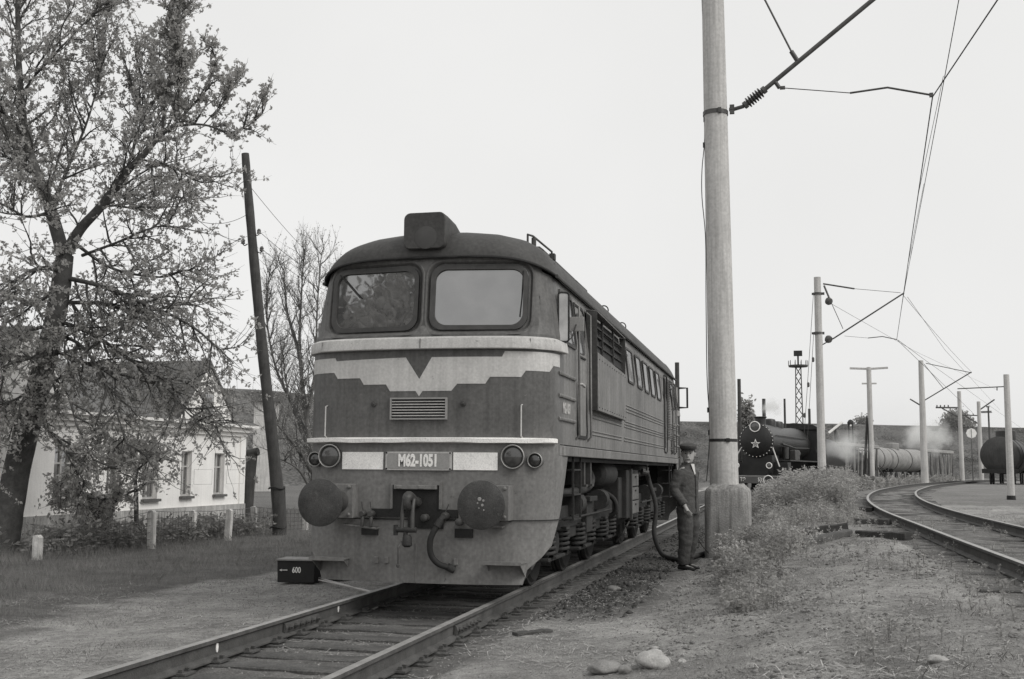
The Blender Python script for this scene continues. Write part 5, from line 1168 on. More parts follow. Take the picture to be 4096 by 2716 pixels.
# ================================================================== tank cars
def tank_car(p0, p1, r, label, mt, dome_at=.5, zrail=.45, bands=(.25, .75), group=None):
    c = (p0+p1)/2; d = p1-p0; L = d.length; a = -math.atan2(d.x, d.y)
    o = thing('tank_car', (c.x, c.y, zrail), label, 'tank car', rz=a, group=group); zc_ = c.z-zrail
    mb = MB(); mb.lathe([(r*.3, -L/2-.32), (r*.75, -L/2-.22), (r*.95, -L/2-.06), (r, -L/2), (r, L/2), (r*.95, L/2+.06), (r*.75, L/2+.22), (r*.3, L/2+.32)], (0, 0, zc_), (0, 1, 0), 40); b = mb.build('barrel', mt, o, smooth=35)
    yd = (dome_at-.5)*L; mb = MB(); mb.lathe([(.78, 0), (.78, .72), (.7, .78), (.3, .82)], (0, yd, zc_+r-.15), (0, 0, 1), 24); mb.build('dome', mt, o, smooth=35)
    for f in bands:
        y = (f-.5)*L; mb = MB(); mb.lathe([(r, -.08), (r+.03, -.08), (r+.03, .08), (r, .08)], (0, y, zc_), (0, 1, 0), 40); mb.build('band', M_under, o, smooth=35)
    mb = MB(); mb.bx(-.3, .3, -L/2-.7, L/2+.7, .95, 1.2); mb.bx(-1.3, 1.3, -L/2-.75, -L/2-.6, .9, 1.25); mb.bx(-1.3, 1.3, L/2+.6, L/2+.75, .9, 1.25)
    for s in (-1, 1):
        for y in (-L/2+.3, L/2-.3): mb.bx(min(s*.3, s*1.0), max(s*.3, s*1.0), y-.2, y+.2, 1.0, zc_-r*.75)
    mb.build('underframe', M_black, o)
    for y in (-L/2+.5, -L/2+2.3, L/2-2.3, L/2-.5):
        for s in (-1, 1):
            mb = MB(); mb.lathe([(.15, -.06), (.475, -.06), (.475, .05), (.15, .06)], (s*.79, y, .475), (1, 0, 0), 22); mb.build('wheel', M_black, o, smooth=35)
    return o
M_tankp = mat('tank_pale_paint', .30, .6, .3, 1.2, streak=.35, fine=.2)
M_tankd = mat('tank_dark_paint', .05, .55, .3, 1.2, streak=.3, fine=.2)
tank_car(atd(3395, 1832, 126), atd(3520, 1836, 137), 1.38, 'pale tank car partly hidden behind the row of upright stakes', M_tankp, .6)
tank_car(atd(3530, 1838, 139), atd(3660, 1843, 150), 1.38, 'pale streaked tank car with banded barrel and tall dome', M_tankp, .30, bands=(.12, .55))
tank_car(atd(4000, 1822, 97), atd(4050, 1826, 107), 1.48, 'dark round-ended tank car standing end on by the right masts', M_tankd, .5)
wg = atd(4115, 1840, 96); wag = thing('freight_wagon', (wg.x+1.2, wg.y, .45), 'boarded freight wagon with pale panels beside the dark tank car', 'wagon', rz=-.45)
mb = MB(); mb.bx(-1.4, 1.4, 0, 9, 1.1, 3.5); mb.prism([(-1.5, 3.48), (-.9, 3.85), (.9, 3.85), (1.5, 3.48)], lambda a, b, h: (a, h, b), -.1, 9.1); mb.build('body', M_under, wag, bevel=.02)
for z in (1.5, 2.1, 2.9): mb = MB(); mb.bx(-1.3, 1.3, -.03, .02, z, z+.35); mb.build('panel', M_tankp, wag)
mb = MB(); mb.bx(-1.3, 1.3, -.3, 9.3, .85, 1.1)
for y in (1.2, 2.6, 6.4, 7.8):
    for s in (-1, 1): mb.lathe([(.15, -.06), (.475, -.06), (.475, .05)], (s*.79, y, .475), (1, 0, 0), 20)
mb.build('running_gear', M_black, wag)
tk3 = tag(bpy.data.objects.new('railway_track', None), 'far siding under the tank cars', None, kind='structure'); col.objects.link(tk3)
for pts in ([atd(3280, 1900, 112), atd(3530, 1900, 139), atd(3760, 1900, 160)], [atd(3960, 1900, 88), atd(4000, 1900, 97), atd(4080, 1900, 112)]):
    c_ = [Vector((p.x, p.y, .45)) for p in pts]; rail_obj(offset(c_, -.79), tk3); rail_obj(offset(c_, .79), tk3)
# upright stake racks
def rack(pts, n, htop, label, zb):
    p0, p1 = Vector(pts[0]), Vector(pts[1]); o = thing('stake_rack', (p0.x, p0.y, zb), label, 'rack'); d = p1-p0; d.z = 0; r = random.Random(n)
    for k in range(n):
        f = (k+r.uniform(-.25, .25))/(n-1); x, y = d.x*f, d.y*f; hh = htop*r.uniform(.93, 1.0); w = r.uniform(.055, .10)
        mb = MB(); mb.tube([(x+r.uniform(-.12, .12), y, -.1), (x, y, hh*.5), (x+r.uniform(-.12, .12), y+r.uniform(-.1, .1), hh)], [w, w*.95, w*.8], 6); mb.build('stake', M_stakes[r.randrange(2)], o)
    for dz, dy_ in ((0, 0), (.14, .15), (-.02, .3)):
        mb = MB(); mb.tube([(-d.x*.08, -d.y*.08+dy_, htop+dz+.05), (d.x*.5, d.y*.5+dy_, htop+dz), (d.x*1.04, d.y*1.04+dy_, htop+dz-.08)], .11, 8); mb.build('top_log', M_stakes[0], o)
    for k in range(max(3, n//4)):
        f = k/(max(3, n//4)-1); mb = MB(); mb.tube([(d.x*f, d.y*f+.6, -.1), (d.x*f, d.y*f+.5, htop*.95)], .09, 6); mb.build('back_post', M_black, o)
    return o
M_stakes = [mat('stake_pale', .27, .9, .25, 3, fine=.2), mat('stake_dark', .09, .9, .3, 3, fine=.2)]
rack((atd(3365, 1890, 108), atd(3512, 1890, 116)), 17, atd(3440, 1785, 112).z-.1, 'row of upright stakes carrying long logs next to the twin pole', .1)
rack((atd(3700, 1915, 122), atd(3812, 1915, 128)), 16, atd(3760, 1808, 125).z-.45, 'smaller stake rack with logs beside the pale tank car', .45)
bm_ = atd(3313, 1734, 112); bm2 = atd(3368, 1690, 114); o = thing('loading_boom', (bm_.x, bm_.y, 0), 'pale slanting loading boom above the tangled heap', 'boom')
mb = MB(); a = bm_-o.location; b = bm2-o.location; mb.tube([a, b], .16, 4); mb.tube([a+Vector((0, .5, 0)), b+Vector((0, .5, 0))], .16, 4); mb.build('boom', M_stripe, o)
mb = MB(); mb.tube([a.lerp(b, .5)+Vector((0, .2, 0)), Vector((a.x+.7, .2, 0))], .12, 6); mb.tube([a.lerp(b, .5), Vector((b.x+.6, .4, 0))], .12, 6); mb.build('trestle', M_wood, o)
hp_ = atd(3390, 1800, 114); heap = thing('scrap_heap', (hp_.x+.6, hp_.y, 0), 'tangled dark heap of branches below the boom', 'heap'); r = random.Random(5)
mb = MB()
for k in range(70):
    x = r.gauss(0, 1.4); z = max(.1, 4.6-abs(x)*1.1-r.uniform(0, 3.4)); mb.tube([(x, r.uniform(-1, 1), z), (x+r.uniform(-.9, .9), r.uniform(-1, 1), max(.05, z+r.uniform(-.8, .5)))], r.uniform(.03, .09), 5)
mb.build('branches', M_wood, heap); mb = MB(); mb.lathe([(2.6, 0), (2.2, 1.2), (1.4, 2.6), (.5, 3.4), (.05, 3.6)], (0, .8, 0), (0, 0, 1), 14); mb.build('core', M_under, heap)
sg = atd(3885, 1733, 120); sig = thing('signal_disc', (sg.x, sg.y, .5), 'round white signal disc with dark vertical bar on a thin post', 'signal')
mb = MB(); mb.cyl((0, 0, -.2), (0, 0, sg.z-.5), .05, n=8); mb.build('post', M_steel, sig); mb = MB(); mb.lathe([(.50, -.02), (.50, .02)], (0, -.08, sg.z-.5), (0, -1, 0), 8); ds_ = mb.build('disc', M_white, sig); mb = MB(); mb.bx(-.05, .03, -.13, -.1, sg.z-.95, sg.z-.1); mb.build('bar', M_plate, ds_)
sl = atd(3402, 1690, 118); o = thing('signal_lantern', (sl.x, sl.y, 0), 'dark signal lantern on two thin legs above the heap', 'lantern')
mb = MB(); mb.lathe([(.1, -.3), (.3, -.2), (.33, 0), (.2, .22), (.05, .3)], (0, 0, sl.z), (0, 0, 1), 14); mb.build('head', M_black, o); mb = MB(); mb.tube([(-.2, 0, 0), (-.18, 0, sl.z-.2)], .06, 5); mb.tube([(.22, 0, 0), (.2, 0, sl.z-.2)], .06, 5); mb.build('leg_pair', M_black, o); mb = MB(); mb.lathe([(.1, 0), (.1, .04)], (0, -.3, sl.z-.3), (0, -1, 0), 8); mb.build('lens', M_white, o)
for (u, v_, D, r0, zb, lb) in ((2956, 1516, 62, .095, -.1, 'thin dark wooden pole just left of the steam engine'), (2708, 1450, 52, .10, -.1, 'dark wooden pole top rising behind the rear cab of the diesel'), (3138, 1595, 66, .06, -.1, 'thin post behind the chimney of the steam engine'), (3237, 1635, 75, .08, -.1, 'short dark post behind the boiler of the steam engine'), (3055, 1595, 66, .1, -.1, 'stubby post showing above the steam engine chimney')):
    o, t = mast_at(u, v_, D, r0*1.25, r0, lb, zb, 'wooden_pole', mt=M_wood)
# ================================================================== people
def remesh(o, vox, smooth_it=6):
    m = o.modifiers.new('r', 'REMESH'); m.mode = 'VOXEL'; m.voxel_size = vox
    s = o.modifiers.new('s', 'SMOOTH'); s.iterations = smooth_it; s.factor = .5
    me = bpy.data.meshes.new_from_object(o.evaluated_get(bpy.context.evaluated_depsgraph_get())); o.modifiers.clear(); old = o.data; mt = old.materials[0]; o.data = me
    me.materials.clear(); me.materials.append(mt); me.shade_smooth(); bpy.data.meshes.remove(old); return o
def ell(mb, rings, n=20):
    """closed loft of elliptical rings: (cx,cy,z,a,b)"""
    rows = [[Vector((cx+a*math.cos(2*PI*k/n), cy+b*math.sin(2*PI*k/n), z)) for k in range(n)] for cx, cy, z, a, b in rings]
    k0 = len(mb.v); mb.grid(rows, close=True); mb.f.append(tuple(k0+i for i in range(n))[::-1]); mb.f.append(tuple(k0+(len(rows)-1)*n+i for i in range(n)))
def wrinkle(o, amp, f=(9, 9, 14), seed=0):
    for v_ in o.data.vertices:
        c = v_.co; d = noise.noise((c.x*f[0], c.y*f[1], c.z*f[2]+seed))+.5*noise.noise((c.x*f[0]*2.3, c.y*f[1]*2.3, c.z*f[2]*2.1+seed)); v_.co = c+v_.normal*(amp*d)
px_, py_ = 2.50, 4.95; pz_ = gz(px_, py_)
HR = -1.0                                  # head turned back to the viewer (relative to the body)
def hd(x, y, z):
    x *= 1.1; y *= 1.08; z = 1.53+(z-1.53)*1.07; c, s = math.cos(HR), math.sin(HR)
    return Vector((x*c-y*s, x*s+y*c-.015, z))
mb = MB()
ell(mb, [(0, .0, .86, .13, .09), (0, 0, .95, .165, .105), (0, .0, 1.08, .155, .10), (0, .0, 1.25, .175, .11), (0, .01, 1.38, .185, .105), (0, .015, 1.45, .13, .085), (0, .01, 1.49, .06, .06)])
mb.tube([(0, .015, 1.45), hd(0, .005, 1.55), hd(0, .0, 1.60)], [.062, .057, .06], 14)
k0 = len(mb.v)
rings = [(-.03, 1.505, .028, .03), (-.025, 1.525, .05, .062), (-.015, 1.56, .066, .082), (-.008, 1.60, .073, .092), (0, 1.64, .078, .098), (.004, 1.69, .078, .098), (.008, 1.73, .066, .084), (.01, 1.755, .035, .045)]
n_ = 20; rows = [[hd(a*math.cos(2*PI*k/n_), cy+b*math.sin(2*PI*k/n_), z) for k in range(n_)] for cy, z, a, b in rings]
mb.grid(rows, close=True); mb.f.append(tuple(k0+i for i in range(n_))[::-1]); mb.f.append(tuple(k0+(len(rows)-1)*n_+i for i in range(n_)))
mb.tube([hd(0, -.092, 1.652), hd(0, -.112, 1.622), hd(0, -.118, 1.603), hd(0, -.094, 1.592)], [.010, .015, .018, .012], 8)
mb.tube([hd(-.03, -.094, 1.565), hd(0, -.103, 1.568), hd(.03, -.094, 1.565)], .009, 6)
mb.tube([hd(-.05, -.088, 1.663), hd(0, -.102, 1.66), hd(.05, -.088, 1.663)], .011, 6)
mb.tube([hd(0, -.086, 1.515), hd(0, -.088, 1.53)], .02, 8)
for s in (-1, 1): mb.tube([hd(s*.076, .005, 1.655), hd(s*.086, .015, 1.635), hd(s*.082, .012, 1.6)], [.014, .016, .01], 8)
def arm(S, Eb, Wr, hand_dir, side):
    S, Eb, Wr = map(Vector, (S, Eb, Wr)); hd_ = Vector(hand_dir).normalized()
    mb.tube(cat_rom([S, S.lerp(Eb, .5), Eb, Eb.lerp(Wr, .5), Wr], 3), [.06]*3+[.052]*3+[.045]*3+[.04]*3+[.029], 12)
    pal = Wr+hd_*.085; up_ = Vector((0, -1, 0)) if abs(hd_.y) < .8 else Vector((0, 0, 1)); wd = hd_.cross(Vector((side, 0, 0))).normalized()
    mb.tube([Wr-hd_*.01, Wr+hd_*.03, pal], [.028, .036, .034], 10, flat=.75)
    inn = Vector((-side, 0, 0))
    for k in range(4):
        o_ = wd*(.028-.0185*k); L = (.062, .07, .066, .052)[k]; b0 = Wr+hd_*.075+o_
        mb.tube([b0, b0+hd_*L*.55+inn*.004, b0+hd_*L*.95+inn*.022, b0+hd_*L*1.15+inn*.042], [.0095, .009, .0085, .007], 7)
    b0 = Wr+hd_*.025+wd*.028; mb.tube([b0, b0+wd*.022+hd_*.03+inn*.008, b0+wd*.026+hd_*.062+inn*.018], [.012, .0105, .008], 7)
RA = ((-.185, .01, 1.40), (-.245, .06, 1.13), (-.215, -.10, .905)); LA = ((.185, .01, 1.40), (.24, .09, 1.13), (.25, .03, .90))
arm(*RA, (.1, -.45, -.9), -1); arm(*LA, (0, -.15, -1), 1)
RL = [(-.085, 0, .90), (-.095, -.02, .50), (-.10, .02, .08)]; LL = [(.085, 0, .90), (.11, .02, .50), (.12, .10, .08)]
for P_ in (RL, LL):
    mb.tube(cat_rom(P_, 4), [.085]*2+[.075]*2+[.058]*2+[.05]*2+[.04], 12)
    e = Vector(P_[-1]); mb.tube([e+Vector((0, .05, -.04)), e+Vector((0, -.06, -.04)), e+Vector((0, -.17, -.055))], [.035, .037, .02], 8)
person = mb.build('person', M_skin); remesh(person, .0065, 3)
person.location = (px_, py_, pz_); person.rotation_euler = (0, 0, 1.05); person.scale = (1.06, 1.06, 1.03); tag(person, 'man in a flat cap, dark work jacket and trousers standing beside the diesel', 'person')
mb = MB(); ell(mb, [(0, .0, .79, .185, .135), (0, .0, .85, .188, .135), (0, .0, .96, .185, .13), (0, .0, 1.08, .18, .128), (0, .0, 1.2, .19, .132), (0, .005, 1.32, .195, .13), (0, .01, 1.385, .185, .118), (0, .015, 1.44, .135, .098), (0, .012, 1.49, .08, .078)])
for A in (RA, LA): mb.tube(cat_rom([Vector(A[0])+Vector((0, 0, .01)), Vector(A[0]).lerp(Vector(A[1]), .5), A[1], Vector(A[1]).lerp(Vector(A[2]), .5), Vector(A[2])+Vector((0, 0, .02))], 3), [.074]*3+[.07]*3+[.064]*3+[.058]*3+[.047], 14)
jk = mb.build('jacket', M_cloth, person); remesh(jk, .011, 3); wrinkle(jk, .008, (12, 12, 20))
mb = MB(); ell(mb, [(0, .01, 1.44, .108, .088), (0, .005, 1.475, .09, .083), (0, .008, 1.515, .082, .076), (0, .008, 1.518, .074, .068), (0, .008, 1.47, .07, .066)]); mb.build('collar', M_cloth, jk, smooth=40)
mb = MB(); mb.add([Vector((-.04, -.088, 1.50)), Vector((.04, -.088, 1.50)), Vector((.012, -.132, 1.34)), Vector((-.012, -.132, 1.34))], [(0, 1, 2, 3)]); sh_ = mb.build('shirt_front', M_stripe, person)
mb = MB(); mb.tube([(0.0, -.129, 1.36), (0, -.137, 1.2), (0, -.137, 1.0), (0, -.139, .82)], .006, 5); mb.build('jacket_placket', M_black, jk)
mb = MB(); ell(mb, [(0, 0, .78, .16, .115), (0, 0, .88, .165, .115), (0, 0, .96, .16, .11)])
for P_ in (RL, LL):
    e = Vector(P_[-1]); mb.tube(cat_rom([P_[0], P_[1], e+Vector((0, 0, -.01))], 5), [.115]*2+[.11]*3+[.098]*2+[.088]*2+[.082, .08], 14)
tr_ = mb.build('trousers', M_cloth2, person); remesh(tr_, .012, 3); wrinkle(tr_, .012, (8, 8, 12), 4)
for P_ in (RL, LL):
    e = Vector(P_[-1]); mb = MB(); rows = []
    for y, w, z0, z1 in ((.075, .03, -.08, -.01), (.05, .043, -.08, .01), (0, .045, -.08, .01), (-.06, .046, -.08, -.012), (-.13, .05, -.08, -.025), (-.175, .042, -.08, -.04), (-.195, .02, -.075, -.055)):
        rows.append([Vector((e.x+w*math.cos(t), e.y+y, e.z+(z0+z1)/2+(z1-z0)/2*math.sin(t))) for t in np.linspace(0, 2*PI, 13)[:-1]])
    mb.grid(rows, close=True); mb.f.append(tuple(range(12))); mb.f.append(tuple(len(mb.v)-12+i for i in range(12))); mb.build('shoe', M_black, person, smooth=50)
mb = MB(); k0 = 0; n_ = 24; rows = []
for cy, z, a, b in ((.0, 1.685, .086, .106), (-.004, 1.70, .094, .116), (-.012, 1.725, .108, .132), (-.012, 1.75, .108, .13), (-.004, 1.77, .09, .108), (.0, 1.778, .05, .06)):
    rows.append([hd(a*math.cos(2*PI*k/n_), cy+b*math.sin(2*PI*k/n_), z+.012*math.sin(2*PI*k/n_)) for k in range(n_)])
mb.grid(rows, close=True); mb.f.append(tuple(range(n_))); mb.f.append(tuple(len(mb.v)-n_+i for i in range(n_))); cp_ = mb.build('cap', mat('cap_cloth', .055, .95, .25, 20, .3, 80), person, smooth=50)
mb = MB(); pk = [hd(.085*math.cos(t), -.06+.10*math.sin(t)*(1 if math.sin(t) < 0 else .2), 1.69+.012*math.sin(t)) for t in np.linspace(PI, 2*PI, 14)]; mb.add(pk+[p+Vector((0, 0, -.008)) for p in pk], [tuple(range(14)), tuple(range(14, 28))]+[(i, i+1, 15+i, 14+i) for i in range(13)]); mb.build('peak', M_black, cp_)
for s in (-1, 1):
    mb = MB(); mb.lathe([(.004, -.004), (.011, 0), (.004, .006)], hd(s*.031, -.0935, 1.645), hd(0, -1, 0)-hd(0, 0, 0), 10); mb.build('eye', M_black, person)
    mb = MB(); mb.tube([hd(s*.048, -.09, 1.664), hd(s*.016, -.102, 1.662)], .0055, 5); mb.build('eyebrow', M_black, person)
    mb = MB(); mb.tube([hd(s*.079, -.01, 1.675), hd(s*.08, .035, 1.65), hd(s*.066, .075, 1.62)], .014, 7); mb.build('hair', M_under, person)
mb = MB(); mb.tube([hd(-.026, -.105, 1.571), hd(.026, -.105, 1.571)], .0035, 5); mb.build('mouth', M_plate, person)
# distant labourer bending forward with a tool
fp_ = atd(3642, 1917, 150); fz = fp_.z
mb = MB(); mb.tube([(-.1, 0, 0), (-.1, .05, .45), (-.07, .0, .88)], [.07, .085, .12], 8); mb.tube([(.14, .1, 0), (.12, .1, .45), (.07, 0, .88)], [.07, .085, .12], 8); mb.tube([(0, 0, .82), (-.12, -.02, 1.15), (-.26, -.05, 1.36), (-.32, -.06, 1.44)], [.16, .18, .17, .07], 10)
mb.lathe([(.04, -.13), (.09, -.06), (.1, 0), (.08, .08), (.03, .12)], (-.36, -.07, 1.52), (-.2, 0, 1), 10); mb.tube([(-.2, .12, 1.34), (-.42, .05, 1.1), (-.6, -.05, .95)], [.06, .05, .04], 8); mb.tube([(-.22, -.15, 1.34), (-.4, -.2, 1.08), (-.6, -.1, .9)], [.06, .05, .04], 8)
w2 = mb.build('person', M_black); remesh(w2, .03, 2); w2.location = (fp_.x, fp_.y, fz); tag(w2, 'small distant worker bending forward beside the pale tank car', 'person')
mb = MB(); mb.lathe([(.19, 0), (.2, .25), (.15, .42), (.05, .48)], (-.16, -.03, 1.02), (-.35, 0, 1), 10); mb.build('shirt', M_white, w2)
# ================================================================== stones, timbers, litter
def rock(name, p, sx, sy, sz, seed, label=None, mt=M_stone, sub=3):
    bm = bmesh.new(); bmesh.ops.create_icosphere(bm, subdivisions=sub, radius=1); r = random.Random(seed); off = r.uniform(0, 50)
    for v_ in bm.verts:
        c = v_.co; d = 1+.30*noise.noise(c*1.2+Vector((off, 0, 0)))+.16*abs(noise.noise(c*2.2+Vector((0, off, 0))))-.14*abs(noise.noise(c*3.1+Vector((off, off, 0))))+.05*noise.noise(c*8+Vector((0, off, 0))); v_.co = Vector((c.x*sx*d, c.y*sy*d, c.z*sz*d))
    me = bpy.data.meshes.new(name); bm.to_mesh(me); bm.free(); me.shade_smooth(); me.materials.append(mt); o = bpy.data.objects.new(name, me); col.objects.link(o); o.location = p; o.rotation_euler = (0, 0, r.uniform(0, 6))
    if label: tag(o, label, 'stone')
    return o
def gpt(u, v_):
    z = 0.
    for _ in range(12): p = onz(u, v_, z); z = .5*z+.5*gz(p.x, p.y)
    return Vector((p.x, p.y, gz(p.x, p.y)))
M_stone2 = mat('darker_stone', .22, .9, .25, 5, .3, 30, fine=.2)
for i, (u, v_, w, k, lb, mt_) in enumerate(((2612, 2668, .115, .85, 'smooth pale round fieldstone on the bare soil', M_stone), (2420, 2690, .12, .6, 'flat darker fieldstone lying low beside the pale round one', M_stone2), (2500, 2690, .055, .8, 'small rough stone leaning on the flat fieldstone', M_stone2), (2728, 2655, .04, .7, 'little stone just right of the pale round fieldstone', M_stone), (1493, 2436, .065, .8, 'white stone lying between the rails in front of the plough', M_stone), (1815, 2575, .06, .9, 'whitish stone against the right running rail', M_stone), (3752, 2650, .07, .5, 'flat pale stone on the mound at the right', M_stone), (2455, 2363, .09, .6, 'low stone on the dark soil near the front step', M_stone2), (2620, 2600, .035, .7, 'tiny stone above the pale round fieldstone', M_stone))):
    p = gpt(u, v_); rock('fieldstone', p+Vector((0, 0, w*k*.45)), w, w*.8, w*k*.75, i+3, lb, mt_)
def timber(u0, v0, u1, v1, w, hh, lb, mt=M_sleeper):
    a = gpt(u0, v0); b = gpt(u1, v1); d = b-a; L = d.length; o = bpy.data.objects.new('timber', None); 
    mb = MB(); rows = []; r = random.Random(int(u0)); n_ = 9
    for i in range(n_):
        y = L*i/(n_-1); rows.append([Vector((x*w+r.uniform(-.006, .006), y, z*hh+r.uniform(-.008, .008))) for x, z in ((-.5, 0), (.5, 0), (.5, .85), (.4, 1), (-.4, 1), (-.5, .85))])
    mb.grid(rows, close=True); mb.f.append(tuple(range(6))); mb.f.append(tuple(len(mb.v)-6+i for i in range(6))); o = mb.build('timber', mt, smooth=30)
    o.location = a+Vector((0, 0, .0)); o.rotation_euler = (math.atan2(d.z, math.hypot(d.x, d.y)), 0, -math.atan2(d.x, d.y)); tag(o, lb, 'timber'); return o
timber(3178, 2150, 3395, 2122, .16, .14, 'long grey timber lying in weeds behind the longest one', M_wood)
timber(3195, 2192, 3392, 2146, .17, .12, 'longest weathered timber lying on the ground by the weeds', M_sleeper)
timber(3440, 2150, 3640, 2160, .22, .12, 'dark rotten plank beside the curving rail', M_wood)
timber(3425, 2098, 3560, 2100, .25, .12, 'dark old sleeper lying outside the curving rail', M_wood)
timber(3380, 2045, 3500, 2047, .3, .12, 'broken sleeper at the tightest bend of the curving rail', M_wood)
timber(2060, 2545, 2200, 2528, .1, .03, 'thin dark board lying right of the running rail', M_wood)
# ================================================================== trees
class Tree:
    def __init__(s, seed): s.r = random.Random(seed); s.w = MB(); s.tw = MB(); s.pts = []; s.cl = []
    def limb(s, P, r0, r1, n=10, m=6):
        Q = cat_rom(P, m); s.w.tube(Q, [r0+(r1-r0)*(i/(len(Q)-1))**.8+r0*.06*noise.noise((i*.7, r0*9, 0)) for i in range(len(Q))], n); return Q
    def twig(s, p, d, L, r0, n=5, wob=.25, grav=0., mb=None, sides=4):
        d = d.normalized(); Q = [p.copy()]
        for k in range(n):
            d = (d+Vector((s.r.gauss(0, wob), s.r.gauss(0, wob), s.r.gauss(0, wob)+grav))).normalized(); Q.append(Q[-1]+d*(L/n))
        (mb or s.tw).tube(Q, [r0*(1-.8*i/n) for i in range(n+1)], sides, caps=False); return Q
    def dress(s, Q, gap, L2, L3, up, droop, dens, skip=.15, dirbias=None):
        """side branches, twigs and bud clusters along a limb"""
        r = s.r; acc = 0; tot = sum((b-a).length for a, b in zip(Q, Q[1:])); run = 0
        for a, b in zip(Q, Q[1:]):
            l = (b-a).length; acc += l; run += l
            if acc < gap or run < tot*skip: continue
            acc = 0; f = run/tot; ax = (b-a).normalized()
            for _ in range(r.choice((1, 1, 2))):
                d = Vector((r.gauss(0, 1), r.gauss(0, 1), r.gauss(0, .6))); d = (d-ax*d.dot(ax)).normalized()
                d = (d+ax*.7+Vector((0, 0, up-droop*r.random())))
                if dirbias: d += dirbias
                LL_ = L2*r.uniform(.5, 1.15)*(1.05-.45*f); Q2 = s.twig(b, d, LL_, .018+.012*LL_/L2*(1-f*.5), 6, .16, .05*up-.06*droop, s.w if LL_ > 1.2 else None, 5)
                for j in range(1, len(Q2)):
                    for _ in range(2):
                        t = r.random(); p = Q2[j-1].lerp(Q2[j], t); ax2 = (Q2[j]-Q2[j-1]).normalized(); d = Vector((r.gauss(0, 1), r.gauss(0, 1), r.gauss(0, .8)))
                        d = (d-ax2*d.dot(ax2)).normalized()*.9+ax2*.8+Vector((0, 0, up*.8-droop*.5)); L_ = L3*r.uniform(.4, 1.2); Q3 = s.twig(p, d, L_, .007, 4, .18, .1*up)
                        for k in range(int(L_*dens)+1):
                            t = r.random()**.7*4*.999; i = int(t); s.cl.append(Q3[i].lerp(Q3[i+1], t-i))
                s.cl.append(Q2[-1])
def tree_objects(T, name, label, base, leafmat, leaf=.085, per=5, spread=.055, barkmat=M_bark, group=None, extra=None):
    o = thing(name, base, label, 'tree', group=group)
    def fin(mb, nm, mt, par=o, sm=50):
        mb.v = [tuple(Vector(p)-Vector(base)) for p in mb.v]; return mb.build(nm, mt, par, smooth=sm)
    fin(T.w, 'trunk', barkmat); 
    if T.tw.v: fin(T.tw, 'twigs', barkmat)
    if len(T.cl):
        C_ = np.array([tuple(p) for p in T.cl]); C_ = np.repeat(C_, per, 0); C_ += np.random.normal(0, spread, C_.shape)
        V, F = leaf_quads(C_, leaf, .6); lo = fast_mesh('crown', V-np.array(tuple(base)), F, leafmat); lo.parent = o; tag(lo, kind='stuff')
    return o
TD = 24.2
def tq(x, y, dd=0.): return atd(x*1.7319, y*1.7319, TD+dd)
T = Tree(11)
base = tq(8, 1278); base.z = -.3
trunk = T.limb([tq(4, 1275), tq(14, 1225), tq(40, 1080), tq(75, 945), tq(112, 805), tq(136, 690), tq(150, 590)], .31, .175, 14)
L1 = T.limb([tq(150, 600), tq(118, 490, .2), tq(88, 410, .4), tq(62, 325, .6), tq(48, 220, .8), tq(42, 100, 1.0), tq(40, -40, 1.2), tq(36, -140, 1.3)], .15, .03)
L2_ = T.limb([tq(150, 590), tq(185, 530, -.2), tq(232, 478, -.4), tq(290, 400, -.6), tq(325, 365, -.8), tq(372, 310, -.9), tq(405, 290, -1.0)], .125, .05)
b1 = T.limb([tq(405, 290, -1.0), tq(470, 288, -1.1), tq(540, 305, -1.1), tq(600, 268, -1.2), tq(618, 228, -1.2)], .03, .008, 7)
b2 = T.limb([tq(375, 308, -.9), tq(380, 240, -1.0), tq(396, 160, -1.1), tq(408, 70, -1.1), tq(420, -30, -1.2)], .035, .008, 7)
b3 = T.limb([tq(405, 288, -1.0), tq(414, 230, -.9), tq(400, 120, -.8), tq(412, 20, -.7)], .026, .007, 7)
b4 = T.limb([tq(325, 368, -.8), tq(400, 385, -1.2), tq(430, 405, -1.6), tq(465, 430, -1.8)], .026, .007, 7)
b5 = T.limb([tq(190, 590, 0), tq(270, 560, -.8), tq(340, 530, -1.4), tq(400, 515, -1.8)], .036, .009, 7)
b6 = T.limb([tq(145, 640), tq(230, 660, -.6), tq(330, 700, -1.2), tq(430, 745, -1.6), tq(500, 800, -1.8), tq(540, 840, -1.9)], .055, .009, 8)
b7 = T.limb([tq(140, 700), tq(220, 700, -.2), tq(330, 720, -.6), tq(420, 700, -1.0), tq(480, 715, -1.2)], .05, .009, 8)
b8 = T.limb([tq(125, 770), tq(190, 800, -.8), tq(240, 880, -1.4), tq(275, 970, -1.7), tq(310, 1080, -1.8)], .042, .008, 7)
b9 = T.limb([tq(132, 740), tq(210, 770, -.5), tq(300, 830, -1.2), tq(390, 900, -1.6), tq(440, 960, -1.7), tq(500, 985, -1.8)], .045, .008, 7)
b10 = T.limb([tq(145, 625), tq(90, 620, -.6), tq(30, 650, -1.2), tq(-60, 720, -1.6)], .06, .01, 8)
b11 = T.limb([tq(140, 660), tq(80, 700, -.8), tq(10, 690, -1.4), tq(-80, 760, -1.8)], .05, .01, 8)
b12 = T.limb([tq(62, 325, .6), tq(20, 270, .2), tq(-40, 230, -.2), tq(-110, 160, -.4)], .045, .01, 7)
b13 = T.limb([tq(90, 415, .4), tq(40, 375, 1.2), tq(-30, 350, 2)], .035, .009, 7)
b14 = T.limb([tq(118, 480, .2), tq(160, 380, 1.0), tq(205, 270, 1.4), tq(235, 150, 1.6), tq(245, 60, 1.6)], .045, .008, 7)
b15 = T.limb([tq(232, 478, -.4), tq(300, 470, .6), tq(370, 450, 1.4), tq(430, 470, 1.8)], .028, .007, 7)
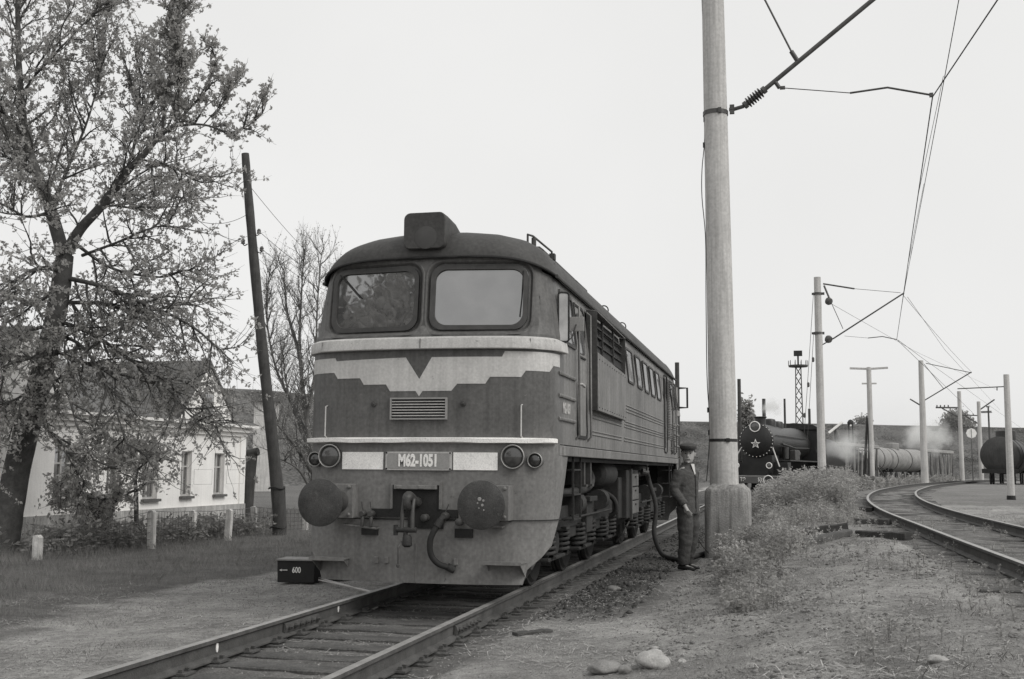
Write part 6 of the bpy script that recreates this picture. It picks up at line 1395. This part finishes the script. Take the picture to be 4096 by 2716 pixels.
b16 = T.limb([tq(48, 220, .8), tq(100, 150, .4), tq(160, 90, .1), tq(220, 20, 0), tq(240, -60, 0)], .03, .008, 7)
b17 = T.limb([tq(95, 850), tq(150, 900, -1.0), tq(180, 990, -1.6), tq(215, 1060, -1.8)], .028, .007, 7)
b18 = T.limb([tq(112, 805), tq(200, 840, -.2), tq(300, 870, -.5), tq(420, 880, -.8), tq(480, 930, -1.0)], .04, .007, 7)
b19 = T.limb([tq(75, 960), tq(130, 1010, -.6), tq(160, 1060, -.9), tq(200, 1120, -1.0)], .028, .007, 7)
b20 = T.limb([tq(112, 812), tq(60, 830, -.5), tq(0, 850, -.9), tq(-70, 900, -1.2)], .045, .008, 7)
b21 = T.limb([tq(124, 750), tq(60, 765, .3), tq(-10, 790, .5), tq(-80, 800, .6)], .045, .008, 7)
b22 = T.limb([tq(95, 880), tq(50, 915, -.5), tq(0, 940, -.8), tq(-50, 980, -1)], .03, .008, 7)
b23 = T.limb([tq(290, 400, -.6), tq(320, 300, .2), tq(330, 200, .6), tq(310, 110, .8)], .03, .007, 7)
b24 = T.limb([tq(170, 560, 0), tq(260, 620, .4), tq(370, 640, .5), tq(430, 625, .4), tq(465, 640, .3)], .04, .008, 7)
b25 = T.limb([tq(118, 490, .2), tq(60, 500, -.5), tq(0, 470, -.9), tq(-70, 480, -1.1)], .04, .008, 7)
b26 = T.limb([tq(372, 312, -.9), tq(440, 250, -.7), tq(490, 170, -.6), tq(500, 120, -.5)], .022, .006, 6)
b27 = T.limb([tq(470, 288, -1.1), tq(520, 230, -1.1), tq(545, 190, -1.1)], .014, .005, 6)
up_ = dict(up=.7, droop=.15); dr_ = dict(up=.1, droop=.7)
T.dress(L1, .21, 2.5, 1.0, dens=3.6, skip=.08, **up_); T.dress(L2_, .24, 2.2, .95, dens=3.6, skip=.15, **up_)
for b_ in (b1, b26, b27): T.dress(b_, .2, .8, .42, dens=4.4, **up_)
for b_ in (b2, b3): T.dress(b_, .16, .8, .45, dens=4.2, **up_)
for b_ in (b4, b5, b15, b24): T.dress(b_, .17, 1.5, .8, dens=2.5, up=.4, droop=.3)
for b_ in (b14, b16, b12, b13, b23, b25): T.dress(b_, .17, 1.6, .8, dens=4.0, **up_)
for b_ in (b6, b7, b8, b9, b18): T.dress(b_, .17, 1.6, .85, dens=1.55, skip=.06, **dr_)
for b_ in (b10, b11, b20, b21, b22): T.dress(b_, .17, 1.6, .9, dens=3.0, **dr_)
for b_ in (b17, b19): T.dress(b_, .2, 1.2, .6, dens=3.4, **dr_)
T.dress(trunk, .4, 1.6, .6, dens=5, skip=.5, up=.1, droop=.3)
tree_objects(T, 'maple_tree', 'large leaning tree with freshly opening tufted leaves in front of the house', base, M_leaf, .072, 7, .016)
# bare budding tree behind the leaning pole
T = Tree(23); BD = 39
def bq(u, v_, dd=0.): return atd(u, v_, BD+dd)
bb_ = bq(1262, 2095); bb_.z = -.3
S = [[(1262, 2095, 0), (1256, 1900, 0), (1235, 1740, 0), (1212, 1560, 0), (1198, 1380, 0), (1206, 1180, .2), (1215, 1020, .2)], [(1240, 1760, 0), (1165, 1610, .4), (1100, 1460, .6), (1066, 1260, .8), (1078, 1080, .8)], [(1225, 1680, 0), (1262, 1480, -.3), (1268, 1250, -.5), (1285, 1020, -.6)], [(1256, 1900, 0), (1185, 1790, -.5), (1110, 1700, -.8), (1060, 1650, -.9)], [(1200, 1420, 0), (1150, 1250, .5), (1135, 1080, .6)], [(1250, 1850, 0), (1195, 1690, .8), (1150, 1560, 1.1), (1130, 1400, 1.2)], [(1260, 1990, 0), (1195, 1880, -.4), (1110, 1830, -.8)], [(1268, 2050, 0), (1290, 1700, .5), (1330, 1300, .9), (1350, 1120, 1)]]
for i, P_ in enumerate(S):
    Q = T.limb([bq(*p) for p in P_], .15 if i == 0 else .075, .015, 8); T.dress(Q, .22, 1.5, .8, up=1.0, droop=.1, dens=2.6, skip=.1)
tree_objects(T, 'bare_tree', 'thin bare budding tree between the leaning pole and the diesel', bb_, M_leaf, .055, 2, .03, mat('pale_bark', .13, .95, .35, 6, .4, 25))
# young tree by the fence
yb = onz(551, 2186, -.25); YD = math.hypot(yb.x-CAM[0], yb.y-CAM[1]); T = Tree(31)
def yq(u, v_, dd=0.): return atd(u, v_, YD+dd)
Q = T.limb([yq(548, 2192), yq(556, 2130), yq(546, 2080), yq(545, 2000), yq(540, 1900), yq(528, 1800)], .075, .03, 8); T.dress(Q, .2, 1.0, .5, up=.3, droop=.3, dens=9, skip=.45)
for P_ in ([(541, 1910, 0), (480, 1850, .2), (430, 1830, .3)], [(540, 1890, 0), (600, 1840, -.2), (650, 1850, -.3)], [(543, 1960, 0), (470, 1985, -.3), (360, 1975, -.4), (290, 1960, -.4)]):
    Q = T.limb([yq(*p) for p in P_], .03, .008, 6); T.dress(Q, .18, .9, .5, up=.3, droop=.3, dens=10, skip=.1)
tree_objects(T, 'young_tree', 'small young tree with whitewashed kinked trunk at the garden fence', yb, M_leaf, .08, 4, .05)
# trees far behind: round crown on the bank and pale willows by the steam engine
def crown_tree(name, u0, u1, vt, vb, D, zb, label, n, leaf, seed, mt):
    p = atd((u0+u1)/2, vt, D); w = (u1-u0)/FPX*D/2; top = p.z; bot = atd((u0+u1)/2, vb, D).z; rs = np.random.RandomState(seed); T = Tree(seed)
    base = Vector((p.x, p.y, zb)); T.limb([base, base+Vector((0, 0, (bot-zb)*.6+.3)), Vector((p.x, p.y, (bot+top)/2))], w*.10, w*.03, 8, 4)
    cz = (bot+top)/2; hh = (top-bot)/2
    for k in range(12):
        a = rs.uniform(0, 2*PI); T.limb([Vector((p.x, p.y, cz-hh*.7)), Vector((p.x+w*.4*math.cos(a), p.y+w*.4*math.sin(a), cz)), Vector((p.x+w*.75*math.cos(a), p.y+w*.75*math.sin(a), cz+hh*rs.uniform(.1, .8)))], w*.03, w*.008, 5, 3)
    cc_ = rs.normal(size=(26, 3)); cc_ /= np.linalg.norm(cc_, axis=1)[:, None]; cc_ *= rs.uniform(.35, .8, (26, 1))
    for k in range(n):
        c = cc_[k % 26]+rs.normal(0, .17, 3); T.cl.append(Vector((p.x+c[0]*w, p.y+c[1]*w, cz+c[2]*hh)))
    return tree_objects(T, name, label, base, mt, leaf, 3, leaf*.8)
M_far = mat('far_leaf', .32, .9, .3, .3, trans=.4)
crown_tree('round_tree', 3772, 3882, 1648, 1735, 205, 6.0, 'round leafy tree standing on top of the far bank', 1500, .5, 5, M_far)
crown_tree('willow_tree', 2960, 3010, 1595, 1770, 90, -.2, 'pale wispy tree just left of the steam engine smokebox', 700, .28, 6, M_far)
crown_tree('bank_bush', 3420, 3480, 1672, 1700, 200, 7.5, 'small pale bush on the crest of the far bank', 300, .4, 8, M_far)
# trees and a shed behind the photographer, seen only as reflections in the windscreens
for i, (x, y, w) in enumerate(((-10.5, -16, 4.2), (-16.5, -19, 4.8), (-14.5, -26, 5))):
    T = Tree(60+i); b = Vector((x, y, -.25)); Q = T.limb([b, b+Vector((.2, 0, 3)), b+Vector((.3, .2, 8)), b+Vector((0, 0, 13))], .4, .1, 8)
    for k in range(7):
        a = 2*PI*k/7; z = 2.5+k*1.35; Q = T.limb([b+Vector((.2, 0, z)), b+Vector((w*.5*math.cos(a), w*.5*math.sin(a), z+1.6)), b+Vector((w*math.cos(a), w*math.sin(a), z+2.6))], .12, .03, 6); T.dress(Q, .5, 2.4, 1.0, up=.4, droop=.3, dens=5)
    tree_objects(T, 'yard_tree', ('leafy yard tree standing opposite the diesel nose', 'broad yard tree farther out opposite the house', 'yard tree on the axis of the straight track')[i], b, M_leaf, .2, 4, .15)
# ================================================================== grass, weeds, gravel
rs = np.random.RandomState(3)
def blades(P, h, w, lean, name, mt, label):
    n = len(P); a = rs.uniform(0, 2*PI, n); t = np.stack([np.cos(a), np.sin(a), np.zeros(n)], 1); hh = (h*rs.uniform(.45, 1.25, n))[:, None]; ww = w*rs.uniform(.6, 1.3, (n, 1))
    ln = np.stack([rs.normal(0, lean, n), rs.normal(0, lean, n), np.ones(n)], 1); mid = P+ln*hh*.55; tip = P+ln*hh*np.array([1.25, 1.25, 1.0])
    V = np.stack([P-t*ww, P+t*ww, mid+t*ww*.7, tip, mid-t*ww*.7], 1).reshape(-1, 3); F = np.arange(5*n).reshape(n, 5); o = fast_mesh(name, V, F, mt); return tag(o, label, 'grass', kind='stuff')
P = []; Hh = []
while len(P) < 130000:
    # denser towards the viewer
    y = rs.uniform(-5.5, 30); x = rs.uniform(-20, -2.6) if y > 3 else rs.uniform(-16, -2.6)
    gr = grassy(x, y)
    if gr < 0 or (y > 12 and rs.rand() < .45): continue
    k = min(1, gr/1.2); 
    if rs.rand() > .25+.75*k: continue
    P.append((x, y, gz(x, y)-.01)); Hh.append((.045+.07*k)*(1+.6*noise.noise((x*.8, y*.8, 0)))*(1.5 if x < -8.2 and y > 4 else 1))
blades(np.array(P), np.array(Hh), .0026, .3, 'grass', M_grass, 'unmown spring grass between the path and the house fence')
P = []; Hh = []
while len(P) < 48000:       # thin tufts elsewhere
    x = rs.uniform(-7, 9.5); y = rs.uniform(-6, 22); n1 = noise.noise((x*.7, y*.7, 4))+.6*noise.noise((x*2.1, y*2.1, 1))
    thr = .35 if x > -1.5 else .12
    if abs(x) < 1.5: thr = .75
    if x > 2.7: thr = .05
    if 1.2 < x < 2.7: thr = .62 if y > -1 else .4
    if abs(x-xc(y)) < 1.0: thr = .3
    if n1 < thr or (abs(abs(x)-.8) < .06): continue
    P.append((x, y, gz(x, y)-.005)); Hh.append(.018+.03*rs.rand()+.04*max(0, n1-thr))
blades(np.array(P), np.array(Hh), .0016, .45, 'sparse_grass', M_grass, 'thin tufts of grass on the trodden soil')
def weeds(spots, name, mt, label, leaf=.06, nl=34, stem=True):
    """spots: x,y,h"""
    S = np.array(spots); n = len(S); t = rs.uniform(.08, 1, (n, nl))**.8; a = rs.uniform(0, 2*PI, (n, nl)); hh = S[:, 2:3]
    rad = hh*(.10+.30*t*(1.15-t))*rs.uniform(.3, 1.3, (n, nl)); gzv = np.array([gz(x, y) for x, y, _ in S])[:, None]; lx = rs.normal(0, .12, (n, 1))*hh; ly = rs.normal(0, .12, (n, 1))*hh
    Pp = np.stack([S[:, 0:1]+lx*t+rad*np.cos(a), S[:, 1:2]+ly*t+rad*np.sin(a), gzv+hh*t], -1).reshape(-1, 3)
    sz = np.repeat((leaf*(.7+.5*S[:, 2]/S[:, 2].mean()))[:, None], nl, 1).ravel(); V, F = leaf_quads(Pp, sz, .42, .45, rs); o = fast_mesh(name, V, F, mt); tag(o, label, 'weeds', kind='stuff')
    if stem:
        b = np.stack([S[:, 0], S[:, 1], gzv[:, 0]-.02], 1); e = b+np.stack([lx[:, 0], ly[:, 0], S[:, 2]], 1); w = np.array([[.005, 0, 0]]); V = np.stack([b-w, b+w, e+w*.5, e-w*.5], 1).reshape(-1, 3); so = fast_mesh('stems', V, np.arange(4*n).reshape(n, 4), M_grass); so.parent = o; tag(so, kind='stuff')
    return o
sp = []
while len(sp) < 330:        # in front of and around the concrete block
    x = rs.normal(3.4, .38); y = rs.normal(5.9, .75)
    if x < 2.85 or (abs(x-MX) < .4 and abs(y-MY) < .4): continue
    sp.append((x, y, rs.uniform(.15, .46)))
while len(sp) < 620:        # tongue of weeds running towards the viewer
    f = rs.rand(); x = 3.02+.36*f+abs(rs.normal(0, .22))-.06; y = 5.0-6.3*f+rs.normal(0, .2); sp.append((x, y, rs.uniform(.12, .36)*(1-.3*f)))
weeds(sp, 'nettle_weeds', M_weed, 'leafy weeds growing at the foot of the concrete block', .038, 60)
sp = []
while len(sp) < 900:        # bank of weeds between the mast and the curving track
    y = rs.uniform(6.5, 26); x = rs.uniform(3.3, min(5.6, xc(y)-1.3))
    if x > 3.9 and y < 12: continue
    sp.append((x, y, rs.uniform(.12, .36)*(1+.8*ss((y-10)/10))*(1.0 if x < 4.9 else .6)))
weeds(sp, 'bank_weeds', M_weed, 'wild weeds covering the bank beside the curving track', .05, 44)
sp = []
while len(sp) < 620:        # tall bushes before the steam engine
    y = rs.uniform(17, 36); u = rs.uniform(3000, 3420); d = _ray(u, 1880); x = CAM[0]+d[0]/d[1]*(y-CAM[1]); n1 = noise.noise((x*1.1, y*.3, 0))
    hmax = np.interp(u, [2990, 3060, 3120, 3250, 3350, 3450], [.7, .95, 1.08, 1.2, 1.15, .85]); 
    if x > xc(y)-1.4: continue
    sp.append((x, y, max(.3, (hmax+.35*n1)*rs.uniform(.55, 1.0))))
weeds(sp, 'tall_weeds', M_weed, 'tall bushy weeds hiding the wheels of the steam engine', .075, 110)
sp = []
while len(sp) < 700:
    y = rs.uniform(36, 120); u = rs.uniform(3280, 3840); d = _ray(u, 1880); x = CAM[0]+d[0]/d[1]*(y-CAM[1])
    if x > xc(y)-2.2: continue
    sp.append((x, y, rs.uniform(.3, .9)))
weeds(sp, 'far_weeds', M_weed, 'rough grass and weeds around the far masts and stakes', .16, 40, False)
sp = []
while len(sp) < 320:        # hedge of rank growth along the garden fence
    f = rs.rand(); a = onz(120, 2230, -.25); b = onz(1000, 2140, -.25); p = a.lerp(b, f); sp.append((p.x+rs.normal(-.2, .35), p.y+rs.normal(.2, .35), rs.uniform(.2, .6)))
weeds(sp, 'fence_weeds', M_grass, 'rank growth along the garden fence', .09, 26)
sp = []
while len(sp) < 420:
    x = rs.uniform(4.2, 9.8); y = rs.uniform(-5, 14)
    if abs(x-xc(y)) < .9 and rs.rand() < .6: continue
    if noise.noise((x*.8, y*.8, 6)) < .02: continue
    sp.append((x, y, rs.uniform(.05, .16)))
weeds(sp, 'low_weeds', M_weed, 'low scattered weeds on the mound by the curving track', .03, 22)
# scrub on the far bank: clumps that break up its outline and tone
cl = []
for k in range(150):
    i = rs.randint(0, len(crest)-1); p = crest[i]; d = Vector((CAM[0]-p.x, CAM[1]-p.y, 0)).normalized(); f = rs.uniform(5, 30); hz = p.z*float(np.interp(f, [a for a, b in prof], [b for a, b in prof])); jx = rs.uniform(-6, 6)
    c = np.array([p.x+d.x*f-d.y*jx, p.y+d.y*f+d.x*jx, hz+.3]); m_ = rs.randint(60, 200); cl.append(c+rs.normal(0, 1, (m_, 3))*np.array([1.3, 1.3, .35])*rs.uniform(.5, 1.1))
V, F = leaf_quads(np.concatenate(cl), .26, .6, 0, rs); tag(fast_mesh('bank_scrub', V, F, mat('scrub_leaf', .13, .9, .4, .5, trans=.2)), 'low scrub scattered over the far bank', 'scrub', kind='stuff')
def gravel(n, box, lo, hi, name, mt, label, seed, cond=None):
    r = np.random.RandomState(seed); P = []
    while len(P) < n:
        x = r.uniform(box[0], box[1]); y = r.uniform(box[2], box[3])
        if cond and not cond(x, y, r): continue
        P.append((x, y, gz(x, y)))
    P = np.array(P); s = np.exp(r.uniform(math.log(lo), math.log(hi), (n, 1, 1))); O = np.array([[1,0,0],[-1,0,0],[0,1,0],[0,-1,0],[0,0,.75],[0,0,-.75]], float)[None]*(1+r.uniform(-.35, .35, (n, 6, 3)))*1.0
    a = r.uniform(0, 2*PI, n); c, s_ = np.cos(a), np.sin(a); R = np.zeros((n, 3, 3)); R[:, 0, 0] = c; R[:, 0, 1] = -s_; R[:, 1, 0] = s_; R[:, 1, 1] = c; R[:, 2, 2] = 1
    V = np.einsum('nij,nkj->nki', R, O+r.normal(0, .15, (n, 6, 3)))*s+P[:, None]; V = V.reshape(-1, 3); f = np.array([[0,2,4],[2,1,4],[1,3,4],[3,0,4],[2,0,5],[1,2,5],[3,1,5],[0,3,5]]); F = (np.arange(n)[:, None, None]*6+f[None]).reshape(-1, 3)
    return tag(fast_mesh(name, V, F, mt), label, 'gravel', kind='stuff')
gravel(30000, (-6.5, 9.5, -6, 7), .004, .014, 'gravel', mat('gravel_mixed', .24, .95, .7, 30), 'small gravel and clods scattered over the soil', 1, lambda x, y, r: grassy(x, y) < -.1 and (abs(abs(x)-.8) > .05))
gravel(7000, (2.6, 9.5, -6, 9), .008, .03, 'clods', mat('soil_clods', .19, .95, .4, 12), 'rough clods of earth on the mound', 2, lambda x, y, r: abs(x-xc(y)) > 1.2 and noise.noise((x*.9, y*.9, 3)) > -.05)
gravel(1500, (1.3, 2.3, -.5, 20), .012, .05, 'ballast', mat('dark_ballast', .06, .9, .5, 12), 'dark oily stones along the rail beside the diesel', 4)
def litter(n, name, label, seed):
    r = np.random.RandomState(seed); P = []
    while len(P) < n:
        x = r.uniform(-5.5, 5.5); y = r.uniform(-6, 3.5)
        if noise.noise((x*.8, y*.8, 12)) < -.05: continue
        P.append((x, y, gz(x, y)+.012))
    P = np.array(P); a = r.uniform(0, PI, n); L = r.uniform(.012, .07, n); w = r.uniform(.0015, .004, n); d = np.stack([np.cos(a), np.sin(a), r.normal(0, .12, n)], 1)*L[:, None]; e = np.stack([-np.sin(a), np.cos(a), np.zeros(n)], 1)*w[:, None]
    V = np.stack([P-d-e, P+d-e, P+d+e, P-d+e], 1).reshape(-1, 3); return tag(fast_mesh(name, V, np.arange(4*n).reshape(n, 4), mat('dry_straw', .36, .9, .4, 20)), label, 'litter', kind='stuff')
litter(10500, 'dry_litter', 'dry straw and chips littering the track and soil', 6)
# ================================================================== steam
def puff(p, s, dens, label, seed):
    bm = bmesh.new(); bmesh.ops.create_icosphere(bm, subdivisions=3, radius=1)
    for v_ in bm.verts: v_.co = Vector((v_.co.x*s[0], v_.co.y*s[1], v_.co.z*s[2]))
    me = bpy.data.meshes.new('steam_cloud'); bm.to_mesh(me); bm.free(); o = bpy.data.objects.new('steam_cloud', me); col.objects.link(o); o.location = p
    m = bpy.data.materials.new('steam_volume'); m.use_nodes = True; n = m.node_tree.nodes; n.clear(); L = m.node_tree.links
    v = n.new('ShaderNodeVolumePrincipled'); v.inputs['Color'].default_value = (.98, .98, .97, 1); v.inputs['Anisotropy'].default_value = .2
    tc = n.new('ShaderNodeTexCoord'); gr = n.new('ShaderNodeVectorMath'); gr.operation = 'DIVIDE'; gr.inputs[1].default_value = s; L.new(tc.outputs['Object'], gr.inputs[0])
    ln = n.new('ShaderNodeVectorMath'); ln.operation = 'LENGTH'; L.new(gr.outputs[0], ln.inputs[0])
    t = n.new('ShaderNodeTexNoise'); t.noise_dimensions = '4D'; t.inputs['W'].default_value = seed; t.inputs['Scale'].default_value = 1.1/max(.3, s[2])*1.6; t.inputs['Detail'].default_value = 4; L.new(tc.outputs['Object'], t.inputs['Vector'])
    a = n.new('ShaderNodeMath'); a.operation = 'MULTIPLY_ADD'; a.inputs[1].default_value = 1.6; a.inputs[2].default_value = -.25; L.new(t.outputs['Fac'], a.inputs[0])
    b = n.new('ShaderNodeMath'); b.operation = 'SUBTRACT'; L.new(a.outputs[0], b.inputs[0]); L.new(ln.outputs['Value'], b.inputs[1])
    c = n.new('ShaderNodeMath'); c.operation = 'MULTIPLY'; c.inputs[1].default_value = dens; c.use_clamp = False; L.new(b.outputs[0], c.inputs[0])
    d = n.new('ShaderNodeMath'); d.operation = 'MAXIMUM'; d.inputs[1].default_value = 0; L.new(c.outputs[0], d.inputs[0])
    L.new(d.outputs[0], v.inputs['Density']); om = n.new('ShaderNodeOutputMaterial'); L.new(v.outputs[0], om.inputs['Volume'])
    me.materials.append(m); return tag(o, label, 'steam', kind='stuff')
puff(atd(3690, 1745, 100), (3.6, 2.4, 2.6), 3.2, 'white steam drifting around the mast by the tank cars', 1)
puff(atd(3375, 1790, 66), (2.3, 1.6, 1.7), 2.6, 'low steam beside the running gear of the steam engine', 2)
puff(atd(3085, 1630, 57), (1.2, .8, .7), 5.0, 'small plume of steam blowing from the chimney', 3)
puff(atd(3640, 1690, 104), (13, 7, 6.5), .045, 'thin drifting steam veiling the far masts', 4)
